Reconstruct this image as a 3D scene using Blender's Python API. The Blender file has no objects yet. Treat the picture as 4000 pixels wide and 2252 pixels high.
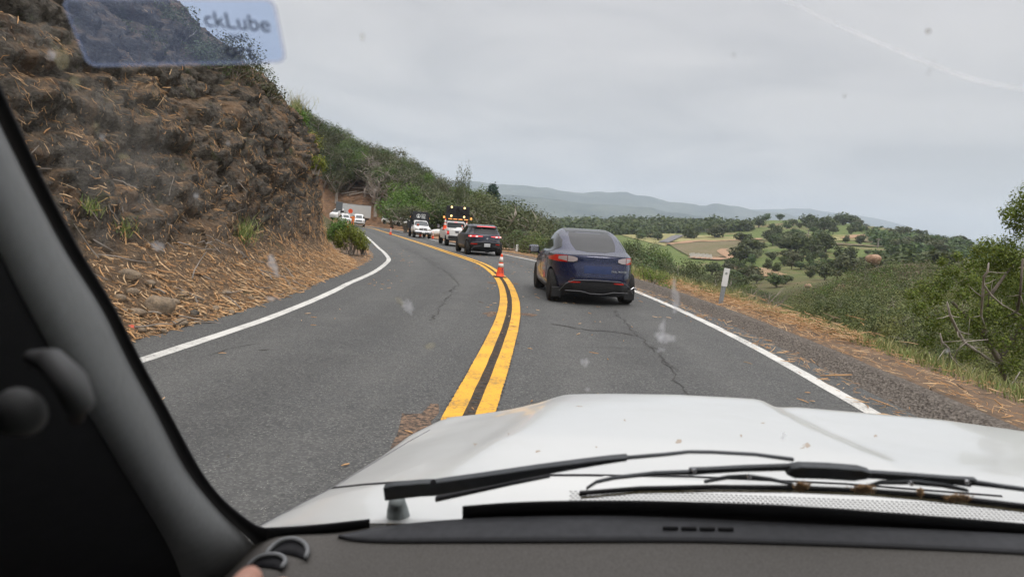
import bpy, bmesh, math, random
import numpy as np
from mathutils import Vector, Matrix
from mathutils.bvhtree import BVHTree

SC = bpy.context.scene
COL = SC.collection
rng = np.random.default_rng(7)
R = math.radians

# ------------------------------------------------------------------ camera
IW, IH, FPX = 4000.0, 2252.0, 2667.0
CAM = np.array([0.0, 0.0, 1.65])
ROLL = R(5.3)
HX, HY = 2000.0, 882.0            # a point of the true horizon in the photograph


def cam_basis():
    dx, dy = HX - IW / 2, HY - IH / 2
    y0 = -dx * math.sin(ROLL) + dy * math.cos(ROLL)
    p = math.atan2(-y0, FPX)
    f = np.array([0, math.cos(p), -math.sin(p)])
    r0 = np.array([1.0, 0, 0]); u0 = np.cross(r0, f)
    r = r0 * math.cos(ROLL) + u0 * math.sin(ROLL)
    u = -r0 * math.sin(ROLL) + u0 * math.cos(ROLL)
    return r, u, f


CR, CU, CF = cam_basis()


def ray(u, v):
    return CR * (u - IW / 2) / FPX - CU * (v - IH / 2) / FPX + CF


def at_y(u, v, Y):
    d = ray(u, v)
    return CAM + d * (Y / d[1])


cam = bpy.data.cameras.new('camera')
cam_o = bpy.data.objects.new('camera', cam)
COL.objects.link(cam_o)
M = Matrix.Identity(4)
for i in range(3):
    M[i][0], M[i][1], M[i][2], M[i][3] = CR[i], CU[i], -CF[i], CAM[i]
cam_o.matrix_world = M
cam.sensor_width = 36; cam.lens = 36 * FPX / IW
cam.clip_start = 0.02; cam.clip_end = 60000
cam.dof.use_dof = True; cam.dof.focus_distance = 16; cam.dof.aperture_fstop = 7.0
SC.camera = cam_o

# ------------------------------------------------------------------ sky and sun
SUN_EL, SUN_AZ = R(52), R(160)     # soft sun behind the cloud, over the right shoulder
world = bpy.data.worlds.new('World'); SC.world = world; world.use_nodes = True
nt = world.node_tree; nt.nodes.clear()
out = nt.nodes.new('ShaderNodeOutputWorld'); bg = nt.nodes.new('ShaderNodeBackground')
sky = nt.nodes.new('ShaderNodeTexSky'); sky.sky_type = 'NISHITA'; sky.sun_disc = False
sky.sun_elevation = SUN_EL; sky.sun_rotation = SUN_AZ; sky.air_density = 1.0
tc = nt.nodes.new('ShaderNodeTexCoord')
sep = nt.nodes.new('ShaderNodeSeparateXYZ'); nt.links.new(tc.outputs['Generated'], sep.inputs[0])


def wmath(op, a, b=None):
    n = nt.nodes.new('ShaderNodeMath'); n.operation = op
    for i, x in enumerate((a, b)):
        if x is None: continue
        if isinstance(x, (int, float)): n.inputs[i].default_value = x
        else: nt.links.new(x, n.inputs[i])
    return n.outputs[0]


zc = wmath('MAXIMUM', sep.outputs['Z'], 0.0)
zz = wmath('ADD', zc, 0.12)
cx = wmath('DIVIDE', sep.outputs['X'], zz); cy = wmath('DIVIDE', sep.outputs['Y'], zz)
comb = nt.nodes.new('ShaderNodeCombineXYZ'); nt.links.new(cx, comb.inputs[0]); nt.links.new(cy, comb.inputs[1])
n1 = nt.nodes.new('ShaderNodeTexNoise'); n1.inputs['Scale'].default_value = 1.05; n1.inputs['Detail'].default_value = 5
n1.inputs['Roughness'].default_value = 0.5; n1.inputs['Distortion'].default_value = 0.6
nt.links.new(comb.outputs[0], n1.inputs['Vector'])
ramp = nt.nodes.new('ShaderNodeValToRGB'); nt.links.new(n1.outputs[0], ramp.inputs[0])
ramp.color_ramp.elements[0].position = 0.36; ramp.color_ramp.elements[0].color = (0.815, 0.80, 0.815, 1)
ramp.color_ramp.elements[1].position = 0.62; ramp.color_ramp.elements[1].color = (1.035, 1.0, 0.995, 1)
zen = wmath('ADD', wmath('MULTIPLY', wmath('POWER', zc, 3.0), 4.6), 1.0)
lum = wmath('MULTIPLY', zen, 6.95)
vm = nt.nodes.new('ShaderNodeVectorMath'); vm.operation = 'SCALE'
nt.links.new(ramp.outputs[0], vm.inputs[0]); nt.links.new(lum, vm.inputs['Scale'])
mx = nt.nodes.new('ShaderNodeMix'); mx.data_type = 'RGBA'; mx.inputs[0].default_value = 0.94
nt.links.new(sky.outputs[0], mx.inputs[6]); nt.links.new(vm.outputs[0], mx.inputs[7])
nt.links.new(mx.outputs[2], bg.inputs[0]); bg.inputs[1].default_value = 0.10
nt.links.new(bg.outputs[0], out.inputs[0])

sun = bpy.data.lights.new('sun', 'SUN'); sun.energy = 1.5; sun.angle = R(14); sun.color = (1.0, 0.95, 0.88)
sun_o = bpy.data.objects.new('sun', sun); COL.objects.link(sun_o)
sd = Vector((math.sin(SUN_AZ) * math.cos(SUN_EL), math.cos(SUN_AZ) * math.cos(SUN_EL), math.sin(SUN_EL)))
sun_o.rotation_euler = sd.to_track_quat('Z', 'Y').to_euler()

SC.view_settings.view_transform = 'Standard'; SC.view_settings.look = 'None'
SC.view_settings.gamma = 1.0; SC.view_settings.use_curve_mapping = False
SC.view_settings.exposure = 0.0
SC.render.engine = 'CYCLES'
SC.cycles.use_denoising = True
SC.cycles.max_bounces = 5; SC.cycles.diffuse_bounces = 2; SC.cycles.glossy_bounces = 2
SC.cycles.transparent_max_bounces = 12; SC.cycles.volume_bounces = 1
SC.cycles.caustics_reflective = False; SC.cycles.caustics_refractive = False

# ------------------------------------------------------------------ helpers


def link(o, parent=None):
    COL.objects.link(o)
    if parent is not None: o.parent = parent
    return o


def tag(o, label=None, cat=None, group=None, kind=None):
    if label: o['label'] = label
    if cat: o['category'] = cat
    if group: o['group'] = group
    if kind: o['kind'] = kind
    return o


def empty(name, loc=(0, 0, 0), rz=0.0, rx=0.0, ry=0.0, s=1.0):
    o = bpy.data.objects.new(name, None); link(o)
    o.empty_display_size = 0.2
    o.location = loc; o.rotation_euler = (rx, ry, rz); o.scale = (s, s, s)
    return o


def mesh_np(name, V, F, mat=None, parent=None, smooth=False, mats=None, mi=None):
    V = np.asarray(V, dtype=np.float32).reshape(-1, 3)
    me = bpy.data.meshes.new(name)
    if isinstance(F, np.ndarray):
        k = F.shape[1]; n = F.shape[0]
        me.vertices.add(len(V)); me.vertices.foreach_set('co', V.ravel())
        me.loops.add(n * k); me.loops.foreach_set('vertex_index', F.astype(np.int32).ravel())
        me.polygons.add(n)
        me.polygons.foreach_set('loop_start', np.arange(0, n * k, k, dtype=np.int32))
        me.polygons.foreach_set('loop_total', np.full(n, k, dtype=np.int32))
        me.update(calc_edges=True)
    else:
        me.from_pydata([tuple(map(float, v)) for v in V], [], [tuple(map(int, f)) for f in F]); me.update()
    if mats:
        for m in mats: me.materials.append(m)
        if mi is not None: me.polygons.foreach_set('material_index', np.asarray(mi, dtype=np.int32))
    elif mat: me.materials.append(mat)
    if smooth: me.polygons.foreach_set('use_smooth', np.ones(len(me.polygons), dtype=bool))
    o = bpy.data.objects.new(name, me); link(o, parent)
    return o


class MB:
    """collects simple solids into one mesh"""
    def __init__(s): s.V = []; s.F = []
    def add(s, V, F):
        b = len(s.V); s.V += [tuple(map(float, v)) for v in V]; s.F += [tuple(i + b for i in f) for f in F]; return s
    def box(s, c, d, rot=None, bev=0.0):
        x, y, z = d[0] / 2, d[1] / 2, d[2] / 2
        if bev > 0:
            P = []
            for sz in (-1, 1):
                for inset, zz in (((bev, z) if sz > 0 else (bev, z)),):
                    pass
            b = min(bev, x * .9, y * .9, z * .9)
            rings = []
            for zz, ins in ((-z, b), (-z + b, 0), (z - b, 0), (z, b)):
                hx, hy = x - ins, y - ins
                c8 = [(hx, -hy + b), (hx, hy - b), (hx - b, hy), (-hx + b, hy), (-hx, hy - b), (-hx, -hy + b), (-hx + b, -hy), (hx - b, -hy)]
                rings.append([(p[0], p[1], zz) for p in c8])
            V = [Vector(p) for r in rings for p in r]
            F = []
            for k in range(3):
                for i in range(8):
                    j = (i + 1) % 8
                    F.append((k * 8 + i, k * 8 + j, (k + 1) * 8 + j, (k + 1) * 8 + i))
            F.append(tuple(range(7, -1, -1))); F.append(tuple(24 + i for i in range(8)))
        else:
            V = [Vector(p) for p in ((-x, -y, -z), (x, -y, -z), (x, y, -z), (-x, y, -z), (-x, -y, z), (x, -y, z), (x, y, z), (-x, y, z))]
            F = [(3, 2, 1, 0), (4, 5, 6, 7), (0, 1, 5, 4), (1, 2, 6, 5), (2, 3, 7, 6), (3, 0, 4, 7)]
        if rot is not None: V = [rot @ v for v in V]
        return s.add([v + Vector(c) for v in V], F)
    def tube(s, pts, rad, n=8, caps=True):
        pts = [Vector(p) for p in pts]
        rad = rad if hasattr(rad, '__len__') else [rad] * len(pts)
        V = []; F = []; up = Vector((0.13, 0.21, 0.97)).normalized()
        for i, p in enumerate(pts):
            t = (pts[min(i + 1, len(pts) - 1)] - pts[max(i - 1, 0)])
            t = t.normalized() if t.length > 0 else Vector((0, 0, 1))
            a = t.cross(up)
            if a.length < .1: a = t.cross(Vector((1, 0, 0)))
            a.normalize(); b = t.cross(a)
            for k in range(n):
                an = 2 * math.pi * k / n
                V.append(p + (a * math.cos(an) + b * math.sin(an)) * rad[i])
        for i in range(len(pts) - 1):
            for k in range(n):
                j = (k + 1) % n
                F.append((i * n + k, i * n + j, (i + 1) * n + j, (i + 1) * n + k))
        if caps:
            F.append(tuple(range(n - 1, -1, -1))); F.append(tuple((len(pts) - 1) * n + k for k in range(n)))
        return s.add(V, F)
    def lathe(s, prof, n=20, c=(0, 0, 0), axis='z'):
        V = []; F = []
        for r, h in prof:
            for k in range(n):
                a = 2 * math.pi * k / n
                p = (r * math.cos(a), r * math.sin(a), h)
                if axis == 'x': p = (h, r * math.cos(a), r * math.sin(a))
                if axis == 'y': p = (r * math.cos(a), h, r * math.sin(a))
                V.append((p[0] + c[0], p[1] + c[1], p[2] + c[2]))
        for i in range(len(prof) - 1):
            for k in range(n):
                j = (k + 1) % n
                F.append((i * n + k, i * n + j, (i + 1) * n + j, (i + 1) * n + k))
        F.append(tuple(range(n - 1, -1, -1))); F.append(tuple((len(prof) - 1) * n + k for k in range(n)))
        return s.add(V, F)
    def build(s, name, mat, parent=None, smooth=False):
        me = bpy.data.meshes.new(name); me.from_pydata(s.V, [], s.F); me.update()
        bm = bmesh.new(); bm.from_mesh(me); bmesh.ops.recalc_face_normals(bm, faces=bm.faces); bm.to_mesh(me); bm.free()
        if mat: me.materials.append(mat)
        if smooth:
            me.polygons.foreach_set('use_smooth', np.ones(len(me.polygons), dtype=bool))
        o = bpy.data.objects.new(name, me); link(o, parent)
        return o


def copy_tree(o, parent=None):
    c = o.copy(); COL.objects.link(c); c.parent = parent
    for ch in o.children: copy_tree(ch, c)
    return c


# ---- vectorised Perlin noise
_perm = np.random.default_rng(3).permutation(256); _perm = np.concatenate([_perm, _perm])
_g = np.random.default_rng(4).normal(size=(256, 3)); _g /= np.linalg.norm(_g, axis=1)[:, None]


def perlin(P):
    P = np.asarray(P, float); I = np.floor(P).astype(int); f = P - I; I &= 255
    w = f * f * f * (f * (f * 6 - 15) + 10); r = np.zeros(P.shape[:-1])
    for dx in (0, 1):
        for dy in (0, 1):
            for dz in (0, 1):
                h = _perm[_perm[_perm[I[..., 0] + dx] + I[..., 1] + dy] + I[..., 2] + dz]
                g = _g[h]
                d = (g * (f - [dx, dy, dz])).sum(-1)
                ww = (w[..., 0] if dx else 1 - w[..., 0]) * (w[..., 1] if dy else 1 - w[..., 1]) * (w[..., 2] if dz else 1 - w[..., 2])
                r += ww * d
    return r


def fbm(P, o=4, ridged=False, gain=.5):
    a = 1.0; s = 0; t = 0; P = np.asarray(P, float)
    for k in range(o):
        n = perlin(P * 2 ** k + 17.3 * k)
        if ridged: n = 0.5 - np.abs(n) * 2
        s = s + a * n; t += a; a *= gain
    return s / t * 1.6


def facets(P, cell, seed=0):
    """broken planes: every cell of a jittered lattice has its own tilt and step; returns height, edge distance"""
    Q = np.asarray(P, float) / cell; sh = Q.shape[:-1]; Q = Q.reshape(-1, 3); I = np.floor(Q).astype(int)
    best = np.full(len(Q), 9.0); sec = np.full(len(Q), 9.0); val = np.zeros(len(Q))
    rr = np.random.default_rng(seed); J = rr.random((512, 3)); T = rr.normal(size=(512, 3)); B = rr.normal(size=512)
    for dx in (-1, 0, 1):
        for dy in (-1, 0, 1):
            for dz in (-1, 0, 1):
                C = I + [dx, dy, dz]; h = (_perm[(_perm[(_perm[C[:, 0] & 255] + C[:, 1]) & 255] + C[:, 2]) & 255] * 2 + (C[:, 0] & 1)) % 512
                D = Q - (C + J[h]); d = np.sqrt((D * D).sum(1)); v = (D * T[h]).sum(1) * .55 + B[h] * .5
                m = d < best; sec = np.where(m, best, np.minimum(sec, d)); val = np.where(m, v, val); best = np.where(m, d, best)
    return val.reshape(sh), (sec - best).reshape(sh)


def sm(t):
    t = np.clip(t, 0, 1); return t * t * (3 - 2 * t)


# ---- materials
class Mat:
    def __init__(s, name, rough=.7, spec=.3, metal=0.0, coat=0.0):
        s.m = bpy.data.materials.new(name); s.m.use_nodes = True; s.t = s.m.node_tree
        s.b = s.t.nodes['Principled BSDF']
        s.b.inputs['Roughness'].default_value = rough; s.b.inputs['Specular IOR Level'].default_value = spec
        s.b.inputs['Metallic'].default_value = metal; s.b.inputs['Coat Weight'].default_value = coat
        s.b.inputs['Coat Roughness'].default_value = .05
        s.tc = None
    def n(s, t): return s.t.nodes.new(t)
    def l(s, a, b): s.t.links.new(a, b)
    def coord(s, kind='Object'):
        if s.tc is None: s.tc = s.n('ShaderNodeTexCoord')
        return s.tc.outputs[kind]
    def noise(s, scale, detail=4, rough=.55, vec=None, dist=0.0):
        n = s.n('ShaderNodeTexNoise'); n.inputs['Scale'].default_value = scale; n.inputs['Detail'].default_value = detail
        n.inputs['Roughness'].default_value = rough; n.inputs['Distortion'].default_value = dist
        s.l(vec if vec is not None else s.coord(), n.inputs['Vector']); return n.outputs[0]
    def voro(s, scale, feature='F1', vec=None, out='Distance'):
        n = s.n('ShaderNodeTexVoronoi'); n.feature = feature; n.inputs['Scale'].default_value = scale
        s.l(vec if vec is not None else s.coord(), n.inputs['Vector']); return n.outputs[out]
    def scale(s, v, vec=None):
        n = s.n('ShaderNodeMapping'); n.inputs['Scale'].default_value = v; s.l(vec if vec is not None else s.coord(), n.inputs[0]); return n.outputs[0]
    def ramp(s, fac, stops):
        n = s.n('ShaderNodeValToRGB'); s.l(fac, n.inputs[0]); e = n.color_ramp.elements
        while len(e) < len(stops): e.new(.5)
        for i, (p, c) in enumerate(stops):
            e[i].position = p; e[i].color = (*c, 1) if len(c) == 3 else c
        return n.outputs[0]
    def val(s, fac, a, b, c0=0.0, c1=1.0):
        n = s.n('ShaderNodeMapRange'); s.l(fac, n.inputs[0]); n.inputs[1].default_value = a; n.inputs[2].default_value = b
        n.inputs[3].default_value = c0; n.inputs[4].default_value = c1; return n.outputs[0]
    def math(s, op, a, b=0.0):
        n = s.n('ShaderNodeMath'); n.operation = op
        for i, x in enumerate((a, b)):
            if isinstance(x, (int, float)): n.inputs[i].default_value = x
            else: s.l(x, n.inputs[i])
        return n.outputs[0]
    def mix(s, fac, a, b, mode='MIX'):
        n = s.n('ShaderNodeMix'); n.data_type = 'RGBA'; n.blend_type = mode
        for i, x in ((0, fac), (6, a), (7, b)):
            if isinstance(x, (int, float)): n.inputs[i].default_value = x
            elif isinstance(x, tuple): n.inputs[i].default_value = (*x, 1)
            else: s.l(x, n.inputs[i])
        return n.outputs[2]
    def base(s, c):
        if isinstance(c, tuple): s.b.inputs['Base Color'].default_value = (*c, 1)
        else: s.l(c, s.b.inputs['Base Color'])
        return s
    def bump(s, h, strength=.3, dist=.02):
        n = s.n('ShaderNodeBump'); n.inputs['Strength'].default_value = strength; n.inputs['Distance'].default_value = dist
        s.l(h, n.inputs['Height']); s.l(n.outputs[0], s.b.inputs['Normal']); return s
    def emit(s, c, e):
        s.b.inputs['Emission Color'].default_value = (*c, 1); s.b.inputs['Emission Strength'].default_value = e; return s


def plain(name, c, rough=.6, spec=.3, metal=0, coat=0, var=.12, vs=6.0):
    m = Mat(name, rough, spec, metal, coat)
    n = m.noise(vs, 4)
    m.base(m.mix(m.val(n, .3, .7), tuple(x * (1 - var) for x in c), tuple(min(1, x * (1 + var)) for x in c)))
    return m.m


def leafmat(name, c1, c2, hue=.03, val=.5, transl=.25, vary=None):
    c1 = tuple(x * 1.25 for x in c1); c2 = tuple(x * 1.25 for x in c2)
    m = Mat(name, .55, .25)
    oi = m.n('ShaderNodeObjectInfo'); geo = m.n('ShaderNodeNewGeometry')
    c = m.mix(geo.outputs['Random Per Island'], c1, c2)
    hs = m.n('ShaderNodeHueSaturation'); m.l(c, hs.inputs['Color'])
    m.l(m.val(oi.outputs['Random'], 0, 1, .5 - hue, .5 + hue), hs.inputs['Hue'])
    m.l(m.val(oi.outputs['Random'], 0, 1, 1 - val * .55, 1 + val * .6), hs.inputs['Value'])
    hs.inputs['Saturation'].default_value = 1.1
    if vary:
        nn = m.noise(.35, 3, .6); c2 = m.mix(m.val(nn, .42, .62, 0, .75), c, vary); m.l(c2, hs.inputs['Color'])
        c3 = m.mix(m.val(m.noise(.9, 3, .6), .55, .68, 0, .6), c2, (.16, .13, .085)); m.l(c3, hs.inputs['Color'])
    m.l(hs.outputs[0], m.b.inputs['Base Color'])
    tr = m.n('ShaderNodeBsdfTranslucent'); m.l(hs.outputs[0], tr.inputs[0])
    ms = m.n('ShaderNodeMixShader'); ms.inputs[0].default_value = transl
    m.l(m.b.outputs[0], ms.inputs[1]); m.l(tr.outputs[0], ms.inputs[2])
    m.l(ms.outputs[0], m.t.nodes['Material Output'].inputs[0])
    return m.m


# ------------------------------------------------------------------ the road's line (metres, camera at the origin)
s_ = 1.5534
YEL = [(1180, 1040), (1215, 965), (1245, 890), (1272, 820), (1282, 770), (1278, 735), (1265, 705), (1245, 685), (1215, 665), (1175, 650), (1120, 632), (1060, 612), (1000, 593), (960, 581), (925, 572)]


def zr(y): return -0.6 * sm((np.asarray(y, float) - 16) / 70)


def gnd(u, v, z):
    d = ray(u, v); return CAM + d * ((z - CAM[2]) / d[2])


def unz(u, v, zf):
    z = 0.0
    for _ in range(30):
        p = gnd(u, v, z); z = .5 * z + .5 * float(zf(p[0], p[1]))
    return np.array([p[0], p[1], z])


_c = [unz(u * s_, v * s_, lambda x, y: zr(y)) for u, v in YEL]
CTRL = np.vstack([[-2.6, -40, 0], [-1.3, -20, 0], [-.9, -8, 0], [-.55, 0, 0], [-.36, 3.5, 0], np.array(_c), [-31, 113, -.6], [-44, 118, -.6], [-70, 120, -.6], [-110, 112, -.6]])


def resample(P, step=.5, smooth=6):
    P = np.asarray(P, float)[:, :2]
    d = np.r_[0, np.cumsum(np.hypot(*np.diff(P, axis=0).T))]
    # Catmull-Rom through the points
    out = []
    for i in range(len(P) - 1):
        p0, p1, p2, p3 = P[max(i - 1, 0)], P[i], P[i + 1], P[min(i + 2, len(P) - 1)]
        n = max(2, int((d[i + 1] - d[i]) / step))
        for k in range(n):
            t = k / n
            out.append(.5 * ((2 * p1) + (-p0 + p2) * t + (2 * p0 - 5 * p1 + 4 * p2 - p3) * t * t + (-p0 + 3 * p1 - 3 * p2 + p3) * t ** 3))
    out.append(P[-1]); Q = np.array(out)
    for _ in range(smooth):
        Q[1:-1] = .25 * Q[:-2] + .5 * Q[1:-1] + .25 * Q[2:]
    d = np.r_[0, np.cumsum(np.hypot(*np.diff(Q, axis=0).T))]
    s = np.arange(0, d[-1], step)
    return np.c_[np.interp(s, d, Q[:, 0]), np.interp(s, d, Q[:, 1])]


CL = resample(CTRL, .4)
TAN = np.gradient(CL, axis=0); TAN /= np.hypot(*TAN.T)[:, None]
NRM = np.c_[TAN[:, 1], -TAN[:, 0]]          # points to the right
NCL = len(CL)


def bank(y): return 0.035 * (1 - sm((np.asarray(y, float) - 35) / 40)) * sm((np.asarray(y, float) + 30) / 30)


def dcl(x, y):
    """signed distance right of the centre line, and its station index"""
    x = np.asarray(x, float); y = np.asarray(y, float); sh = x.shape
    x = x.ravel(); y = y.ravel(); D = np.empty(len(x)); K = np.empty(len(x), int)
    for a in range(0, len(x), 4000):
        dx = x[a:a + 4000, None] - CL[None, :, 0]; dy = y[a:a + 4000, None] - CL[None, :, 1]
        k = np.argmin(dx * dx + dy * dy, axis=1); r = np.arange(len(k))
        D[a:a + 4000] = dx[r, k] * NRM[k, 0] + dy[r, k] * NRM[k, 1]
        far = np.hypot(dx[r, k], dy[r, k])
        D[a:a + 4000] = np.sign(D[a:a + 4000]) * np.maximum(np.abs(D[a:a + 4000]), far * .999)
        K[a:a + 4000] = k
    return D.reshape(sh), K.reshape(sh)


def zroad(x, y):
    D, K = dcl(x, y)
    return zr(CL[K, 1]) + bank(CL[K, 1]) * np.clip(D, -6, 6)


ZC = zr(CL[:, 1]); BK = bank(CL[:, 1])
# edge line offsets from the centre line
YS = CL[:, 1]
LOFF = -np.interp(YS, [0, 10, 17, 26, 36, 50], [3.6, 3.66, 3.97, 3.89, 3.72, 3.8])
ROFF = np.interp(YS, [0, 10, 19, 33, 40, 65, 80], [3.9, 3.9, 3.72, 3.54, 3.35, 3.2, 3.3])


def edge_pt(k, off, dz=0.0):
    p = CL[k] + NRM[k] * off
    return np.array([p[0], p[1], ZC[k] + BK[k] * np.clip(off, -6, 6) + dz])


def ribbon(name, k0, k1, offs, dz, mat, cols=None, parent=None, thick=None, wob=0.0):
    """a strip along the road between two arrays of offsets; offs = list of arrays (len NCL) across"""
    ks = np.arange(k0, k1); m = len(offs)
    V = []
    for j, (of, z) in enumerate(zip(offs, dz)):
        of = np.broadcast_to(of, (NCL,))[ks]
        if wob:
            of = of + wob * fbm(np.c_[CL[ks] * 3.1, np.full(len(ks), j * 5.0)], 3)
        p = CL[ks] + NRM[ks] * of[:, None]
        z = np.broadcast_to(z, (NCL,))[ks] if not callable(z) else z(ks)
        V.append(np.c_[p, ZC[ks] + BK[ks] * np.clip(of, -6, 6) + z])
    V = np.stack(V, 1).reshape(-1, 3)
    n = len(ks); I = np.arange(n * m).reshape(n, m)
    F = np.stack([I[:-1, :-1], I[:-1, 1:], I[1:, 1:], I[1:, :-1]], -1).reshape(-1, 4)
    return mesh_np(name, V, F, mat, parent)


K0 = int(np.argmin(np.abs(YS + 12))); K1 = NCL - 1
def kat(y): return int(np.argmin(np.abs(YS[:int(NCL * .8)] - y)))

# ------------------------------------------------------------------ terrain
TP = [  # (pixel u, pixel v, forward distance) -> a ground point
    # the spur of scrub on the right
    (3000, 1235, 45), (3000, 1180, 70), (3200, 1280, 30), (3200, 1200, 50), (3200, 1160, 72), (3330, 1085, 74), (3408, 1040, 68), (3500, 1385, 24), (3500, 1240, 38), (3500, 1125, 55), (3500, 1050, 78),
    (3800, 1500, 20), (3800, 1290, 32), (3800, 1140, 50), (3800, 1060, 75), (4200, 1560, 18), (4200, 1250, 40), (4200, 1120, 75),
    # the valley beyond, meadows and hills
    (2900, 1130, 110), (3300, 1100, 130), (3700, 1085, 140), (4100, 1080, 150),
    (2700, 1075, 150), (3000, 1080, 190), (3400, 1050, 220), (3800, 1030, 260),
    (2700, 1035, 260), (3100, 985, 270), (3500, 985, 300), (3900, 1010, 340),
    (2500, 950, 380), (2800, 950, 380), (3200, 915, 420), (3600, 940, 420), (4000, 990, 480),
    (2500, 905, 520), (2800, 890, 560), (3100, 862, 600), (3300, 872, 600), (3550, 905, 560), (3850, 965, 600),
    (2300, 880, 800), (2500, 868, 850), (2700, 878, 900), (3000, 905, 900), (3250, 930, 900), (3600, 975, 900), (4000, 1020, 900),
    (2100, 880, 700), (1900, 880, 700), (2200, 950, 400), (2050, 960, 250),
    # wooded slope below the road, middle of the picture
    (2350, 1075, 90), (2550, 1120, 75), (2200, 1050, 90), (2000, 985, 120), (2350, 1040, 150), (2600, 1080, 130),
    # the hill on the left, beyond the bend
    (1300, 845, 122), (1500, 862, 122), (1300, 760, 136), (1420, 790, 136), (1530, 815, 134), (1300, 650, 155), (1500, 700, 155), (1650, 770, 150), (1800, 815, 150),
    (1160, 560, 160), (1000, 480, 175), (1250, 545, 180), (1450, 625, 185), (1650, 715, 180), (1850, 790, 175), (600, 300, 190),
    (1250, 640, 260), (1600, 780, 260), (1900, 870, 240), (800, 500, 260),
    (1250, 800, 500), (1700, 860, 500), (800, 760, 500),
]
WP = [  # plain world points (x, y, z)
    (0, -60, -2), (40, -40, -14), (-60, -60, 25), (60, 10, -12), (-60, 20, 24), (-60, 60, 22), (-100, 100, 30), (-30, 70, 11), (-40, 90, 9),
    (120, 60, -15), (150, -100, -20), (-200, 0, 60), (-200, 200, 60), (0, -300, 20), (300, -200, -40), (-600, 0, 80), (-600, 600, 40), (0, -1200, 0), (1500, 0, -40),
    (0, 1300, -55), (500, 1300, -50), (-500, 1300, -50), (1200, 1200, -45), (1500, 2500, -60), (0, 2500, -60), (-1500, 2500, -60), (0, 6000, -60), (4000, 5000, -60), (-4000, 5000, -60), (5000, -3000, -40), (-5000, -3000, 0), (0, 12500, -60), (9000, 9000, -60), (-9000, 9000, -60),
    (-9000, 0, -30), (9000, 0, -60), (0, -9000, -30), (14, 42, -6), (14, 62, -7.5), (8, 80, -7.5), (2, 100, -6.5), (11, 30, -4.5), (22, 80, -7.5),
]
LOW = {(2350, 1075, 90): 5, (2550, 1120, 75): 6, (2200, 1050, 90): 5, (2000, 985, 120): 3, (2350, 1040, 150): 4, (2600, 1080, 130): 5, (2700, 1075, 150): 4, (2900, 1130, 110): 4, (3000, 1235, 45): 3, (3000, 1180, 70): 3, (2050, 960, 250): 3, (2700, 1035, 260): 2}
TPW = np.array([at_y(u, v, Y) - np.array([0, 0, LOW.get((u, v, Y), 0)]) for u, v, Y in TP] + [list(p) for p in WP])


def qmap(x, y):
    r = np.hypot(x, y) + 1e-6; k = np.log1p(r / 22.0) / r
    return np.stack([x * k, y * k], -1)


_Q = qmap(TPW[:, 0], TPW[:, 1]); _r0 = np.hypot(TPW[:, 0], TPW[:, 1])
_W = TPW[:, 2] / (_r0 + 20)
_A = np.linalg.norm(_Q[:, None] - _Q[None], axis=-1); _A = _A ** 2 * np.log(_A + 1e-9)
_n = len(_Q); _B = np.zeros((_n + 3, _n + 3)); _B[:_n, :_n] = _A + np.eye(_n) * 2e-3; _B[:_n, _n] = 1; _B[:_n, _n + 1:] = _Q
_B[_n, :_n] = 1; _B[_n + 1:, :_n] = _Q.T
_C = np.linalg.solve(_B, np.r_[_W, 0, 0, 0])


def rbf(x, y):
    x = np.asarray(x, float); y = np.asarray(y, float); sh = x.shape; q = qmap(x.ravel(), y.ravel()); o = np.empty(len(q))
    for a in range(0, len(q), 20000):
        d = np.linalg.norm(q[a:a + 20000, None] - _Q[None], axis=-1)
        o[a:a + 20000] = (d * d * np.log(d + 1e-9)) @ _C[:_n] + _C[_n] + q[a:a + 20000] @ _C[_n + 1:]
    return (o * (np.hypot(x.ravel(), y.ravel()) + 20)).reshape(sh)


def terrain(x, y):
    x = np.asarray(x, float); y = np.asarray(y, float)
    D, K = dcl(np.clip(x, -140, 140), np.clip(y, -60, 160))
    far = np.hypot(x - np.clip(x, -140, 140), y - np.clip(y, -60, 160))
    zrd = ZC[K] + BK[K] * np.clip(D, -6, 6)
    zt = rbf(x, y)
    r = np.hypot(x, y)
    zt = zt + fbm(np.stack([x / 45., y / 45., x * 0], -1), 3) * np.minimum(2.2, r * .02)
    dr = D - ROFF[K]; dl = -(D - LOFF[K])
    wide = sm((CL[K, 1] - 60) / 12) * 5.0        # the dirt pull-out on the right where the trucks stand
    a = np.maximum(dr - 1.6 - wide, 0)
    right = zrd - .06 - np.minimum(a * .5, 6 + a * .1)
    w = sm((a - 5) / 16)
    zR = right * (1 - w) + zt * w
    al = np.maximum(dl - 1.2, 0)
    wl = sm((al - .5) / 14)
    zL = (zrd - .12 + np.minimum(al * .5, 20)) * (1 - wl) + zt * wl
    z = np.where(D > 0, zR, zL)
    near = (dr < 1.6 + wide) & (dl < 1.2)
    z = np.where(near, zrd - .12 - .02 * np.abs(D), z)
    # under the cut on the left the ground stays below the rock
    cut = (D < -4.6) & (CL[K, 1] < 46)
    z = np.where(cut, np.minimum(z, zrd - .3 + np.maximum(-D - 5.5, 0) * .35), z)
    z = np.where(far > 0, zt, z)
    return z


_GT = np.linspace(-.8, .95, 520); _GL = np.linspace(math.log(4.0), math.log(5000.0), 460)
_TT, _LL = np.meshgrid(_GT, _GL, indexing='ij')
_GZ = terrain(np.sin(_TT) * np.exp(_LL), np.cos(_TT) * np.exp(_LL))


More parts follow.
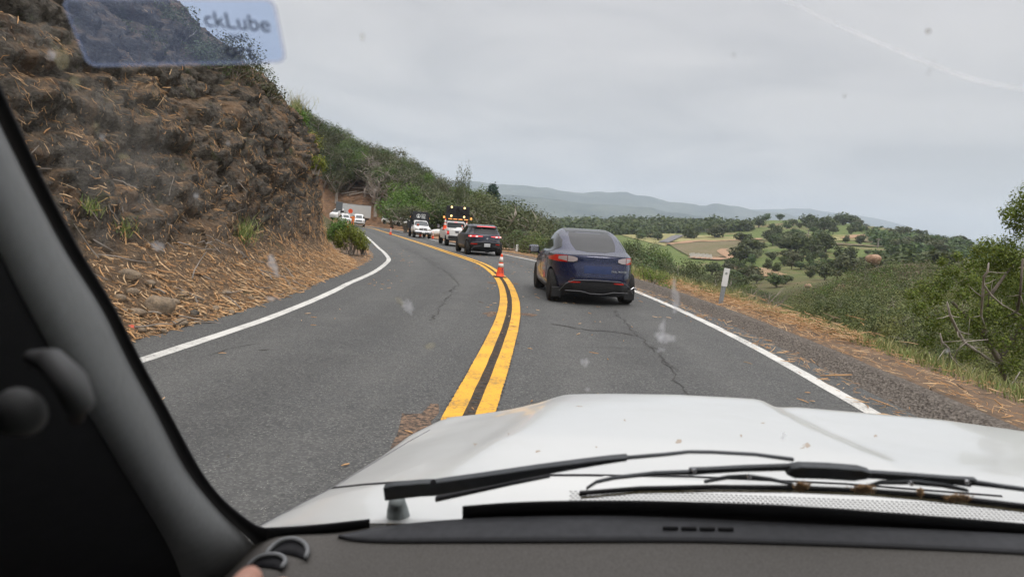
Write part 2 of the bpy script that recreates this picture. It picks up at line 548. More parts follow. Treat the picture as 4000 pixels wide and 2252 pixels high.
def tz(x, y):
    """terrain height looked up from the grid"""
    a = (np.arctan2(x, y) - _GT[0]) / (_GT[1] - _GT[0]); b = (np.log(np.maximum(np.hypot(x, y), 4.01)) - _GL[0]) / (_GL[1] - _GL[0])
    a = np.clip(a, 0, len(_GT) - 1.001); b = np.clip(b, 0, len(_GL) - 1.001)
    i = a.astype(int); j = b.astype(int); fa = a - i; fb = b - j
    return (_GZ[i, j] * (1 - fa) + _GZ[i + 1, j] * fa) * (1 - fb) + (_GZ[i, j + 1] * (1 - fa) + _GZ[i + 1, j + 1] * fa) * fb


_YY = np.geomspace(6, 5000, 700)


def hit(u, v, y0=6.0, y1=6000., zoff=0.0):
    """where the line of sight through a pixel of the photograph meets the ground"""
    d = ray(u, v); Y = _YY[(_YY >= y0) & (_YY <= y1)]
    P = CAM[None] + d[None] * (Y / d[1])[:, None]
    g = tz(P[:, 0], P[:, 1]) + zoff
    b = np.nonzero(P[:, 2] < g)[0]
    if len(b) == 0: return None
    i = b[0]
    if i == 0: return None
    return np.array([P[i, 0], P[i, 1], g[i] - zoff])

# ------------------------------------------------------------------ materials of the setting
def asphalt():
    m = Mat('asphalt', .86, .22)
    big = m.noise(.35, 4, .6); grit = m.noise(42, 4, .75); v = m.voro(60)
    dots = m.ramp(v, [(0.0, (1, 1, 1)), (.16, (1, 1, 1)), (.2, (0, 0, 0))])
    cell = m.n('ShaderNodeTexVoronoi'); cell.inputs['Scale'].default_value = 60; m.l(m.coord(), cell.inputs['Vector'])
    sp = m.n('ShaderNodeSeparateColor'); m.l(cell.outputs['Color'], sp.inputs[0])
    few = m.val(sp.outputs[0], .74, .78)
    tone = m.mix(m.val(big, .3, .7), (.096, .098, .096), (.136, .136, .128))
    tone = m.mix(m.val(m.noise(5, 5, .7), .38, .62, 0, .35), tone, (.080, .081, .082))
    tone = m.mix(m.val(grit, .35, .65, 0, .55), tone, (.045, .046, .046))
    tone = m.mix(m.val(sp.outputs[1], 0, 1, .0, .55), tone, (.045, .045, .046))
    tone = m.mix(m.val(sp.outputs[2], .6, 1, 0, .55), tone, (.20, .20, .19))
    tone = m.mix(m.math('MULTIPLY', dots, few), tone, (.42, .41, .36))
    at = m.n('ShaderNodeAttribute'); at.attribute_name = 'wear'; sw = m.n('ShaderNodeSeparateColor'); m.l(at.outputs['Color'], sw.inputs[0])
    pn = m.val(m.noise(.8, 5, .65), .35, .7)
    tone = m.mix(m.math('MULTIPLY', sw.outputs[0], m.math('MULTIPLY', pn, .40)), tone, (.155, .153, .145))
    tone = m.mix(m.math('MULTIPLY', sw.outputs[1], m.math('MULTIPLY', m.val(m.noise(.5, 5, .7), .4, .65), .45)), tone, (.055, .054, .053))
    st = m.val(m.noise(1.6, 6, .75, None, .8), .60, .70, 0, .35); tone = m.mix(st, tone, (.05, .049, .047))
    m.base(tone)
    h = m.math('ADD', m.noise(120, 2), m.math('MULTIPLY', grit, 1.2))
    m.bump(h, .6, .012)
    return m.m


def paint_line(name, c, worn=.25):
    m = Mat(name, .65, .3)
    n = m.noise(26, 6, .75); big = m.noise(2.2, 4, .6)
    a = m.math('ADD', m.math('MULTIPLY', n, .75), m.math('MULTIPLY', big, .35))
    f = m.val(a, .63 - worn * .1, .70, 0, .85)
    dirt = m.mix(m.val(big, .35, .7), c, tuple(x * .82 for x in c))
    m.base(m.mix(f, dirt, (.085, .083, .078)))
    m.bump(m.noise(110, 2), .35, .01)
    return m.m


def soil(name, c1, c2, c3, scale=1.0, bump=.5):
    m = Mat(name, .95, .1)
    a = m.noise(.9 * scale, 6, .65); b = m.noise(9 * scale, 5, .7)
    c = m.mix(m.val(a, .35, .65), c1, c2)
    c = m.mix(m.val(b, .45, .7, 0, .8), c, c3)
    m.base(c); m.bump(m.math('ADD', b, m.noise(40 * scale, 3, .7)), bump, .05)
    return m.m


M_ASPH = asphalt()
M_YEL = paint_line('yellow_road_paint', (.76, .40, .035), .75)
M_WHT = paint_line('white_road_paint', (.62, .61, .57), .6)
M_BERM = Mat('berm_asphalt', .95, .12)
M_BERM.base(M_BERM.mix(M_BERM.val(M_BERM.noise(18, 5, .7), .35, .65), (.085, .072, .062), (.20, .175, .15))); M_BERM.bump(M_BERM.voro(30), .9, .04); M_BERM = M_BERM.m
M_SHOUL = soil('shoulder_soil', (.14, .10, .07), (.22, .15, .10), (.085, .072, .062))
M_PULL = soil('pull_out_dirt', (.42, .27, .16), (.34, .21, .13), (.24, .15, .10))


def ground_mat():
    m = Mat('hill_ground', .95, .1)
    at = m.n('ShaderNodeAttribute'); at.attribute_name = 'cover'
    sp = m.n('ShaderNodeSeparateColor'); m.l(at.outputs['Color'], sp.inputs[0])
    big = m.noise(.02, 6, .65); mid = m.noise(.22, 6, .7); fine = m.noise(2.2, 6, .75)
    green = m.mix(m.val(mid, .35, .65), (.105, .150, .042), (.175, .200, .072))
    green = m.mix(m.val(fine, .4, .65, 0, .7), green, (.070, .098, .032))
    dry = m.mix(m.val(fine, .35, .65), (.27, .20, .115), (.19, .135, .08))
    c = m.mix(m.val(m.math('ADD', big, m.math('MULTIPLY', mid, .4)), .72, .86), green, dry)
    scrub = m.mix(m.val(fine, .35, .65), (.065, .070, .032), (.12, .095, .055))
    c = m.mix(sp.outputs[1], c, scrub)
    slash = m.mix(m.val(m.noise(1.1, 6, .8), .38, .62), (.25, .15, .09), (.12, .08, .052))
    slash = m.mix(m.val(m.noise(.25, 4), .45, .62), slash, (.34, .20, .12))
    c = m.mix(sp.outputs[0], c, slash)
    m.base(c); m.bump(m.math('ADD', mid, m.math('MULTIPLY', fine, .5)), .6, .4)
    return m.m


M_GROUND = ground_mat()

# ------------------------------------------------------------------ the ground, one sheet to the horizon
def build_terrain():
    th = np.concatenate([np.linspace(-1.05, 1.0, 420), np.linspace(1.02, 2 * math.pi - 1.07, 90)])   # angle from +Y, clockwise
    r = np.concatenate([[0.01], np.geomspace(2.0, 8800, 290)])
    T, RR = np.meshgrid(th, r, indexing='ij')
    X = np.sin(T) * RR; Y = np.cos(T) * RR
    Z = terrain(X, Y)
    n, m = X.shape; I = np.arange(n * m).reshape(n, m); J = np.vstack([I, I[:1]])
    F = np.stack([J[:-1, :-1], J[1:, :-1], J[1:, 1:], J[:-1, 1:]], -1).reshape(-1, 4)[:, ::-1]
    o = mesh_np('ground', np.stack([X, Y, Z], -1), F, M_GROUND, smooth=True)
    tag(o, kind='structure')
    ca = o.data.color_attributes.new('cover', 'FLOAT_COLOR', 'POINT')
    x, y = X.ravel(), Y.ravel(); C = np.zeros((len(x), 4)); C[:, 3] = 1
    nz = fbm(np.stack([x / 9, y / 9, x * 0], -1), 4)
    e = 1 - sm((np.hypot((x + 33) / 21, (y - 140) / 15) + nz * .35 - .85) / .25)
    C[:, 0] = e
    D, K = dcl(np.clip(x, -140, 140), np.clip(y, -60, 160))
    rr = np.hypot(x, y)
    C[:, 1] = np.clip((1 - sm((rr - 110) / 50)) + .9 * (1 - sm((np.hypot((x + 50) / 90, (y - 180) / 70)) * 1.0 - .9)), 0, 1)
    pull = (D > 2.5) & (D < 12 + nz * 2) & (CL[K, 1] > 58) & (rr < 170)
    C[pull, 0] = .9
    ca.data.foreach_set('color', C.astype(np.float32).ravel())
    return o


build_terrain()


def mountains():
    """far ranges: skyline points of the photograph set at their real distances"""
    def rang(name, pts, Y, depth, foot, seed, mat, amp):
        pts = [(u * s_, v * s_) for u, v in pts]
        P = np.array([at_y(u, v, Y) for u, v in pts])
        xs = np.linspace(P[0, 0], P[-1, 0], 300); top = np.interp(xs, P[:, 0], P[:, 2])
        t = np.linspace(0, 1, 60)
        prof = np.where(t < .55, sm(t / .55) ** 1.0, 1 - sm((t - .55) / .45))
        X, T = np.meshgrid(xs, t, indexing='ij')
        Yy = Y + (T - .55) * depth
        n = fbm(np.stack([X / 520 + seed, Yy / 640, X * 0], -1), 5, ridged=True)
        n2 = fbm(np.stack([X / 150 + seed, Yy / 150, X * 0], -1), 3)
        hgt = foot + (top[:, None] - foot) * prof[None] + (n * amp + n2 * amp * .35) * (prof[None] * (1 - .75 * np.exp(-((T - .55) / .06) ** 2)))
        X = X * (Yy / Y)
        a, b = X.shape; I = np.arange(a * b).reshape(a, b)
        F = np.stack([I[:-1, :-1], I[1:, :-1], I[1:, 1:], I[:-1, 1:]], -1).reshape(-1, 4)
        tag(mesh_np(name, np.stack([X, Yy, hgt], -1), F, mat, smooth=True), kind='structure')
    m = Mat('far_forest', .95, .1)
    m.base(m.mix(m.val(m.noise(.004, 6, .7), .4, .62), (.028, .044, .046), (.085, .10, .085))); m.bump(m.noise(.01, 5), .6, 30)
    rang('mountains', [(-400, 400), (400, 425), (900, 445), (1100, 458), (1180, 463), (1300, 470), (1400, 482), (1450, 489), (1500, 489), (1550, 487), (1590, 495), (1620, 500), (1700, 518), (1800, 519), (1860, 528), (1940, 540), (2000, 547), (2050, 556), (2120, 566), (2200, 580), (2350, 598), (2450, 608), (2700, 640), (3400, 720), (4200, 790)], 5400, 3000, -60, 1, m.m, 55)
    rang('mountains', [(-600, 440), (900, 470), (1200, 490), (1300, 494), (1450, 510), (1650, 530), (1750, 545), (1900, 565), (2100, 590), (2300, 615), (2600, 655), (3400, 740)], 3800, 1600, -60, 7, m.m, 40)
    rang('mountains', [(1500, 545), (1800, 530), (1900, 527), (1996, 526), (2041, 527), (2104, 537), (2153, 542), (2209, 550), (2255, 563), (2300, 577), (2355, 588), (2423, 599), (2452, 607), (2700, 645), (3400, 750)], 7400, 2000, -60, 13, m.m, 40)


mountains()

# ------------------------------------------------------------------ road, lines, shoulders, berm
EDGE_L = LOFF - .75; EDGE_R = ROFF + .95
tag(ribbon('road', K0, K1, [EDGE_L + (EDGE_R - EDGE_L) * t for t in np.linspace(0, 1, 41)], [0.0] * 41, M_ASPH), kind='structure')
road_o = bpy.data.objects['road']
_ca = road_o.data.color_attributes.new('wear', 'FLOAT_COLOR', 'POINT'); _nv = len(road_o.data.vertices); _co = np.empty(_nv * 3); road_o.data.vertices.foreach_get('co', _co); _co = _co.reshape(-1, 3)
_D = dcl(_co[:, 0], _co[:, 1])[0]; _w = sum(np.exp(-((_D - c) / .33) ** 2) for c in (1.05, 2.75, -1.1, -2.8)); _wc = np.zeros((_nv, 4)); _wc[:, 0] = _w; _wc[:, 1] = np.exp(-((_D - 1.9) / .4) ** 2) + np.exp(-((_D + 1.95) / .4) ** 2); _wc[:, 3] = 1
_ca.data.foreach_set('color', _wc.astype(np.float32).ravel())


def line(name, off, w, mat, k0=K0, k1=K1, wob=.012):
    o = ribbon(name, k0, k1, [off - w / 2, off + w / 2], [.005, .005], mat, wob=wob)
    return tag(o, kind='structure')


line('road_marking', np.full(NCL, -.135), .165, M_YEL)
line('road_marking', np.full(NCL, .135), .165, M_YEL)
line('road_marking', LOFF, .17, M_WHT)
line('road_marking', ROFF, .17, M_WHT)

# rumble grooves: short dark milled slots between and beside the yellow lines
m = Mat('crack_tar', .9, .15); m.base(m.mix(m.val(m.noise(30, 4), .4, .6), (.045, .044, .042), (.080, .077, .072))); M_CRACK = m.m
m = Mat('milled_gap', .95, .1); m.base(m.mix(m.val(m.noise(14, 5, .7), .4, .6), (.042, .038, .034), (.10, .075, .055))); m.bump(m.noise(60, 3), .8, .02)
o = ribbon('milled_strip', K0, kat(46), [np.full(NCL, -.058), np.full(NCL, .058)], [.0042, .0042], m.m, parent=road_o, wob=.02)
mb = MB()
for kk in np.arange(kat(3), kat(34), .4):
    k = int(kk); fr = kk - k; cc = CL[k] * (1 - fr) + CL[k + 1] * fr
    for off, w in ((0.0, .06), (-.226, .022), (.226, .022)):
        if rng.random() < .15: continue
        w2 = w * rng.uniform(.6, 1.3); z = ZC[k] + BK[k] * off + .0085
        a = np.array([*(cc + NRM[k] * (off - w2 / 2)), z]); b = np.array([*(cc + NRM[k] * (off + w2 / 2)), z]); t = np.array([*TAN[k], 0]) * .022
        mb.add([a - t, b - t, b + t, a + t], [(0, 1, 2, 3)])
tag(mb.build('rumble_grooves', M_CRACK, road_o), kind='stuff')

# cracks in the asphalt: ragged strips
def crack(points, w, name='crack', seed=0, jag=.05):
    r = np.random.default_rng(seed); P = []
    for (u0, v0), (u1, v1) in zip(points[:-1], points[1:]):
        a, b = unz(u0, v0, zroad), unz(u1, v1, zroad); n = max(3, int(np.linalg.norm(b - a) / .12))
        for i in range(n): P.append(a + (b - a) * i / n)
    P = np.array(P); P[1:-1, :2] += r.normal(size=(len(P) - 2, 2)) * jag
    P[:, 2] = zroad(P[:, 0], P[:, 1]) + .006
    d = np.gradient(P, axis=0)[:, :2]; d /= np.linalg.norm(d, axis=1)[:, None] + 1e-9; nn = np.c_[d[:, 1], -d[:, 0], d[:, 0] * 0]
    ww = w * .5 * (.25 + r.random(len(P)) * 1.1)[:, None]; ww[0] = ww[-1] = .001
    V = np.stack([P - nn * ww, P + nn * ww], 1).reshape(-1, 3); n = len(P)
    F = np.array([(2 * i, 2 * i + 1, 2 * i + 3, 2 * i + 2) for i in range(n - 1)])
    return mesh_np(name, V, F, M_CRACK, road_o)


crack([(1760, 1150), (1725, 1190), (1700, 1230), (1690, 1260)], .022, seed=1)
crack([(1660, 1010), (1700, 1040), (1760, 1070), (1790, 1110), (1740, 1150)], .022, seed=2)
crack([(1560, 960), (1640, 995), (1700, 1030)], .02, seed=3)
crack([(2400, 1210), (2470, 1290), (2540, 1350), (2600, 1400), (2640, 1480), (2700, 1560)], .016, seed=4, jag=.035)
crack([(2170, 1355), (2400, 1358), (2570, 1362), (2720, 1356)], .014, seed=5, jag=.02)
crack([(2080, 1335), (2170, 1333)], .02, seed=6, jag=.02)
crack([(1540, 1310), (1620, 1312), (1700, 1318)], .012, seed=7, jag=.02)
crack([(820, 1390), (950, 1350), (1040, 1335)], .014, seed=8, jag=.02)
crack([(1000, 1370), (1100, 1362)], .03, seed=9, jag=.02)
crack([(2520, 1345), (2570, 1362), (2600, 1420), (2660, 1460)], .02, seed=10, jag=.05)
crack([(1580, 1160), (1620, 1158)], .03, seed=11, jag=.02)
crack([(2150, 1265), (2300, 1290), (2420, 1300), (2540, 1320)], .05, seed=12, jag=.05)
# broken-up patches beside the centre line where markers were ground off
m = Mat('chipped_patch', .95, .1)
m.base(m.mix(m.val(m.noise(22, 5, .75), .42, .58), (.055, .05, .046), (.24, .16, .11))); m.bump(m.noise(50, 3), .9, .02); M_PATCH = m.m
for i, (u, v, a, b) in enumerate([(1920, 1105, .16, .3), (2010, 1108, .12, .25), (1925, 1225, .17, .3), (2060, 1228, .16, .2), (1860, 1045, .15, .3), (1640, 1665, .15, .6), (1470, 965, .2, .5)]):
    c = unz(u, v, zroad); n = 16; an = np.linspace(0, 2 * math.pi, n, endpoint=False)
    rr = 1 + .25 * rng.normal(size=n)
    x = c[0] + a * np.cos(an) * rr; y = c[1] + b * np.sin(an) * rr
    mesh_np('road_patch', np.c_[x, y, zroad(x, y) + .0045], [tuple(range(n))], M_PATCH, road_o)

# shoulders
tag(ribbon('shoulder', K0, K1, [EDGE_R - .02 + .0 * YS, EDGE_R + .5, EDGE_R + 1.6, EDGE_R + 3.0], [-.012, -.02, -.05, -.35], M_SHOUL, wob=.05), kind='structure')
tag(ribbon('shoulder', K0, K1, [EDGE_L - 2.2, EDGE_L - .9, EDGE_L + .03], [.03, 0, -.008], M_SHOUL, wob=.05), kind='structure')
# asphalt berm along the right edge
kb0, kb1 = K0, kat(34)
bo = EDGE_R - .30
_fade = 1 - sm((YS - 27) / 7)
tag(ribbon('berm', kb0, kb1, [bo - .22, bo - .1, bo + .02, bo + .16, bo + .3, bo + .52], [.0, .045 * _fade + .004, .14 * _fade + .006, .16 * _fade + .008, .10 * _fade + .006, -.03], M_BERM, wob=.03), kind='structure')
# dirt pull-out behind the trucks
tag(ribbon('pull_out', kat(50), kat(102) + 60, [EDGE_R + .3, EDGE_R + 2.5, EDGE_R + 7], [.03, .04, -.1], M_PULL, wob=.3), kind='structure')


# ------------------------------------------------------------------ sticks and chips
def sticks(P, Nrm, fall, L, W, rs, spread=1.0):
    """three-sided slivers lying on a surface; P (n,3), Nrm (n,3), fall (n,3) preferred direction"""
    n = len(P)
    a = rs.normal(size=n) * spread
    b = np.cross(Nrm, fall); d = fall * np.cos(a)[:, None] + b * np.sin(a)[:, None]
    d += Nrm * (rs.random(n)[:, None] * .35 - .06)
    d /= np.linalg.norm(d, axis=1)[:, None]
    side = np.cross(d, Nrm); side /= np.linalg.norm(side, axis=1)[:, None] + 1e-9
    up = np.cross(side, d)
    L = L[:, None]; W = W[:, None]
    ends = []
    bend = rs.normal(size=(n, 1)) * .12 * L
    for t, off in ((-.5, 0), (0, 1), (.5, 0)):
        c = P + d * L * t + side * bend * off + up * W * .4
        wt = W * (.6 if off == 0 else 1)
        ends += [c - side * wt * .5, c + side * wt * .5, c + up * wt * .7]
    V = np.stack(ends, 1).reshape(-1, 3); o = np.arange(n)[:, None] * 9
    F = []
    for r0 in (0, 3):
        for i in range(3):
            j = (i + 1) % 3
            F.append(o + np.array([[r0 + i, r0 + j, r0 + 3 + j, r0 + 3 + i]]))
    return V, np.concatenate(F)


def straw_mat(name, a, b, c):
    m = Mat(name, .75, .2)
    g = m.n('ShaderNodeNewGeometry')
    m.base(m.ramp(g.outputs['Random Per Island'], [(0, a), (.45, b), (.8, c), (1.0, (.09, .06, .04))]))
    return m.m


M_STRAW = straw_mat('wood_chips', (.54, .32, .15), (.36, .195, .09), (.68, .48, .28))
M_TWIG = plain('dead_wood', (.24, .21, .18), .85, .1, var=.35, vs=3)

# ------------------------------------------------------------------ the rock cut on the left
PN = np.array([(0, 0), (.5, .18), (1.1, .55), (1.7, 1.0), (2.0, 1.6), (2.5, 2.9), (3.3, 4.3), (4.6, 5.9), (6.4, 7.6), (9, 9.8), (14, 13.4), (22, 17.5), (34, 21)])
PF = np.array([(0, 0), (.45, .16), (.9, .40), (1.15, .75), (1.32, 1.3), (1.5, 2.3), (1.8, 3.6), (2.4, 4.75), (3.4, 5.9), (5.4, 7.1), (12, 10), (20, 13), (32, 16)])
GAP = np.interp(YS, [-40, 8, 14, 20, 24, 27, 30, 34, 40, 47], [.75, .7, .65, .75, .9, 1.25, 2.0, 3.4, 6.0, 10])


def build_cliff():
    ks = np.concatenate([np.arange(kat(-10), kat(4), 1.0), np.arange(kat(4), kat(48), .22)])
    k0 = ks.astype(int); fr = (ks - k0)[:, None]
    C = CL[k0] * (1 - fr) + CL[k0 + 1] * fr; N = NRM[k0] * (1 - fr) + NRM[k0 + 1] * fr
    off = np.interp(ks, np.arange(NCL), LOFF - GAP); z0 = np.interp(ks, np.arange(NCL), ZC) + np.interp(ks, np.arange(NCL), BK) * np.clip(off, -6, 6)
    w = sm((C[:, 1] - 13) / 13)
    t = np.concatenate([np.linspace(0, .78, 210), np.linspace(.785, 1, 22)])
    def prof(P):
        d = np.r_[0, np.cumsum(np.hypot(*np.diff(P[:10], axis=0).T))]; d = np.r_[d / d[-1] * .8, [.86, .93, 1.0]]
        return np.c_[np.interp(t, d, P[:, 0]), np.interp(t, d, P[:, 1])]
    A, B = prof(PN), prof(PF)
    O = A[None, :, 0] * (1 - w)[:, None] + B[None, :, 0] * w[:, None]
    H = A[None, :, 1] * (1 - w)[:, None] + B[None, :, 1] * w[:, None]
    # smooth the path normal so the steep cut does not fan
    X = C[:, None, 0] + N[:, None, 0] * (off[:, None] - O); Y = C[:, None, 1] + N[:, None, 1] * (off[:, None] - O)
    Z = z0[:, None] + H
    P = np.stack([X, Y, Z], -1)
    n = np.stack([N[:, None, 0] + 0 * X, N[:, None, 1] + 0 * X, .45 + 0 * X], -1); n /= np.linalg.norm(n, axis=-1)[..., None]
    rock = sm((O - .9) / 1.2)
    # dipping beds, cracks and lumps
    q = P @ np.array([[.8, .1, .35], [.25, .55, -.1], [-.35, .2, 1.0]])
    big = fbm(P * .33, 3) * .42
    rid = fbm(q * np.array([.7, .7, 1.5]) + 5, 5, ridged=True, gain=.6) * .30
    vert = fbm(P * np.array([1.1, 1.1, .22]) + 9, 3, ridged=True) * .22
    fine = fbm(P * 3.6, 5, gain=.6) * .10
    blk = np.round(fbm(q * np.array([1.2, 1.2, 2.2]) + 3, 2) * 5) / 5 * .16
    wj = fbm(P * .9, 3) * .35
    f1, e1 = facets(q + wj[..., None], 1.35, 1); f2, e2 = facets(q * [1, 1, 1.4] + wj[..., None] * .6, .48, 2); f3, e3 = facets(P + wj[..., None] * .3, .17, 3)
    crev = -.16 * np.exp(-(e1 / .10) ** 2) - .05 * np.exp(-(e2 / .09) ** 2)
    far_ = 1 + .5 * sm((C[:, 1] - 17) / 8)[:, None]
    d = (big * .8 * far_ + rid * .40 + vert * .55 + f1 * .13 * far_ + f2 * .10 + crev) * rock + f3 * .042 * (.3 + .7 * rock) + fine * (.35 + .4 * rock)
    P = P + n * d[..., None]
    a, b = X.shape; I = np.arange(a * b).reshape(a, b)
    F = np.stack([I[:-1, :-1], I[:-1, 1:], I[1:, 1:], I[1:, :-1]], -1).reshape(-1, 4)
    m = Mat('rock_cut', .88, .22)
    g = m.n('ShaderNodeNewGeometry'); sx = m.n('ShaderNodeSeparateXYZ'); m.l(g.outputs['Normal'], sx.inputs[0])
    v = m.scale((.8, .8, .35)); a1 = m.noise(.55, 6, .7, v, .4); a2 = m.noise(2.6, 7, .75, v, .3); a3 = m.noise(11, 6, .75)
    rockc = m.mix(m.val(a2, .36, .64), (.036, .031, .026), (.125, .102, .078))
    rockc = m.mix(m.val(a3, .50, .72, 0, .6), rockc, (.16, .145, .125))
    def cells(sc, lo, hi, amt, base):
        n = m.n('ShaderNodeTexVoronoi'); n.inputs['Scale'].default_value = sc; n.inputs['Randomness'].default_value = 1
        wv = m.n('ShaderNodeVectorMath'); wv.operation = 'ADD'; m.l(m.scale((1, 1, 1.7)), wv.inputs[0]); ns = m.n('ShaderNodeTexNoise'); ns.inputs['Scale'].default_value = sc * .8; m.l(m.coord(), ns.inputs['Vector']); sv = m.n('ShaderNodeVectorMath'); sv.operation = 'SCALE'; sv.inputs['Scale'].default_value = 1.6 / sc; m.l(ns.outputs['Color'], sv.inputs[0]); m.l(sv.outputs[0], wv.inputs[1]); m.l(wv.outputs[0], n.inputs['Vector'])
        q = m.n('ShaderNodeSeparateColor'); m.l(n.outputs['Color'], q.inputs[0])
        return m.mix(amt, base, m.mix(q.outputs[0], lo, hi))
    rockc = cells(2.2, (.022, .019, .016), (.16, .13, .10), .5, rockc); rockc = cells(7, (.018, .015, .013), (.21, .185, .15), .45, rockc); rockc = cells(20, (.022, .019, .016), (.28, .25, .21), .35, rockc)
    rust = m.mix(m.val(a3, .35, .65), (.19, .105, .052), (.34, .20, .10))
    c = m.mix(m.val(a1, .54, .66, 0, .7), rockc, rust)
    hz = m.n('ShaderNodeSeparateXYZ'); m.l(m.coord(), hz.inputs[0])
    streak = m.noise(1.0, 5, .7, m.scale((2.2, 2.2, .12)), .2)
    c = m.mix(m.val(streak, .58, .66, 0, .7), c, (.13, .08, .05))
    # soil and chips lie where the face is less steep and at its foot
    flat = m.val(m.math('ADD', sx.outputs[2], m.math('MULTIPLY', a2, .7)), .95, 1.25, 0, .9)
    duff = m.mix(m.val(a3, .4, .6), (.13, .088, .055), (.30, .20, .12))
    c = m.mix(flat, c, duff)
    low = m.val(m.math('ADD', hz.outputs[2], m.math('MULTIPLY', a1, 1.4)), 1.0, 1.9, .9, 0)
    c = m.mix(low, c, duff)
    tanp = m.val(m.noise(.42, 4, .6, m.scale((1, 1, 1.6))), .60, .68, 0, .75)
    c = m.mix(tanp, c, m.mix(m.val(a3, .35, .65), (.42, .27, .16), (.26, .165, .10)))
    moss = m.val(m.noise(1.4, 5, .7), .60, .68, 0, .5)
    c = m.mix(moss, c, (.075, .095, .03))
    m.base(c); m.bump(m.math('ADD', m.math('MULTIPLY', a2, 1.0), m.math('MULTIPLY', a3, 1.0)), 1.0, .16)
    o = mesh_np('rock_face', P, F, m.m)
    tag(o, kind='structure')
    return P, rock, O


CP, CROCK, CO = build_cliff()
_dx = np.gradient(CP, axis=0); _dy = np.gradient(CP, axis=1)
CN = np.cross(_dx, _dy); CN /= np.linalg.norm(CN, axis=-1)[..., None] + 1e-9
CN *= np.sign(CN[..., 2:3] + .3 * 0 + 1e-9)
CFALL = np.stack([CN[..., 0] * CN[..., 2], CN[..., 1] * CN[..., 2], -(CN[..., 0] ** 2 + CN[..., 1] ** 2)], -1)
CFALL /= np.linalg.norm(CFALL, axis=-1)[..., None] + 1e-9


def cliff_pick(n, weight, rs):
    w = weight.ravel(); area = np.linalg.norm(np.cross(_dx, _dy), axis=-1).ravel(); w = w * area
    i = rs.choice(len(w), n, p=w / w.sum())
    return i


def debris():
    rs = np.random.default_rng(11)
    patch = fbm(CP * .55 + 40, 4); fine = fbm(CP * 2.1 + 4, 3)
    near = (CP[..., 1] > 3) & (CP[..., 1] < 46)
    flat = np.clip((CN[..., 2] - .35) * 2, 0, 1)
    foot = np.exp(-(CO / 1.5) ** 2)
    w = near * (foot * 2.0 + np.clip(patch - .10 + fine * .7, 0, 1) * flat * .38 + .03) / (1 + CP[..., 1] * .03)
    n = 44000
    i = cliff_pick(n, w, rs)
    P = CP.reshape(-1, 3)[i] + rs.normal(size=(n, 3)) * [.05, .05, 0]; N = CN.reshape(-1, 3)[i]; Fl = CFALL.reshape(-1, 3)[i]
    L = np.exp(rs.normal(-2.6, .6, n)).clip(.03, .45); W = (.007 + L * .16 * rs.random(n) ** 2).clip(.006, .03)
    V, F = sticks(P + N * .015, N, Fl, L, W, rs, 1.3)
    tag(mesh_np('straw_debris', V, F, M_STRAW), kind='stuff')
    # straw bundles: dense radiating clumps hung on the face
    VV = []; FF = []; b = 0
    spots = [(610, 300, 1.2), (560, 330, .9), (480, 395, .9), (560, 430, .9), (640, 370, .8), (790, 700, .8), (760, 640, .5), (850, 560, .7), (940, 590, .6), (1000, 610, .6), (130, 340, 1.0), (230, 420, .9), (1110, 760, .6), (1180, 860, .6), (480, 560, .6), (360, 540, .6), (900, 480, .6), (700, 510, .6), (1150, 640, .7), (1200, 740, .6), (250, 160, .5)]
    from_cam = CP - CAM
    zc = from_cam @ CF; U = IW / 2 + FPX * (from_cam @ CR) / zc; Vv = IH / 2 - FPX * (from_cam @ CU) / zc
    for u, v, s in spots:
        dd = (U - u) ** 2 + (Vv - v) ** 2 + np.where(zc < 2, 1e9, 0); j = np.argsort(dd.ravel())[:40]; j = j[np.argmin(zc.ravel()[j])]
        c = CP.reshape(-1, 3)[j]; nn = CN.reshape(-1, 3)[j]
        dist = np.linalg.norm(CP - c, axis=-1).ravel(); cand = np.nonzero(dist < .55 * s)[0]
        ii = rs.choice(cand, 48)
        Ls = .05 + rs.random(48) * .16 * s
        P = CP.reshape(-1, 3)[ii] + CN.reshape(-1, 3)[ii] * (rs.random((48, 1)) * .06)
        V, F = sticks(P, CN.reshape(-1, 3)[ii], CFALL.reshape(-1, 3)[ii], Ls, np.full(48, .008), rs, .8)
        VV.append(V); FF.append(F + b); b += len(V)
    tag(mesh_np('straw_debris', np.concatenate(VV), np.concatenate(FF), M_STRAW), kind='stuff')


debris()


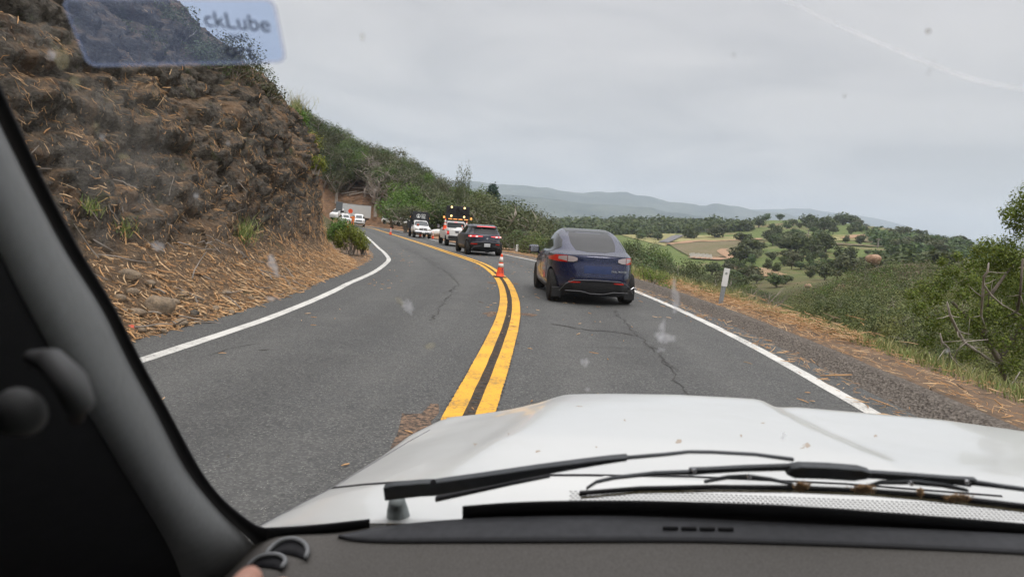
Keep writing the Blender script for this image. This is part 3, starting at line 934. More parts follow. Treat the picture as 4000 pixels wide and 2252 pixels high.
def verge_debris():
    rs = np.random.default_rng(12); n = 7500
    k = rs.integers(kat(2), kat(46), n); which = rs.random(n)
    kk = k
    off = np.where(which < .16, EDGE_R[kk] - .72 + rs.normal(size=n) * .13, EDGE_R[kk] + .32 + np.abs(rs.normal(size=n)) * .7)
    leftside = which > .80
    off = np.where(leftside, EDGE_L[kk] + .12 - np.abs(rs.normal(size=n)) * .35, off)
    P = np.c_[CL[kk] + NRM[kk] * off[:, None] + TAN[kk] * rs.normal(size=(n, 1)) * .3, ZC[kk] + BK[kk] * np.clip(off, -6, 6)]
    P[:, 2] += np.where(off > EDGE_R[kk] + .2, .01, .012) + rs.random(n) * .02 - np.clip(off - EDGE_R[kk] - 1.4, 0, 2) * .2
    N = np.tile([0, 0, 1.0], (n, 1)); Fl = np.c_[TAN[kk], np.zeros(n)]
    L = np.exp(rs.normal(-2.4, .55, n)).clip(.03, .4); W = (.006 + L * .06 * rs.random(n)).clip(.006, .028)
    V, F = sticks(P, N, Fl, L, W, rs, 1.5)
    tag(mesh_np('wood_chips', V, F, M_STRAW), kind='stuff')
    # a windrow of straw under and beyond the marker post
    m = 1500; k = rs.integers(kat(12), kat(23), m); h = np.abs(rs.normal(size=m)) * .08
    off = EDGE_R[k] + 1.25 + rs.normal(size=m) * .28
    P = np.c_[CL[k] + NRM[k] * off[:, None], ZC[k] + BK[k] * 5 + h + .02]
    V, F = sticks(P, np.tile([0, 0, 1.0], (m, 1)), np.c_[TAN[k], np.zeros(m)], .1 + rs.random(m) * .3, np.full(m, .014), rs, .9)
    tag(mesh_np('straw_debris', V, F, M_STRAW), kind='stuff')
    # scattered bits on the road
    m = 260; k = rs.integers(kat(3), kat(40), m); off = rs.choice([-.3, .32, -3.2, 3.4, 1.5], m) + rs.normal(size=m) * .35
    P = np.c_[CL[k] + NRM[k] * off[:, None], ZC[k] + BK[k] * off + .008]
    V, F = sticks(P, np.tile([0, 0, 1.0], (m, 1)), np.c_[TAN[k], np.zeros(m)], .03 + rs.random(m) * .1, np.full(m, .014), rs, 1.5)
    tag(mesh_np('wood_chips', V, F, M_STRAW), kind='stuff')


verge_debris()


def rock_mesh(seed, n1=10, n2=14):
    r = np.random.default_rng(seed)
    th = np.linspace(0, math.pi, n1); ph = np.linspace(0, 2 * math.pi, n2, endpoint=False)
    T, Ph = np.meshgrid(th, ph, indexing='ij')
    P = np.stack([np.sin(T) * np.cos(Ph), np.sin(T) * np.sin(Ph), np.cos(T)], -1)
    cut = r.normal(size=(9, 3)); cut /= np.linalg.norm(cut, axis=1)[:, None]
    f = np.min(np.where((P @ cut.T) > .1, .82 / np.maximum(P @ cut.T, .1), 9), axis=-1); f = np.minimum(f, 1)
    P = P * (f * (1 + .12 * fbm(P * 1.6 + seed, 3)))[..., None]
    I = np.arange(n1 * n2).reshape(n1, n2); J = np.c_[I, I[:, :1]]
    F = np.stack([J[:-1, :-1], J[1:, :-1], J[1:, 1:], J[:-1, 1:]], -1).reshape(-1, 4)
    return P.reshape(-1, 3) * .5, F


def stone_mat(name, a, b, c):
    m = Mat(name, .9, .15); x = m.noise(3, 6, .7); m.base(m.mix(m.val(m.noise(9, 5, .7), .45, .65, 0, .7), m.mix(m.val(x, .4, .6), a, b), c)); m.bump(m.noise(8, 6, .7), .7, .08); return m.m


M_STONE = stone_mat('loose_stone', (.22, .17, .12), (.34, .26, .18), (.10, .085, .07))
M_ORANGE_ROCK = stone_mat('orange_boulder', (.36, .22, .14), (.48, .33, .23), (.17, .11, .08))
RM = []
for i in range(5):
    V, F = rock_mesh(i + 1); me = mesh_np('rock', V, F, M_STONE); bpy.data.objects.remove(me); RM.append(bpy.data.meshes[-1] if False else None)
for x in list(bpy.data.meshes):
    if x.users == 0 and x.name.startswith('rock'): bpy.data.meshes.remove(x)


def rock(u=None, v=None, size=(.3, .3, .2), seed=1, mat=M_STONE, label='', pos=None, group=None, cat='rock', name='rock', sink=.25):
    if pos is None:
        fc = CP - CAM; zc = fc @ CF; U = IW / 2 + FPX * (fc @ CR) / zc; Vv = IH / 2 - FPX * (fc @ CU) / zc
        dd = (U - u) ** 2 + (Vv - v) ** 2 + np.where(zc < 2, 1e9, 0); j = np.argmin(dd); pos = CP.reshape(-1, 3)[j]
    V, F = rock_mesh(seed)
    o = mesh_np(name, V * np.array(size), F, mat)
    o.location = (pos[0], pos[1], pos[2] + size[2] * (.5 - sink)); o.rotation_euler = (rng.normal() * .15, rng.normal() * .15, rng.random() * 6)
    return tag(o, label, cat, group)


rock(625, 1215, (.42, .4, .34), 3, label='large pale squared stone at the foot of the cut, half buried in straw')
rock(500, 1095, (.34, .25, .2), 5, label='flat topped pale stone above the biggest stone in the straw')
rock(530, 1225, (.26, .2, .12), 6, label='tan flat stone left of the biggest stone in the straw')
rock(700, 1265, (.26, .18, .12), 7, label='low tan stone right of the biggest stone beside the road edge')
rock(760, 1235, (.22, .14, .12), 8, mat=stone_mat('dark_stone', (.05, .045, .04), (.09, .08, .07), (.15, .13, .1)), label='small dark stone among twigs near the road edge')
for i, (u, v, s) in enumerate([(470, 1170, .14), (560, 1290, .12), (590, 1120, .15), (840, 1215, .12), (680, 1180, .13), (905, 1225, .12), (980, 1175, .12), (640, 1300, .1), (720, 1150, .12), (1150, 1140, .12), (1250, 1090, .13), (450, 1240, .13), (520, 1150, .16), (880, 1150, .14)]):
    rock(u, v, (s * 1.3, s, s * .8), 20 + i, label='small loose stone lying in the straw at the foot of the rock cut', group='small stones at the foot of the cut')

# twigs lying in the debris
mb = MB(); rs = np.random.default_rng(5)
cand = np.nonzero((CO.ravel() < 2.2) & (CP[..., 1].ravel() > 7) & (CP[..., 1].ravel() < 16))[0]
for j in rs.choice(cand, 90):
    p = CP.reshape(-1, 3)[j] + CN.reshape(-1, 3)[j] * .05; d = CFALL.reshape(-1, 3)[j] * rs.normal() + np.array([rs.normal(), rs.normal(), rs.random() * .4]) * .7
    d /= np.linalg.norm(d); L = .2 + rs.random() * .55; q = [p + d * L * t + rs.normal(size=3) * .03 * L for t in (0, .3, .6, 1)]
    mb.tube(q, [.012, .011, .009, .005], 5)
tag(mb.build('twigs', M_TWIG), kind='stuff')

# red scrap at the foot
mb = MB(); c = unz(575, 1312, zroad); mb.box((c[0] - .25, c[1], c[2] + .07), (.16, .1, .05), Matrix.Rotation(.5, 3, 'X') @ Matrix.Rotation(.6, 3, 'Z'), .015)
tag(mb.build('litter_scrap', plain('red_plastic', (.55, .09, .05), .5), None), 'crumpled red plastic scrap in the straw beside the road edge', 'litter')

# ------------------------------------------------------------------ grass on the verge and tufts on the cut
def grass_mat(name, a, b, c):
    m = Mat(name, .6, .25); g = m.n('ShaderNodeNewGeometry')
    m.base(m.ramp(g.outputs['Random Per Island'], [(0, a), (.5, b), (1.0, c)])); return m.m


M_GRASS = grass_mat('green_grass', (.10, .16, .035), (.16, .22, .055), (.30, .28, .11))
M_DRYG = grass_mat('dry_grass', (.42, .36, .17), (.30, .27, .12), (.20, .23, .08))


def blades(P, H, W, rs, lean=.35, upv=None):
    n = len(P); a = rs.random(n) * 6.283; l = rs.normal(size=(n, 2)) * lean
    side = np.c_[np.cos(a), np.sin(a), 0 * a] * W[:, None] / 2
    mid = P + np.c_[l * H[:, None] * .35, H * .55]; tip = P + np.c_[l * H[:, None], H * .95]
    V = np.stack([P - side, P + side, mid + side * .7, mid - side * .7, tip], 1).reshape(-1, 3); o = np.arange(n)[:, None] * 5
    q = o + np.array([[0, 1, 2, 3]]); t = o + np.array([[3, 2, 4]])
    return V, q, t


def grass(name, P, H, W, rs, mat, lean=.35):
    V, q, t = blades(P, H, W, rs, lean)
    F = np.concatenate([q, np.c_[t, t[:, 2:]]]) if False else None
    me_f = [tuple(x) for x in q] + [tuple(x) for x in t]
    return tag(mesh_np(name, V, me_f, mat), kind='stuff')


rs = np.random.default_rng(21)
n = 14000
k = rs.integers(kat(3), kat(30), n); off = EDGE_R[k] + 1.25 + np.abs(rs.normal(size=n)) * .9
x, y = (CL[k] + NRM[k] * off[:, None] + TAN[k] * rs.normal(size=(n, 1)) * .3).T
dens = fbm(np.stack([x * .6, y * .6, 0 * x], -1), 3) + .35 - .5 * sm((y - 12) / 12) + .5 * sm((y - 19) / 3) > 0
x, y, k, off = x[dens], y[dens], k[dens], off[dens]
z = np.maximum(terrain(x, y), ZC[k] + BK[k] * 5.5 - .06 - np.clip(off - EDGE_R[k] - 1.6, 0, 3) * .32)
hh = (.10 + rs.random(len(x)) * .22) * (1 + .6 * (y > 18))
sel = rs.random(len(x)) < .62 - .3 * (y > 16)
grass('grass', np.c_[x, y, z - .02][sel], hh[sel], np.full(sel.sum(), .010) + y[sel] * .0004, rs, M_GRASS)
grass('grass', np.c_[x, y, z - .02][~sel], hh[~sel] * 1.1, np.full((~sel).sum(), .008) + y[~sel] * .0004, rs, M_DRYG)


def tuft(u, v, n, h, s, mat, name='grass_tuft', label='', group=None, cat='grass tuft'):
    fc = CP - CAM; zc = fc @ CF; U = IW / 2 + FPX * (fc @ CR) / zc; Vv = IH / 2 - FPX * (fc @ CU) / zc
    dd = (U - u) ** 2 + (Vv - v) ** 2 + np.where(zc < 2, 1e9, 0); j = np.argmin(dd); c = CP.reshape(-1, 3)[j]
    P = c + rs.normal(size=(n, 3)) * [s, s, s * .5] * .5
    V, q, t = blades(P, h * (.5 + rs.random(n)), np.full(n, .012), rs, .7)
    o = mesh_np(name, V, [tuple(x) for x in q] + [tuple(x) for x in t], mat)
    return tag(o, label, cat, group)


tuft(940, 935, 220, .38, .35, M_GRASS, label='bright green grass tuft growing at the foot of the rock face')
tuft(825, 840, 160, .3, .35, M_GRASS, label='green tuft growing in a cleft above the straw slope')
tuft(870, 575, 140, .32, .3, M_GRASS, label='green tuft high on the face beside a straw filled gully')
tuft(750, 580, 120, .3, .3, M_GRASS, label='thin green tuft on the dark face left of the gully')
tuft(1205, 680, 120, .3, .3, M_GRASS, label='green tuft near the outer edge of the rock face')
tuft(470, 910, 90, .16, .25, M_GRASS, label='small fern like tuft low on the dark rock beside the pillar')
tuft(345, 830, 90, .2, .2, M_GRASS, label='small yellow green tuft on tan soil beside the pillar')
tuft(840, 500, 120, .3, .4, M_DRYG, label='dry yellow tuft under the crest of the cut')
tuft(1140, 420, 200, .4, .6, M_DRYG, label='dry grass clump hanging over the crest of the cut')

# ------------------------------------------------------------------ the haze between here and the far ranges
mb = MB(); mb.box((0, 0, 240), (18000, 18000, 780))
hz = mb.build('haze', None); tag(hz, kind='stuff')
hm = bpy.data.materials.new('haze'); hm.use_nodes = True; t = hm.node_tree; t.nodes.clear()
ho = t.nodes.new('ShaderNodeOutputMaterial'); pv = t.nodes.new('ShaderNodeVolumePrincipled')
pv.inputs['Color'].default_value = (.77, .865, 1.0, 1); pv.inputs['Density'].default_value = 1.6e-4; pv.inputs['Anisotropy'].default_value = .1
t.links.new(pv.outputs[0], ho.inputs['Volume']); hz.data.materials.append(hm)

# ------------------------------------------------------------------ vegetation
def blob_crown(blobs, n, size, rs, up=.5, shell=.62, squash=1.0):
    """leaf clumps spread through overlapping blobs; blobs: (x, y, z, r)"""
    B = np.array(blobs, float); w = B[:, 3] ** 2; i = rs.choice(len(B), n, p=w / w.sum())
    d = rs.normal(size=(n, 3)); d /= np.linalg.norm(d, axis=1)[:, None]
    rr = shell + (1 - shell) * rs.random(n) ** .6; rr *= 1 + .16 * rs.normal(size=n)
    P = B[i, :3] + d * (B[i, 3] * rr)[:, None] * [1, 1, squash]
    nrm = d + [0, 0, up] + rs.normal(size=(n, 3)) * .65; nrm /= np.linalg.norm(nrm, axis=1)[:, None]
    a = np.cross(nrm, rs.normal(size=(n, 3))); a /= np.linalg.norm(a, axis=1)[:, None]; b = np.cross(nrm, a)
    s = size * (.55 + .9 * rs.random(n))[:, None]
    V = np.stack([P - a * s, P - b * s * .62 + nrm * s * .18, P + a * s, P + b * s * .62 + nrm * s * .18], 1).reshape(-1, 3)
    F = np.arange(4 * n).reshape(n, 4)
    return V, F


def limb_mesh(rs, h=.55, r0=.045, n=5, spread=.38, tw=14, lean=.06, mb=None):
    mb = mb or MB()
    top = Vector((rs.normal() * lean, rs.normal() * lean, h * .55))
    mb.tube([(0, 0, -.06), (rs.normal() * .01, rs.normal() * .01, h * .22), top], [r0, r0 * .8, r0 * .6], 7)
    for i in range(n):
        a = 6.283 * i / n + rs.random(); e = Vector((math.cos(a) * spread * (.6 + .6 * rs.random()), math.sin(a) * spread * (.6 + .6 * rs.random()), h * (.85 + .5 * rs.random())))
        st = top * (.6 + .4 * rs.random()); m1 = st.lerp(e, .45) + Vector((rs.normal(), rs.normal(), rs.normal())) * .03
        mb.tube([st, m1, e], [r0 * .5, r0 * .33, r0 * .12], 5)
        for j in range(max(1, tw // n)):
            s = st.lerp(e, .4 + .6 * rs.random()); q = s + Vector((rs.normal() * .12, rs.normal() * .12, .05 + rs.random() * .12))
            mb.tube([s, s.lerp(q, .5) + Vector((rs.normal() * .015, rs.normal() * .015, 0)), q], [r0 * .16, r0 * .12, r0 * .05], 4)
    return mb


def rnd_blobs(rs, n, R0=.3, zc=.62, zs=.22, spread=.28, rmin=.13, rmax=.24):
    out = []
    for i in range(n):
        a = rs.random() * 6.283; q = rs.random() ** .5 * spread
        out.append((math.cos(a) * q, math.sin(a) * q, zc + rs.normal() * zs * .5, rmin + rs.random() * (rmax - rmin)))
    return out


L_OAK = leafmat('oak_leaves', (.034, .052, .018), (.080, .100, .036))
L_OLIVE = leafmat('grey_green_leaves', (.055, .065, .032), (.115, .120, .062))
L_LIGHT = leafmat('light_green_leaves', (.055, .095, .020), (.120, .165, .045))
L_PINE = leafmat('pine_needles', (.014, .032, .020), (.030, .055, .032), val=.2)
L_SCRUB = leafmat('scrub_leaves', (.060, .080, .026), (.125, .135, .055), vary=(.21, .20, .075))
L_SCRUB2 = leafmat('scrub_leaves_dark', (.032, .050, .018), (.075, .095, .036), vary=(.11, .125, .05))
L_SCRUBD = leafmat('dry_scrub', (.15, .125, .085), (.25, .21, .14), transl=.1)
M_BARK = plain('grey_bark', (.17, .145, .12), .9, .1, var=.4, vs=4)
M_PALEBARK = plain('pale_bark', (.34, .30, .26), .9, .1, var=.3, vs=4)

PROTO = {}


def proto(key, blobs_n, nleaf, lsize, leaf, bark, seed, trunk=True, bare=0, h=.6, **kw):
    rs = np.random.default_rng(seed)
    tr = limb_mesh(rs, h=h, tw=14 + bare, n=6 if bare else 5)
    t = tr.build('trunk', bark); me_t = t.data; bpy.data.objects.remove(t)
    V, F = blob_crown(rnd_blobs(rs, blobs_n, **kw), nleaf, lsize, rs)
    c = mesh_np('crown', V, F, leaf); me_c = c.data; bpy.data.objects.remove(c)
    PROTO[key] = (me_t, me_c)


for i in range(4):
    proto(f'oak{i}', 12 + i * 2, 4200, .017, L_OAK, M_BARK, 100 + i, zs=.2)
    proto(f'olive{i}', 13 + i, 3400, .016, L_OLIVE, M_PALEBARK, 120 + i, bare=16, zs=.26)
    proto(f'light{i}', 11 + i * 2, 3800, .018, L_LIGHT, M_BARK, 140 + i, zs=.24)
    proto(f'faroak{i}', 7 + i, 620, .058, L_OAK, M_BARK, 160 + i, zc=.5, zs=.24, h=.4, rmin=.17, rmax=.26)
    proto(f'farlight{i}', 7 + i, 560, .058, L_OLIVE, M_BARK, 180 + i, zc=.5, zs=.16, h=.4, rmin=.17, rmax=.26)
    proto(f'shrub{i}', 7 + i, 1500, .03, L_SCRUB, M_BARK, 200 + i, zc=.4, zs=.2, h=.35, rmin=.15, rmax=.24)
proto('bare0', 3, 90, .03, L_OLIVE, M_PALEBARK, 300, bare=60, zs=.3)
proto('bare1', 4, 160, .03, L_OLIVE, M_PALEBARK, 301, bare=70, zs=.3)
proto('bare2', 4, 120, .03, L_OLIVE, M_PALEBARK, 302, bare=80, zs=.3)
# a pine: tiers of drooping fronds
rs = np.random.default_rng(33); t = MB().tube([(0, 0, -.05), (0, 0, .5), (0, 0, .98)], [.04, .025, .006], 7).build('trunk', M_BARK); tm = t.data; bpy.data.objects.remove(t)
bl = [(math.cos(a) * q, math.sin(a) * q, z, .085) for z in np.linspace(.28, .95, 9) for q in [(1.02 - z) * .42] for a in rs.random(6) * 6.283] + [(0, 0, z, .1) for z in np.linspace(.35, .95, 6)]
V, F = blob_crown(bl, 4200, .018, rs); c = mesh_np('crown', V, F, L_PINE); cm = c.data; bpy.data.objects.remove(c); PROTO['pine0'] = (tm, cm)

ADJ = {'oak': 'dark green', 'olive': 'grey green', 'light': 'bright green', 'faroak': 'dark', 'farlight': 'greyish', 'bare': 'bare'}


def tree(key, pos, w, h=None, name='oak_tree', label='', group=None, cat='tree', rz=None, seed=None):
    h = h or w
    o = bpy.data.objects.new(name, None); COL.objects.link(o); o.empty_display_size = .2
    o.location = (float(pos[0]), float(pos[1]), float(pos[2]))
    o.rotation_euler = (0, 0, rng.random() * 6.28 if rz is None else rz); o.scale = (w, w, h)
    tm, cm = PROTO[key]
    for nm, me in (('trunk', tm), ('crown', cm)):
        c = bpy.data.objects.new(nm, me); COL.objects.link(c); c.parent = o
    return tag(o, label, cat, group)


def in_poly(u, v, P):
    c = False
    for (x1, y1), (x2, y2) in zip(P, P[1:] + P[:1]):
        if (y1 > v) != (y2 > v) and u < (x2 - x1) * (v - y1) / (y2 - y1) + x1: c = not c
    return c


def scatter(poly, n, mind, rs, y0=6, y1=6000, tries=40, zoff=0.0):
    """random ground points seen inside a region, at least mind metres apart"""
    us = [p[0] for p in poly]; vs = [p[1] for p in poly]; out = []
    for _ in range(n * tries):
        if len(out) >= n: break
        u = rs.uniform(min(us), max(us)); v = rs.uniform(min(vs), max(vs))
        if not in_poly(u, v, poly): continue
        p = hit(u, v, y0, y1, zoff)
        if p is None: continue
        if p[1] < 170 and dcl(p[0], p[1])[0] > -6 and dcl(p[0], p[1])[0] < 9: continue
        md = mind(p) if callable(mind) else mind
        if any((p[0] - q[0]) ** 2 + (p[1] - q[1]) ** 2 < md * md for q in out): continue
        out.append(p)
    return out


# --- wooded hill beyond the bend
rs = np.random.default_rng(50)
hillpoly = [(1160, 400), (1260, 495), (1340, 515), (1430, 562), (1580, 605), (1700, 685), (1770, 722), (1860, 748), (1870, 800), (1700, 790), (1560, 735), (1480, 690), (1290, 655), (1200, 560), (1120, 480)]
for i, p in enumerate(scatter(hillpoly, 230, 2.4, rs, 112, 260, zoff=7.0)):
    r = rs.random(); key = ('oak' if r < .26 else 'light' if r < .46 else 'olive' if r < .93 else 'bare') + str(rs.integers(0, 3))
    s = 6.0 + rs.random() * 3.0; hgt = 7.0 + rs.random() * .9
    if 'bare' in key: lab, nm = 'bare grey tree among green oaks on the wooded hill', 'bare_tree'
    elif 'light' in key: lab, nm = 'bright green oak on the wooded hill above the bend', 'oak_tree'
    elif 'olive' in key: lab, nm = 'thin grey green oak on the wooded hill above the bend', 'oak_tree'
    else: lab, nm = 'dark green oak on the wooded hill above the bend', 'oak_tree'
    tree(key, p, s, hgt, nm, lab, lab.split(' on the')[0].split(' among')[0] + ' trees of the wooded hill')
# crest line trees against the sky
for u, v, k, s in [(1165, 395, 'light0', 6), (1205, 420, 'light1', 6.5), (1240, 450, 'oak0', 7), (1290, 480, 'oak1', 7.5), (1340, 500, 'olive1', 7), (1400, 540, 'olive2', 8), (1470, 575, 'oak2', 8.5), (1530, 590, 'olive0', 8), (1600, 640, 'olive3', 8), (1650, 665, 'oak3', 7.5), (1715, 700, 'olive1', 8), (1770, 735, 'oak0', 8), (1830, 760, 'olive2', 8), (1880, 790, 'olive0', 8)]:
    p = at_y(u, v + 45, 158 if u < 1300 else 170 if u < 1700 else 150)
    g = float(terrain(p[0], p[1])); top = p[2] + 45 / FPX * 165
    hgt = max(s, min(14, top - g))
    tree(k, (p[0], p[1], min(g, top - hgt)), s * 1.15, hgt, 'oak_tree', 'oak standing on the skyline of the wooded hill', 'oaks along the skyline of the wooded hill')

# grey leafless thicket in the middle of the hill
for i, p in enumerate(scatter([(1450, 590), (1590, 640), (1600, 720), (1470, 690)], 16, 2.2, rs, 112, 260, zoff=7.5)):
    tree(f'bare{i % 3}', p - np.array([0, 2.0, 0]), 6 + rs.random() * 2, 8 + rs.random() * 1.0, 'bare_tree', 'leafless grey tree in the thicket halfway along the wooded hill', 'leafless grey thicket')

# --- trees below the road in the middle
named = [
    (1540, 750, 'light1', 112, 8, 6.8, 'bright green oak right of the cleared slope, behind the far trucks'),
    (1600, 725, 'light2', 118, 8.5, 8.5, 'tall bright green oak at the right end of the cleared slope'),
    (1590, 800, 'olive3', 92, 7.2, 4.4, 'low grey green oak with pale limbs left of the black dump body'),
    (1690, 800, 'light0', 96, 8, 6.6, 'green oak behind the black dump body of the work truck'),
    (1770, 790, 'oak1', 92, 9, 7.2, 'green oak behind the arrow board truck'),
    (1850, 775, 'olive0', 80, 8.5, 6.4, 'grey green oak with bare twigs behind the arrow board'),
    (1945, 795, 'olive1', 64, 8.0, 6.0, 'large grey green oak with pale branches right of the dark car'),
    (2040, 815, 'olive2', 66, 7.5, 5.2, 'grey green oak between the two dark blue cars'),
    (1660, 735, 'olive2', 126, 8, 9, 'grey oak above the black dump body'),
    (1750, 740, 'olive3', 120, 8.5, 8.5, 'rounded grey oak on the hill foot above the arrow board'),
    (1806, 697, 'olive0', 118, 3.6, 8, 'thin grey oak with an open top above the arrow board'),
    (1925, 752, 'pine0', 120, 9, 8.0, 'dark green pine standing alone against the far hills'),
    (1870, 775, 'light3', 108, 7, 6.0, 'green oak left of the lone dark pine'),
    (2110, 850, 'olive1', 95, 8, 6.0, 'olive green oak behind the left side of the near blue car'),
    (2010, 795, 'oak2', 100, 8, 6.4, 'dark green oak right of the lone pine'),
]
for u, v, k, Y, w, h, lab in named:
    top = at_y(u, v, Y); g = float(terrain(top[0], top[1])); b = min(g, top[2] - h * .8); H = max(top[2] - b, 2.5)
    tree(k, (top[0], top[1], top[2] - H), w, H * 1.08, 'pine_tree' if 'pine' in k else 'oak_tree', lab)
rs = np.random.default_rng(51)
LU = [1480, 1560, 1640, 1750, 1850, 1950, 2050, 2110, 2170, 2300, 2480, 2560, 2650, 2750, 2850, 2950, 3030]
LV = [800, 790, 780, 775, 780, 800, 830, 862, 895, 925, 945, 975, 1010, 1065, 1095, 1120, 1165]
for lab, grp, u0, u1, n, lays, ks in [
    ('oak in the canopy behind the work trucks', 'canopy behind the trucks', 1600, 2060, 34, [(0, 118), (28, 104), (58, 92), (92, 82)], ['oak0', 'olive0', 'olive1', 'olive2', 'light1', 'oak3']),
    ('oak in the canopy behind the near blue car', 'canopy behind the near blue car', 2040, 2480, 44, [(0, 125), (25, 100), (50, 82), (80, 66), (110, 54)], ['oak0', 'oak1', 'olive2', 'oak2', 'olive3', 'olive0']),
    ('oak in the canopy in the hollow right of the blue car', 'canopy in the hollow below the road', 2440, 3060, 70, [(0, 120), (28, 98), (58, 80), (88, 66), (120, 54), (150, 45)], ['oak0', 'oak1', 'olive1', 'oak2', 'light2', 'olive3'])]:
    for dv, Y in lays:
        m = n // len(lays)
        for i in range(m):
            u = u0 + (u1 - u0) * (i + rs.random()) / m; v = np.interp(u, LU, LV) + dv + rs.normal() * 9; Yy = Y * (1 + rs.normal() * .05)
            top = at_y(u, v, Yy)
            if dcl(top[0], top[1])[0] < 8 and Yy < 112: continue
            g = float(terrain(top[0], top[1])); H = float(np.clip(top[2] - g, 3.0, 9.0)); w = 5.2 + rs.random() * 2.6
            kk_ = ks[rs.integers(0, len(ks))]; adj = ADJ[kk_[:-1]]; row = 'top edge' if dv == 0 else 'upper part' if dv < 40 else 'middle' if dv < 85 else 'lowest part'; tail = lab.split('canopy')[1]
            tree(kk_, (top[0], top[1], top[2] - H), w, H * 1.08, 'oak_tree', f'{adj} oak, {row} of the canopy{tail}', f'{adj} oaks, {row} of the {grp}')

# --- the valley: oaks one can tell apart
VAL = [  # (u centre, v foot, width px, height px, key, label)
    (2700, 932, 82, 60, 'faroak0', 'round dark oak right of the grey farm track'),
    (2795, 930, 96, 64, 'faroak1', 'broad dark oak second right of the farm track'),
    (2900, 905, 70, 50, 'faroak2', 'dark oak at the left edge of the green hillside'),
    (2965, 890, 60, 55, 'faroak3', 'dark oak near the skyline left of the hilltop'),
    (2990, 860, 40, 30, 'faroak0', 'small dark oak on the skyline at the left of the hilltop'),
    (3045, 858, 36, 26, 'faroak1', 'small oak on the skyline above the bright grass gap'),
    (3100, 885, 50, 36, 'farlight1', 'pale oak on the bright grass under the skyline'),
    (3150, 890, 76, 60, 'faroak1', 'left dark oak of the big hilltop grove'),
    (3215, 905, 96, 66, 'faroak2', 'middle dark oak of the big hilltop grove'),
    (3290, 880, 104, 60, 'faroak3', 'tall spreading oak at the right of the hilltop grove'),
    (3360, 905, 60, 34, 'faroak0', 'small oak right of the hilltop grove on the shoulder of the hill'),
    (3420, 915, 40, 30, 'faroak1', 'lone windswept oak at the top of the dirt track'),
    (3030, 925, 60, 50, 'faroak2', 'left oak of the middle thicket below the green hillside'),
    (3085, 985, 120, 76, 'faroak3', 'large dark oak at the left of the central grove'),
    (3170, 985, 110, 60, 'faroak0', 'large dark oak in the middle of the central grove'),
    (2940, 985, 110, 50, 'faroak1', 'broad oak above the curved dirt track'),
    (2890, 1025, 112, 74, 'faroak2', 'big round oak right of the vineyard'),
    (3010, 1008, 60, 34, 'farlight2', 'greyish oak beside the big round oak in the meadow'),
    (3095, 1032, 78, 56, 'farlight3', 'open crowned oak with visible limbs in the meadow'),
    (3130, 1052, 70, 36, 'faroak3', 'low dark oak right under the open crowned oak'),
    (3185, 1052, 66, 44, 'faroak0', 'dark oak in the row left of the meadow centre'),
    (3230, 1048, 44, 44, 'faroak1', 'narrow dark oak at the end of the meadow row'),
    (3205, 1010, 32, 26, 'faroak2', 'small bush above the meadow row'),
    (3290, 1066, 50, 46, 'faroak3', 'lone oak in the middle of the green meadow'),
    (3300, 1012, 80, 54, 'faroak0', 'dark oak on the meadow below the tilled strip'),
    (3375, 1038, 66, 48, 'farlight0', 'grey oak left of the meadow hedge'),
    (3440, 1020, 80, 46, 'faroak1', 'broad dark oak below the second dirt road'),
    (3505, 1012, 120, 66, 'faroak2', 'large domed oak at the right of the meadow'),
    (3560, 960, 80, 40, 'faroak3', 'dark oak of the right hand ridge'),
    (3480, 950, 60, 40, 'faroak0', 'oak at the left end of the right hand ridge'),
    (3630, 970, 110, 46, 'faroak1', 'broad oak in the middle of the right hand ridge'),
    (3730, 975, 100, 40, 'faroak2', 'low broad oak at the right end of the ridge'),
    (3560, 1062, 34, 24, 'faroak3', 'small round bush on the meadow above the orange boulder'),
    (3070, 1110, 56, 44, 'farlight1', 'spreading oak standing on bare tan ground'),
    (3160, 1140, 116, 74, 'faroak0', 'large dark oak at the lower edge of the meadow'),
    (2920, 1060, 36, 22, 'faroak1', 'small tree on the tan field left'),
    (2920, 1072, 26, 20, 'faroak2', 'bush on the tan field right of the post'),
    (2965, 1078, 34, 18, 'faroak3', 'low bush on the tan field edge'),
    (3005, 1080, 24, 16, 'faroak0', 'little bush at the point of the tan field'),
    (3380, 1112, 120, 60, 'farlight2', 'grey shrubby oak below the meadow'),
    (3470, 1118, 90, 50, 'faroak1', 'dark shrubby oak left of the orange boulder'),
    (3590, 1100, 110, 56, 'faroak2', 'dark green oak behind the orange boulder'),
    (2540, 930, 34, 24, 'faroak0', 'dark oak left of the pair in the near vineyard'),
    (2500, 935, 50, 28, 'faroak1', 'dark oak on the left of the pair below the field'),
    (2570, 940, 46, 40, 'faroak3', 'dark oak on the right of the pair below the field'),
]
for u, v, w, h, k, lab in VAL:
    p = hit(u, v, 150, 2500)
    if p is None: p = at_y(u, v, 500)
    sx = p[1] / FPX
    tree(k, (p[0], p[1], p[2] - h * sx * .08), w * sx * 1.12, h * sx * 1.08, 'oak_tree', lab)

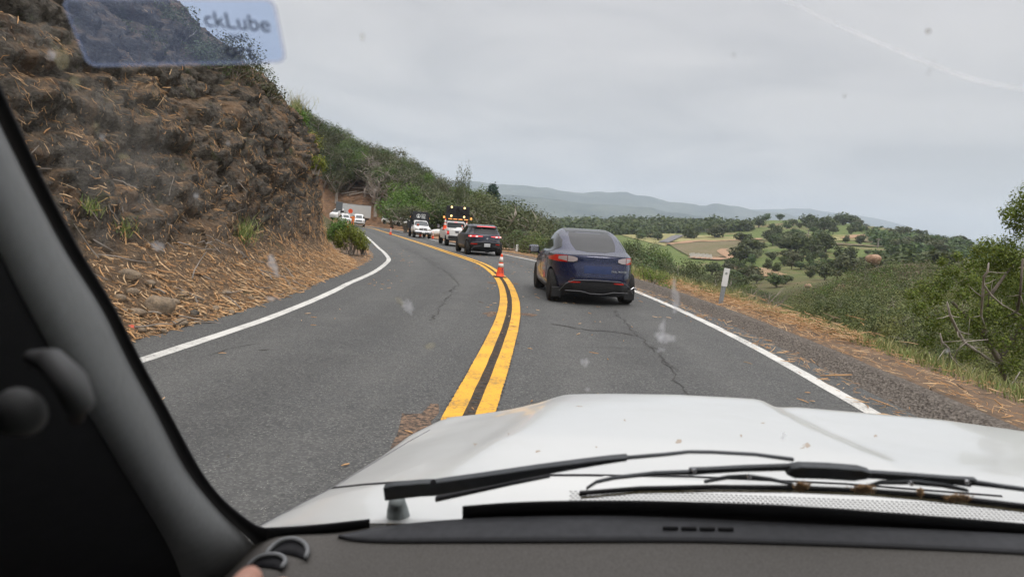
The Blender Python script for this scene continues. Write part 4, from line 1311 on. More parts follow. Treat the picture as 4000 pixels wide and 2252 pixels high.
# --- more of the woods, by region
rs = np.random.default_rng(52)
for poly, n, mind, lab, grp, sz in [
    ([(3430, 925), (3560, 930), (3800, 980), (3880, 1000), (3820, 1015), (3600, 1000), (3450, 965)], 32, 9, 'dark oak in the wood along the right hand ridge', 'oaks along the right hand ridge', (8, 12)),
    ([(3120, 865), (3330, 862), (3380, 895), (3200, 905), (3120, 890)], 14, 9, 'dark oak packed into the hilltop grove', 'oaks of the hilltop grove', (8, 12)),
    ([(2900, 950), (3080, 935), (3240, 965), (3260, 985), (3100, 1000), (2920, 1000)], 12, 8, 'dark oak packed into the central grove above the meadow', 'oaks of the central grove', (9, 12)),
    ([(2750, 1060), (2830, 1035), (2960, 1090), (3060, 1120), (3060, 1160), (2900, 1150)], 16, 5, 'oak on the slope below the tan field', 'oaks below the tan field', (4.5, 7)),
    ([(3330, 1060), (3480, 1080), (3700, 1075), (3740, 1110), (3500, 1135), (3320, 1125)], 26, 7, 'shrubby oak in the belt of trees between meadow and boulders', 'belt of oaks below the meadow', (7, 11)),
]:
    for p in scatter(poly, n, mind, rs, 150, 2000):
        w = rs.uniform(*sz); kk_ = ('faroak%d' if rs.random() < .75 else 'farlight%d') % rs.integers(0, 4); sz_ = 'large' if w > (sz[0] + sz[1]) / 2 else 'smaller'; ad = f'{sz_} {ADJ[kk_[:-1]]}'
        tree(kk_, p, w, w * (.58 + rs.random() * .18), 'oak_tree', ad + ' ' + lab.replace('dark oak', 'oak'), f'{ad} {grp}')

# --- far woods that read as one mass
def wood_mass(name, poly, n, size, seed, leaf, cnt=70, y0=150, y1=3000):
    r = np.random.default_rng(seed); VV = []; pts = []
    us = [p[0] for p in poly]; vs = [p[1] for p in poly]
    while len(pts) < n:
        u = r.uniform(min(us), max(us)); v = r.uniform(min(vs), max(vs))
        if in_poly(u, v, poly):
            p = hit(u, v, y0, y1)
            if p is not None: pts.append(p)
            else: n -= 1
    for p in pts:
        w = size * (.6 + .8 * r.random()) * (p[1] / 600) ** .35
        bl = [(r.normal() * .2, r.normal() * .2, .35 + r.normal() * .1, .25 + r.random() * .15) for _ in range(4)]
        V, F = blob_crown(bl, cnt, .13, r)
        VV.append(V * [w, w, w * .85] + p - [0, 0, .1 * w])
    V = np.concatenate(VV); F = np.arange(len(V)).reshape(-1, 4)
    tag(mesh_np(name, V, F, leaf), kind='stuff')


wood_mass('far_woods', [(2100, 865), (2500, 868), (2680, 876), (2900, 886), (2960, 896), (2860, 910), (2700, 910), (2500, 918), (2150, 918)], 460, 10.5, 1, L_OAK)
wood_mass('far_woods', [(2140, 872), (2700, 882), (2700, 905), (2150, 915)], 110, 9, 2, L_OLIVE)
wood_mass('far_woods', [(3400, 925), (3900, 1000), (3900, 1015), (3620, 1008), (3400, 955)], 100, 9, 3, L_OAK)

# --- scrub on the spur at the right
def chaparral():
    r = np.random.default_rng(60); pts = []
    polys = [([(2960, 1180), (3100, 1165), (3250, 1130), (3400, 1080), (3520, 1060), (3700, 1060), (4000, 1100), (4000, 1600), (3700, 1480), (3400, 1330), (3200, 1260), (3050, 1210)], 2300), ([(2980, 1180), (3250, 1130), (3400, 1080), (3600, 1060), (4000, 1090), (4000, 1200), (3300, 1160), (3000, 1190)], 900)]
    for poly, n in polys:
        us = [p[0] for p in poly]; vs = [p[1] for p in poly]; k = 0
        while k < n:
            u = r.uniform(min(us), max(us)); v = r.uniform(min(vs), max(vs))
            if not in_poly(u, v, poly): continue
            k += 1
            p = hit(u, v, 15, 200)
            if p is not None and dcl(p[0], p[1])[0] > 8.5: pts.append(p)
    for nm, leaf, frac in (('scrub', L_SCRUB, (0, .5)), ('scrub', L_SCRUB2, (.5, .68)), ('scrub', L_OLIVE, (.68, .84)), ('scrub', L_SCRUBD, (.84, .91)), ('scrub', L_LIGHT, (.91, 1))):
        VV = []
        for p in pts[int(frac[0] * len(pts)):int(frac[1] * len(pts))]:
            w = float(np.clip(np.exp(r.normal() * .38) * 1.15, .6, 2.6)) * (1 + p[1] / 130)
            near = p[1] < 32
            c = 420 if near else 190
            bl = [(r.normal() * .25, r.normal() * .25, .22 + r.normal() * .1, .16 + r.random() * .18) for _ in range(4)]
            V, F = blob_crown(bl, c, (.025 if near else .038) / max(1.0, w / 1.5), r)
            VV.append(V * [w, w, w * .8] + p)
        V = np.concatenate(VV); tag(mesh_np(nm, V, np.arange(len(V)).reshape(-1, 4), leaf), kind='stuff')
    return pts


PTS = chaparral()
for i in range(26):
    p = PTS[int(rng.integers(0, len(PTS)))]
    if 18 < p[1] < 75:
        dead_brush_later = globals().setdefault('_LATER', []); dead_brush_later.append(p)
# boulders on the spur
for i, (u, v, w, h, lab) in enumerate([
    (3408, 998, 54, 30, 'large orange boulder standing out of the scrub on the spur'),
    (3285, 1125, 76, 34, 'long orange boulder lower left on the scrub slope'),
    (3460, 1120, 32, 26, 'orange boulder in the scrub right of the long one'),
    (3680, 1160, 60, 30, 'orange boulder in the scrub left of the broken grey branch'),
    (3560, 1110, 30, 20, 'small pinkish boulder between scrub bushes'),
    (3155, 1115, 26, 18, 'small tan boulder at the left end of the scrub slope'),
    (3740, 1088, 40, 22, 'pale boulder under the right hand tree'),
    (3395, 1160, 26, 18, 'low reddish stone under the large orange boulder'),
    (3640, 1190, 34, 22, 'reddish stone right of the scrub centre'),
    (3630, 1250, 50, 44, 'tan rock patch low on the scrub slope'),
    (3420, 1295, 30, 16, 'small flat stone low in the scrub'),
    (3600, 1095, 24, 26, 'pinkish stone upright among shrubs below the oak belt')]):
    p = hit(u, v + h * .5, 15, 200)
    if i == 0: p = hit(3415, 1072, 15, 200)
    sx = p[1] / FPX; W_ = w * sx * 1.2; tp = at_y(u, v - h * .5, p[1]); H_ = min(max(tp[2] - p[2], h * sx * 1.4), W_ * .68); p = np.array([tp[0], p[1] - .4, min(tp[2] - H_ * .88, p[2] + .9)])
    rock(size=(W_, W_ * .8, H_), seed=40 + i, mat=M_ORANGE_ROCK, label=lab, pos=(p[0], p[1], p[2]), name='boulder', cat='boulder', sink=.12)

# grey dead brush beside the marker post
def dead_brush(name, c, n, L, seed, label, rad=.012, up=.5, cat='dead branch', mat=M_TWIG, group=None):
    r = np.random.default_rng(seed); mb = MB()
    for i in range(n):
        d = np.array([r.normal(), r.normal() * .7, abs(r.normal()) * up + .15]); d /= np.linalg.norm(d); l = L * (.4 + r.random() * .7)
        q = [np.array(c) + np.array([r.normal() * .25, r.normal() * .2, 0])]; dd = d.copy()
        for k in range(4):
            dd = dd + r.normal(size=3) * .22; dd /= np.linalg.norm(dd); q.append(q[-1] + dd * l / 4)
        mb.tube(q, np.linspace(rad, rad * .3, 5), 5)
        for k in range(5):
            s = q[1 + r.integers(0, 3)]; e = dd + r.normal(size=3) * .6; e /= np.linalg.norm(e)
            mb.tube([s, s + e * l * .15 + [0, 0, .03], s + e * l * .32], [rad * .45, rad * .35, rad * .15], 4)
    return tag(mb.build(name, mat), label, cat, group)


b = at_y(2930, 1225, 19.5); dead_brush('dead_brush', b + [0, 0, -.05], 26, 1.35, 3, 'tangle of grey leafless twigs right of the white marker post', .014, .7, 'dead brush')
b = at_y(3080, 1285, 17.5); dead_brush('dead_brush', b + [0, 0, .0], 6, 1.1, 4, 'single pale fallen twigs right of the grey leafless tangle', .012, .35, 'dead brush')

for i, p in enumerate(_LATER):
    dead_brush('dead_brush', p + [0, 0, .5], 7, 1.3, 300 + i, 'pale leafless twigs standing out of the scrub on the spur', .014, 1.2, 'dead brush', M_TWIG, 'dead twigs in the scrub')
# small bushes over the meadows
rs = np.random.default_rng(61)
for p in scatter([(2880, 1010), (3100, 1000), (3260, 1000), (3620, 990), (3650, 1050), (3420, 1090), (3200, 1100), (3000, 1060)], 46, 5, rs, 150, 700):
    w = rs.uniform(2.2, 6.0); kk_ = ('faroak%d' if rs.random() < .7 else 'farlight%d') % rs.integers(0, 4); ad = ('tiny ' if w < 3.4 else 'small ' if w < 4.7 else 'fuller ') + ADJ[kk_[:-1]]; tree(kk_, p, w, w * .8, 'bush', ad + ' bush dotted over the green meadow', ad + ' bushes dotted over the meadow', 'bush')
for p in scatter([(2900, 905), (3120, 890), (3460, 905), (3640, 960), (3400, 960), (3000, 945)], 22, 7, rs, 300, 1200):
    w = rs.uniform(4, 8); tree('faroak%d' % rs.integers(0, 4), p, w, w * .8, 'bush', 'small bush on the upper hillside by the dirt tracks', 'bushes on the upper hillside', 'bush')
# shrubs along the verge
def shrub(key, u, v, Y, w, h, label, name='shrub', cat='shrub', ground=None):
    p = at_y(u, v, Y)
    return tree(key, p, w, h, name, label, None, cat)


# --- the bush at the nose of the cut
def leafy(name, c, R3, n, size, leaf, seed, label, cat='shrub', stems=14, nb=12, squash=1.0):
    r = np.random.default_rng(seed); o = bpy.data.objects.new(name, None); COL.objects.link(o); o.location = tuple(map(float, c))
    bl = []
    for i in range(nb):
        a = r.random() * 6.283; q = r.random() ** .5
        bl.append((math.cos(a) * q * R3[0] * .75, math.sin(a) * q * R3[1] * .75, R3[2] * (.25 + .6 * r.random() * (1.1 - q * .6)), min(R3) * (.28 + .25 * r.random())))
    V, F = blob_crown(bl, n, size, r); c1 = mesh_np('crown', V, F, leaf, o)
    mb = MB()
    for i in range(stems):
        e = Vector(bl[i % nb][:3]) * 1.1; s = Vector((r.normal() * .08, r.normal() * .08, -.1))
        mb.tube([s, s.lerp(e, .5) + Vector((r.normal() * .08, r.normal() * .08, .05)), e, e + Vector((r.normal() * .2, r.normal() * .2, .2)) * R3[2] * .4], [.022, .016, .009, .004], 5)
    mb.build('stem', M_TWIG, o)
    return tag(o, label, cat)


p = unz(1385, 990, zroad)
def on_cut(u, v):
    fc = CP - CAM; zc = fc @ CF; U = IW / 2 + FPX * (fc @ CR) / zc; Vv = IH / 2 - FPX * (fc @ CU) / zc
    dd = (U - u) ** 2 + (Vv - v) ** 2 + np.where(zc < 2, 1e9, 0); return CP.reshape(-1, 3)[np.argmin(dd)]


L_BUSH = leafmat('bush_leaves', (.085, .11, .022), (.20, .215, .055), val=.2)
p = at_y(1372, 985, 29.5); leafy('coyote_bush', p, (.75, .9, 1.35), 3800, .035, L_BUSH, 71, 'yellow green bush at the outer corner of the rock cut beside the white line')
p = at_y(1322, 955, 30.0); leafy('coyote_bush', p, (.7, .8, 1.4), 3000, .035, L_LIGHT, 72, 'darker bush against the outer corner of the rock face')
p = at_y(1415, 985, 30.0); leafy('coyote_bush', p, (.35, .4, .75), 900, .03, L_BUSH, 73, 'small open twig of the corner bush reaching over the road edge')
# shrubs on the crest
for i, (u, v, r3, n, lf, lab) in enumerate([
    (905, 300, (1.2, 1.2, 1.3), 3000, L_OLIVE, 'dense grey green shrub on the crest of the cut'),
    (985, 330, (.9, .9, 1.1), 2400, L_OAK, 'dark shrub on the crest right of the dense grey one'),
    (1040, 370, (.6, .6, .8), 800, L_OLIVE, 'thin twiggy shrub at the right end of the crest'),
    (800, 240, (.8, .8, .7), 1500, L_OLIVE, 'shrub on the crest seen through the windscreen sticker'),
    (700, 110, (1.0, 1.0, .7), 1500, L_OLIVE, 'shrub on the crest behind the sticker top'),
    (970, 430, (.5, .5, .5), 900, L_LIGHT, 'bright green small shrub just under the crest'),
    (1150, 470, (.6, .6, .7), 1400, L_LIGHT, 'green shrub on the far edge of the crest'),
    (1200, 560, (.6, .6, .7), 1400, L_BUSH, 'yellow green shrub on the far edge halfway down'),
    (1225, 640, (.5, .5, .6), 1000, L_BUSH, 'low green shrub on the outer edge of the cut above the overhang'),
    (560, 150, (.8, .8, .5), 900, L_OLIVE, 'grey weed patch behind the windscreen sticker')]):
    c = on_cut(u, v); leafy('shrub', c - [0, 0, .25], r3, n, .035, lf, 80 + i, lab, stems=18)

L_VERGE = leafmat('verge_leaves', (.075, .115, .022), (.17, .20, .055), val=.2)
for i, (u, v, Y, r3, n, lf, lab) in enumerate([
    (2545, 1118, 22, (.55, .5, .85), 1500, L_VERGE, 'leafy light green shrub at the road edge right of the near blue car'),
    (2490, 1105, 24, (.6, .5, .55), 900, L_VERGE, 'low grassy shrub touching the right side of the near blue car'),
    (2610, 1130, 21, (.3, .3, .4), 380, L_VERGE, 'thin weedy plant on the verge behind the white line'),
    (2748, 1158, 20, (.35, .3, .4), 420, L_VERGE, 'small green weed left of the white marker post'),
    (3222, 1348, 13.2, (.24, .2, .22), 600, L_OAK, 'small round dark green weed on the verge before the scrub'),
    (2200, 1012, 38, (1.3, 1, 1.1), 1800, L_SCRUB, 'low shrub behind the mirror of the near blue car'),
    (2080, 985, 44, (1.6, 1.2, 1.4), 1800, L_SCRUB, 'green shrub on the verge behind the orange and white cone'),
    (2010, 978, 50, (1.6, 1.2, 1.5), 1800, L_OLIVE, 'green shrub on the verge just right of the dark crossover'),
    (2140, 1000, 40, (1.2, 1, 1.0), 1500, L_OAK, 'green shrub left of the second marker post')]):
    c = at_y(u, v, Y); leafy('shrub', c - np.array([0, 0, .1]), r3, n, .022 if Y < 30 else .05, lf, 150 + i, lab, stems=10, nb=9)

# --- the tree at the right edge, with broken grey limbs
def near_tree():
    r = np.random.default_rng(90); root = bpy.data.objects.new('oak_tree', None); COL.objects.link(root)
    base = at_y(3930, 1480, 15.5); root.location = tuple(base)
    q = lambda u, v, Y: at_y(u, v, Y) - base
    mb = MB()
    mb.tube([q(3960, 1560, 15.5), q(3900, 1400, 15.4), q(3840, 1300, 15.2), q(3870, 1150, 15), q(3980, 1000, 15)], [.075, .065, .055, .04, .02], 9)
    mb.tube([q(3900, 1400, 15.4), q(3980, 1290, 15.6), q(4100, 1150, 15.8)], [.075, .055, .04], 8)
    mb.tube([q(3840, 1300, 15.2), q(3760, 1220, 15.1), q(3720, 1180, 15)], [.055, .045, .03], 7)
    mb.build('trunk', M_BARK, root, True)
    def limb(name, pts, rad, mat=M_PALEBARK):
        rad = [r_ * .48 for r_ in rad]; m = MB(); m.tube([q(*p) for p in pts], rad, 7)
        for k in range(6):
            i = 1 + k % (len(pts) - 1); s = np.array(q(*pts[i])); e = r.normal(size=3) * [.16, .1, .12]
            m.tube([s, s + e * .6, s + e * 1.2 + [0, 0, .03]], [rad[i] * .45, rad[i] * .3, .004], 5)
        m.build(name, mat, root, True)
    limb('limb', [(3862, 1025, 13.8), (3858, 1060, 13.8), (3843, 1080, 13.9), (3842, 1110, 14), (3870, 1150, 14.1), (3915, 1190, 14.3), (3990, 1230, 14.6)], [.028, .045, .05, .045, .035, .03, .02])
    limb('limb', [(3842, 1100, 14), (3838, 1160, 14.2), (3832, 1230, 14.5), (3850, 1290, 15)], [.05, .055, .05, .05])
    limb('limb', [(3700, 1180, 13.2), (3712, 1230, 13.3), (3740, 1290, 13.6), (3770, 1340, 14.2), (3860, 1400, 15)], [.03, .05, .06, .06, .07])
    limb('limb', [(3672, 1300, 12.8), (3680, 1335, 12.8), (3705, 1358, 12.9), (3712, 1390, 13), (3740, 1420, 13.2), (3790, 1460, 13.6)], [.022, .035, .035, .03, .03, .035])
    limb('limb', [(3860, 1325, 13), (3780, 1332, 13), (3740, 1365, 13), (3730, 1400, 13.1)], [.014, .02, .02, .02])
    limb('limb', [(3690, 1365, 12.9), (3665, 1400, 12.8), (3640, 1430, 12.8)], [.018, .014, .006])
    limb('limb', [(3985, 1450, 12.4), (3960, 1490, 12.4), (3925, 1515, 12.4), (3890, 1490, 12.5)], [.018, .024, .022, .014])
    limb('limb', [(3995, 1010, 13.5), (3985, 1150, 13.7), (3975, 1210, 14)], [.04, .05, .06], M_BARK)
    bl = []
    def B(u, v, Y, rad): p = q(u, v, Y); bl.append((*p, rad))
    for u, v, rr in [(3990, 820, .30), (3960, 860, .22), (3930, 830, .16), (4040, 780, .4), (3985, 900, .2), (3930, 950, .2), (3860, 960, .22), (3900, 1010, .35), (3960, 1000, .4), (3840, 1040, .28), (3810, 985, .14), (3790, 1030, .16), (3780, 1090, .26), (3830, 1130, .3), (3960, 1100, .4), (4050, 1050, .6), (4060, 1250, .6), (3930, 1230, .4), (3990, 1350, .4), (3850, 1210, .3), (3760, 1150, .2), (4100, 900, .5), (4000, 1180, .4), (3720, 1230, .2), (3800, 1260, .3), (3900, 1330, .25), (3950, 1430, .25), (3650, 1160, .25), (3610, 1120, .2), (3680, 1100, .25), (3590, 1200, .22), (3650, 1260, .25), (3700, 1320, .22), (3560, 1150, .16), (3620, 1330, .2), (3780, 1380, .22), (3720, 1060, .2), (3680, 1020, .13), (3740, 1000, .12), (3900, 1100, .4), (3830, 1300, .25)]:
        B(u, v, 15 + r.normal() * .5, rr * 1.05)
    lf = leafmat('near_oak_leaves', (.060, .100, .018), (.150, .185, .045), val=.0)
    V, F = blob_crown(bl, 30000, .026, r, shell=.3)
    mesh_np('crown', V, F, lf, root)
    tag(root, 'oak with broken grey limbs at the right edge beyond the grassy verge', 'tree')


near_tree()

# --- draped fields, tracks and vineyard in the valley
def drape(name, corners, mat, lift=.35, nu=24, nv=12, kind='structure'):
    (a, b, c, d) = corners; V = []
    for j in range(nv + 1):
        for i in range(nu + 1):
            s, t = i / nu, j / nv
            u = (a[0] * (1 - s) + b[0] * s) * (1 - t) + (d[0] * (1 - s) + c[0] * s) * t
            v = (a[1] * (1 - s) + b[1] * s) * (1 - t) + (d[1] * (1 - s) + c[1] * s) * t
            p = hit(u, v, 80, 2500)
            if p is None: p = np.array(V[-1]) - [0, 0, lift] if V else at_y(u, v, 500)
            V.append(tuple(p + [0, 0, lift]))
    w = nu + 1; F = [(j * w + i, j * w + i + 1, (j + 1) * w + i + 1, (j + 1) * w + i) for j in range(nv) for i in range(nu)]
    return tag(mesh_np(name, V, F, mat, smooth=True), kind=kind)


def track(name, pts, wpx, mat, lift=.5):
    W3 = []
    P = [];
    for (u0, v0), (u1, v1) in zip(pts[:-1], pts[1:]):
        for i in range(10): P.append((u0 + (u1 - u0) * i / 10, v0 + (v1 - v0) * i / 10))
    P.append(pts[-1]); G = [hit(u, v, 80, 2500) for u, v in P]; G = np.array([g for g in G if g is not None])
    for _ in range(3): G[1:-1] = .25 * G[:-2] + .5 * G[1:-1] + .25 * G[2:]
    d = np.gradient(G, axis=0)[:, :2]; d /= np.linalg.norm(d, axis=1)[:, None] + 1e-9; n = np.c_[d[:, 1], -d[:, 0]] * wpx / 2
    A = G[:, :2] - n; Bq = G[:, :2] + n
    V = np.stack([np.c_[A, terrain(A[:, 0], A[:, 1]) + lift], np.c_[G[:, :2], G[:, 2] + lift + .1], np.c_[Bq, terrain(Bq[:, 0], Bq[:, 1]) + lift]], 1).reshape(-1, 3)
    m = len(G); F = [f for i in range(m - 1) for f in ((3 * i, 3 * i + 1, 3 * i + 4, 3 * i + 3), (3 * i + 1, 3 * i + 2, 3 * i + 5, 3 * i + 4))]
    return tag(mesh_np(name, V, F, mat), kind='structure')


M_FIELD = soil('dry_field', (.34, .30, .14), (.24, .22, .10), (.17, .19, .07), .03, .2)
M_VINE = soil('tilled_field', (.20, .155, .10), (.155, .14, .075), (.11, .115, .05), .06, .3)
M_TAN = soil('tan_ground', (.36, .24, .145), (.30, .20, .12), (.20, .17, .09), .06, .3)
M_DIRT = soil('dirt_track', (.40, .26, .165), (.34, .215, .135), (.26, .17, .11), .2, .2)
M_LANE = plain('grey_lane', (.17, .165, .165), .9, .1, vs=.2)
drape('field', [(2420, 912), (2640, 915), (2600, 965), (2440, 925)], M_FIELD)
drape('field', [(2650, 918), (2975, 932), (2960, 943), (2600, 948)], M_FIELD, .4)
drape('field', [(3180, 925), (3420, 915), (3480, 935), (3200, 945)], M_FIELD, .4)
drape('vineyard', [(2600, 950), (2950, 942), (2860, 1010), (2690, 1005)], M_VINE, .45)
drape('vineyard', [(3190, 945), (3480, 968), (3400, 966), (3200, 955)], M_VINE, .5)
drape('vineyard', [(3330, 930), (3400, 922), (3460, 958), (3360, 945)], M_VINE, .5)
drape('bare_ground', [(2840, 1038), (2990, 1052), (3075, 1078), (2930, 1090)], M_TAN, .4)
track('dirt_track', [(2610, 958), (2700, 947), (2800, 946), (2900, 940), (2980, 938)], 5, M_DIRT, .7)
track('dirt_track', [(2830, 978), (2815, 985), (2835, 1000), (2860, 1012), (2830, 1018), (2700, 1010)], 4, M_DIRT, .7)
track('dirt_track', [(3300, 935), (3360, 925), (3430, 918), (3440, 930), (3470, 948)], 6, M_DIRT, .8)
track('dirt_track', [(3660, 1000), (3700, 1010), (3705, 1040), (3700, 1062)], 4, M_DIRT, .7)
track('dirt_track', [(3640, 1001), (3760, 1001)], 4, M_DIRT, .7)
track('farm_lane', [(2590, 952), (2620, 940), (2655, 922)], 6, M_LANE, .9)
# rows of pale stakes at the foot of the vineyard
mb = MB()
for j in range(3):
    for i in range(22):
        p = hit(2694 + i * 3.9 + j * 2, 1001 + j * 5 + i * .25, 80, 2500)
        if p is None: continue
        mb.box((p[0], p[1], p[2] + .9), (.28, .28, 1.1))
tag(mb.build('vineyard_stakes', plain('pale_stake', (.6, .58, .54), .7)), kind='stuff')
# poles in the valley
for u, v0, v1, lab in [(3155, 928, 898, 'thin utility pole on the green hillside'), (3428, 968, 930, 'grey utility pole at the end of the tilled strip')]:
    p = hit(u, v0, 80, 2500); h = (v0 - v1) * p[1] / FPX; mb = MB(); mb.tube([(0, 0, -.3), (0, 0, h)], [.35, .25], 6)
    r0 = empty('utility_pole', tuple(p)); mb.build('post', M_TWIG, r0); MB().box((0, 0, h - .6), (2.8, .3, .3)).build('crossarm', M_TWIG, r0); tag(r0, lab, 'utility pole')
p = hit(3470, 1066, 160, 2500)
if p is not None:
    mb = MB(); mb.box((p[0], p[1], p[2] + 1.0), (6.5, 2.2, .25), Matrix.Rotation(.25, 3, 'Z') @ Matrix.Rotation(.12, 3, 'Y'))
    r0 = mb.build('shed_roof', plain('weathered_board', (.42, .39, .35), .9)); tag(r0, 'low weathered plank roof lying in the meadow below the oaks', 'shed')

# logs on the cleared slope
mb = None; rs = np.random.default_rng(77)
for i, (u, v, L, a) in enumerate([(1420, 757, 2.5, .1), (1455, 748, 2.2, -.5), (1480, 760, 2.6, -.2), (1452, 772, 1.8, -.3), (1400, 765, 2, 1.0), (1470, 745, 2, -.7), (1500, 757, 2, .3), (1362, 782, 1.6, .9)]):
    p = hit(u, v, 60, 300)
    if p is None: continue
    d = Vector((math.cos(a), .2, math.sin(a) * .2)).normalized() * L
    o = MB().tube([Vector(p) + Vector((0, 0, .3)) - d / 1, Vector(p) + Vector((0, 0, .35)) + d / 1], [.16, .12], 7).build('log', M_PALEBARK)
    tag(o, 'pale cut log lying at the top of the cleared slope under the trees', 'log', 'cut logs on the cleared slope')
n = 900; VV = []
pts = scatter([(1290, 745), (1500, 750), (1530, 800), (1520, 860), (1300, 830)], 420, .3, rs, 60, 300, 8)
P = np.array(pts); P = np.repeat(P, 3, 0) + rs.normal(size=(len(P) * 3, 3)) * [1.2, 1.2, 0]; P[:, 2] = terrain(P[:, 0], P[:, 1]) + .08
V, F = sticks(P, np.tile([0, -.3, .95], (len(P), 1)), np.tile([.9, .3, .1], (len(P), 1)), .4 + rs.random(len(P)) * 1.3, np.full(len(P), .10), rs, .8)
tag(mesh_np('slash_debris', V, F, straw_mat('slash', (.30, .20, .13), (.16, .11, .08), (.42, .30, .2))), kind='stuff')

# ------------------------------------------------------------------ vehicles
def paintmat(name, c, rough=.28, metal=.0, coat=.6, dirt=.06):
    m = Mat(name, rough, .5, metal, coat)
    n = m.noise(3.0, 5, .65); f = m.noise(60, 3)
    m.base(m.mix(m.val(n, .45, .75, 0, dirt * 4), c, (.22, .19, .16)))
    m.l(m.val(f, .3, .7, rough - .04, rough + .08), m.b.inputs['Roughness'])
    return m.m


P_BLUE = paintmat('deep_blue_paint', (.006, .011, .050), .25, .3, .6, .02)
P_NAVY = paintmat('dark_navy_paint', (.016, .022, .045), .42, .3, .35, .12)
P_WHITE = paintmat('white_car_paint', (.74, .74, .73), .35, 0, .4)
M_GLASS_D = Mat('dark_car_glass', .05, .38); M_GLASS_D.base((.007, .008, .009)); M_GLASS_D = M_GLASS_D.m
M_GLASS_G = Mat('grey_car_glass', .10, .6); M_GLASS_G.base((.03, .037, .038)); M_GLASS_G = M_GLASS_G.m
M_BLACKP = plain('black_trim', (.022, .022, .023), .55, .3, vs=12)
M_RUBBER = plain('tyre_rubber', (.025, .024, .023), .85, .15, var=.25, vs=20)
M_RIM = plain('grey_alloy', (.10, .10, .105), .4, .5, .7)
M_RIMS = plain('silver_alloy', (.45, .45, .46), .4, .5, .7)
M_REDL = Mat('red_lens', .15, .6); M_REDL.base((.35, .012, .010)); M_REDL.emit((1, .05, .02), .12); M_REDL = M_REDL.m
M_REDON = Mat('lit_red_lens', .15, .6); M_REDON.base((.5, .03, .03)); M_REDON.emit((1, .10, .10), 1.3); M_REDON = M_REDON.m
M_CLEARL = Mat('clear_lens', .12, .7); M_CLEARL.base((.42, .36, .36)); M_CLEARL = M_CLEARL.m
M_HEADL = Mat('headlamp_lens', .12, .7); M_HEADL.base((.45, .44, .40)); M_HEADL = M_HEADL.m
M_AMBER = Mat('lit_amber_lens', .3, .4); M_AMBER.base((.8, .3, .05)); M_AMBER.emit((1, .42, .12), 1.3); M_AMBER = M_AMBER.m
M_BULB = Mat('lit_arrow_lamp', .3, .4); M_BULB.base((.9, .7, .3)); M_BULB.emit((1, .68, .26), 2.6); M_BULB = M_BULB.m
M_BOARD = plain('black_board', (.030, .031, .034), .7, .2, var=.2)
M_ORANGE = plain('cone_orange', (.80, .085, .025), .5, .3, var=.10, vs=9)
M_CONEW = plain('cone_white_band', (.68, .64, .60), .45, .3, var=.06)
M_PLATE = plain('plate_white', (.72, .72, .71), .4, .3)
M_INK = plain('plate_ink', (.05, .06, .12), .5, .2)
M_CHROME = plain('bright_metal', (.6, .6, .62), .25, .6, .9)


def smooth_levels(L, n=70, it=4):
    L = np.array(L, float); z = np.linspace(L[0, 0], L[-1, 0], n)
    out = [z]
    for c in range(1, L.shape[1]):
        a = np.interp(z, L[:, 0], L[:, c])
        for _ in range(it): a[1:-1] = .25 * a[:-2] + .5 * a[1:-1] + .25 * a[2:]
        out.append(a)
    return np.array(out).T


def slice_body(levels, nr=5.0, nf=5.0, m=72, it=4, n=70):
    """closed hull from horizontal slices: z, y rear, y front, half width"""
    S = smooth_levels(levels, n, it); V = []; F = []
    th = np.linspace(0, 2 * math.pi, m, endpoint=False)
    for z, yr, yf, hw in S:
        c, s = np.cos(th), np.sin(th); N = np.where(s > 0, nf, nr)
        x = hw * np.sign(c) * np.abs(c) ** (2 / N); y = (yr + yf) / 2 + (yf - yr) / 2 * np.sign(s) * np.abs(s) ** (2 / N)
        V += list(zip(x, y, np.full(m, z)))
    k = len(S)
    for i in range(k - 1):
        for j in range(m):
            q = (j + 1) % m; F.append((i * m + j, i * m + q, (i + 1) * m + q, (i + 1) * m + j))
    F.append(tuple(range(m - 1, -1, -1))); F.append(tuple((k - 1) * m + j for j in range(m)))
    return V, F


def cut_wheels(V, F, wheels, r, hw, depth=.32):
    me = bpy.data.meshes.new('b'); me.from_pydata(V, [], F); me.update(); o = bpy.data.objects.new('b', me); COL.objects.link(o)
    mb = MB()
    for y, z in wheels:
        for sx in (-1, 1):
            mb.lathe([(r, sx * (hw - depth)), (r, sx * (hw + .3))], 28, (0, y, z), 'x')
    c = mb.build('c', None)
    md = o.modifiers.new('m', 'BOOLEAN'); md.operation = 'DIFFERENCE'; md.object = c; md.solver = 'EXACT'
    dg = bpy.context.evaluated_depsgraph_get(); e = bpy.data.meshes.new_from_object(o.evaluated_get(dg))
    bpy.data.objects.remove(o); bpy.data.objects.remove(c)
    return e


def body_obj(name, levels, mat, parent, wheels=None, wr=.38, hw=.95, **kw):
    V, F = slice_body(levels, **kw)
    bvh = BVHTree.FromPolygons([Vector(v) for v in V], F)
    if wheels: me = cut_wheels(V, F, wheels, wr, hw)
    else:
        me = bpy.data.meshes.new(name); me.from_pydata(V, [], F); me.update()
    me.name = name; me.materials.clear(); me.materials.append(mat)
    bm = bmesh.new(); bm.from_mesh(me); bmesh.ops.recalc_face_normals(bm, faces=bm.faces)
    for f in bm.faces: f.smooth = True
    for e in bm.edges:
        if len(e.link_faces) == 2 and e.calc_face_angle(0) > .6: e.smooth = False
    bm.to_mesh(me); bm.free()
    o = bpy.data.objects.new(name, me); link(o, parent)
    return o, bvh


DIRS = {'rear': (0, 1, 0), 'front': (0, -1, 0), 'left': (1, 0, 0), 'right': (-1, 0, 0), 'top': (0, 0, -1)}


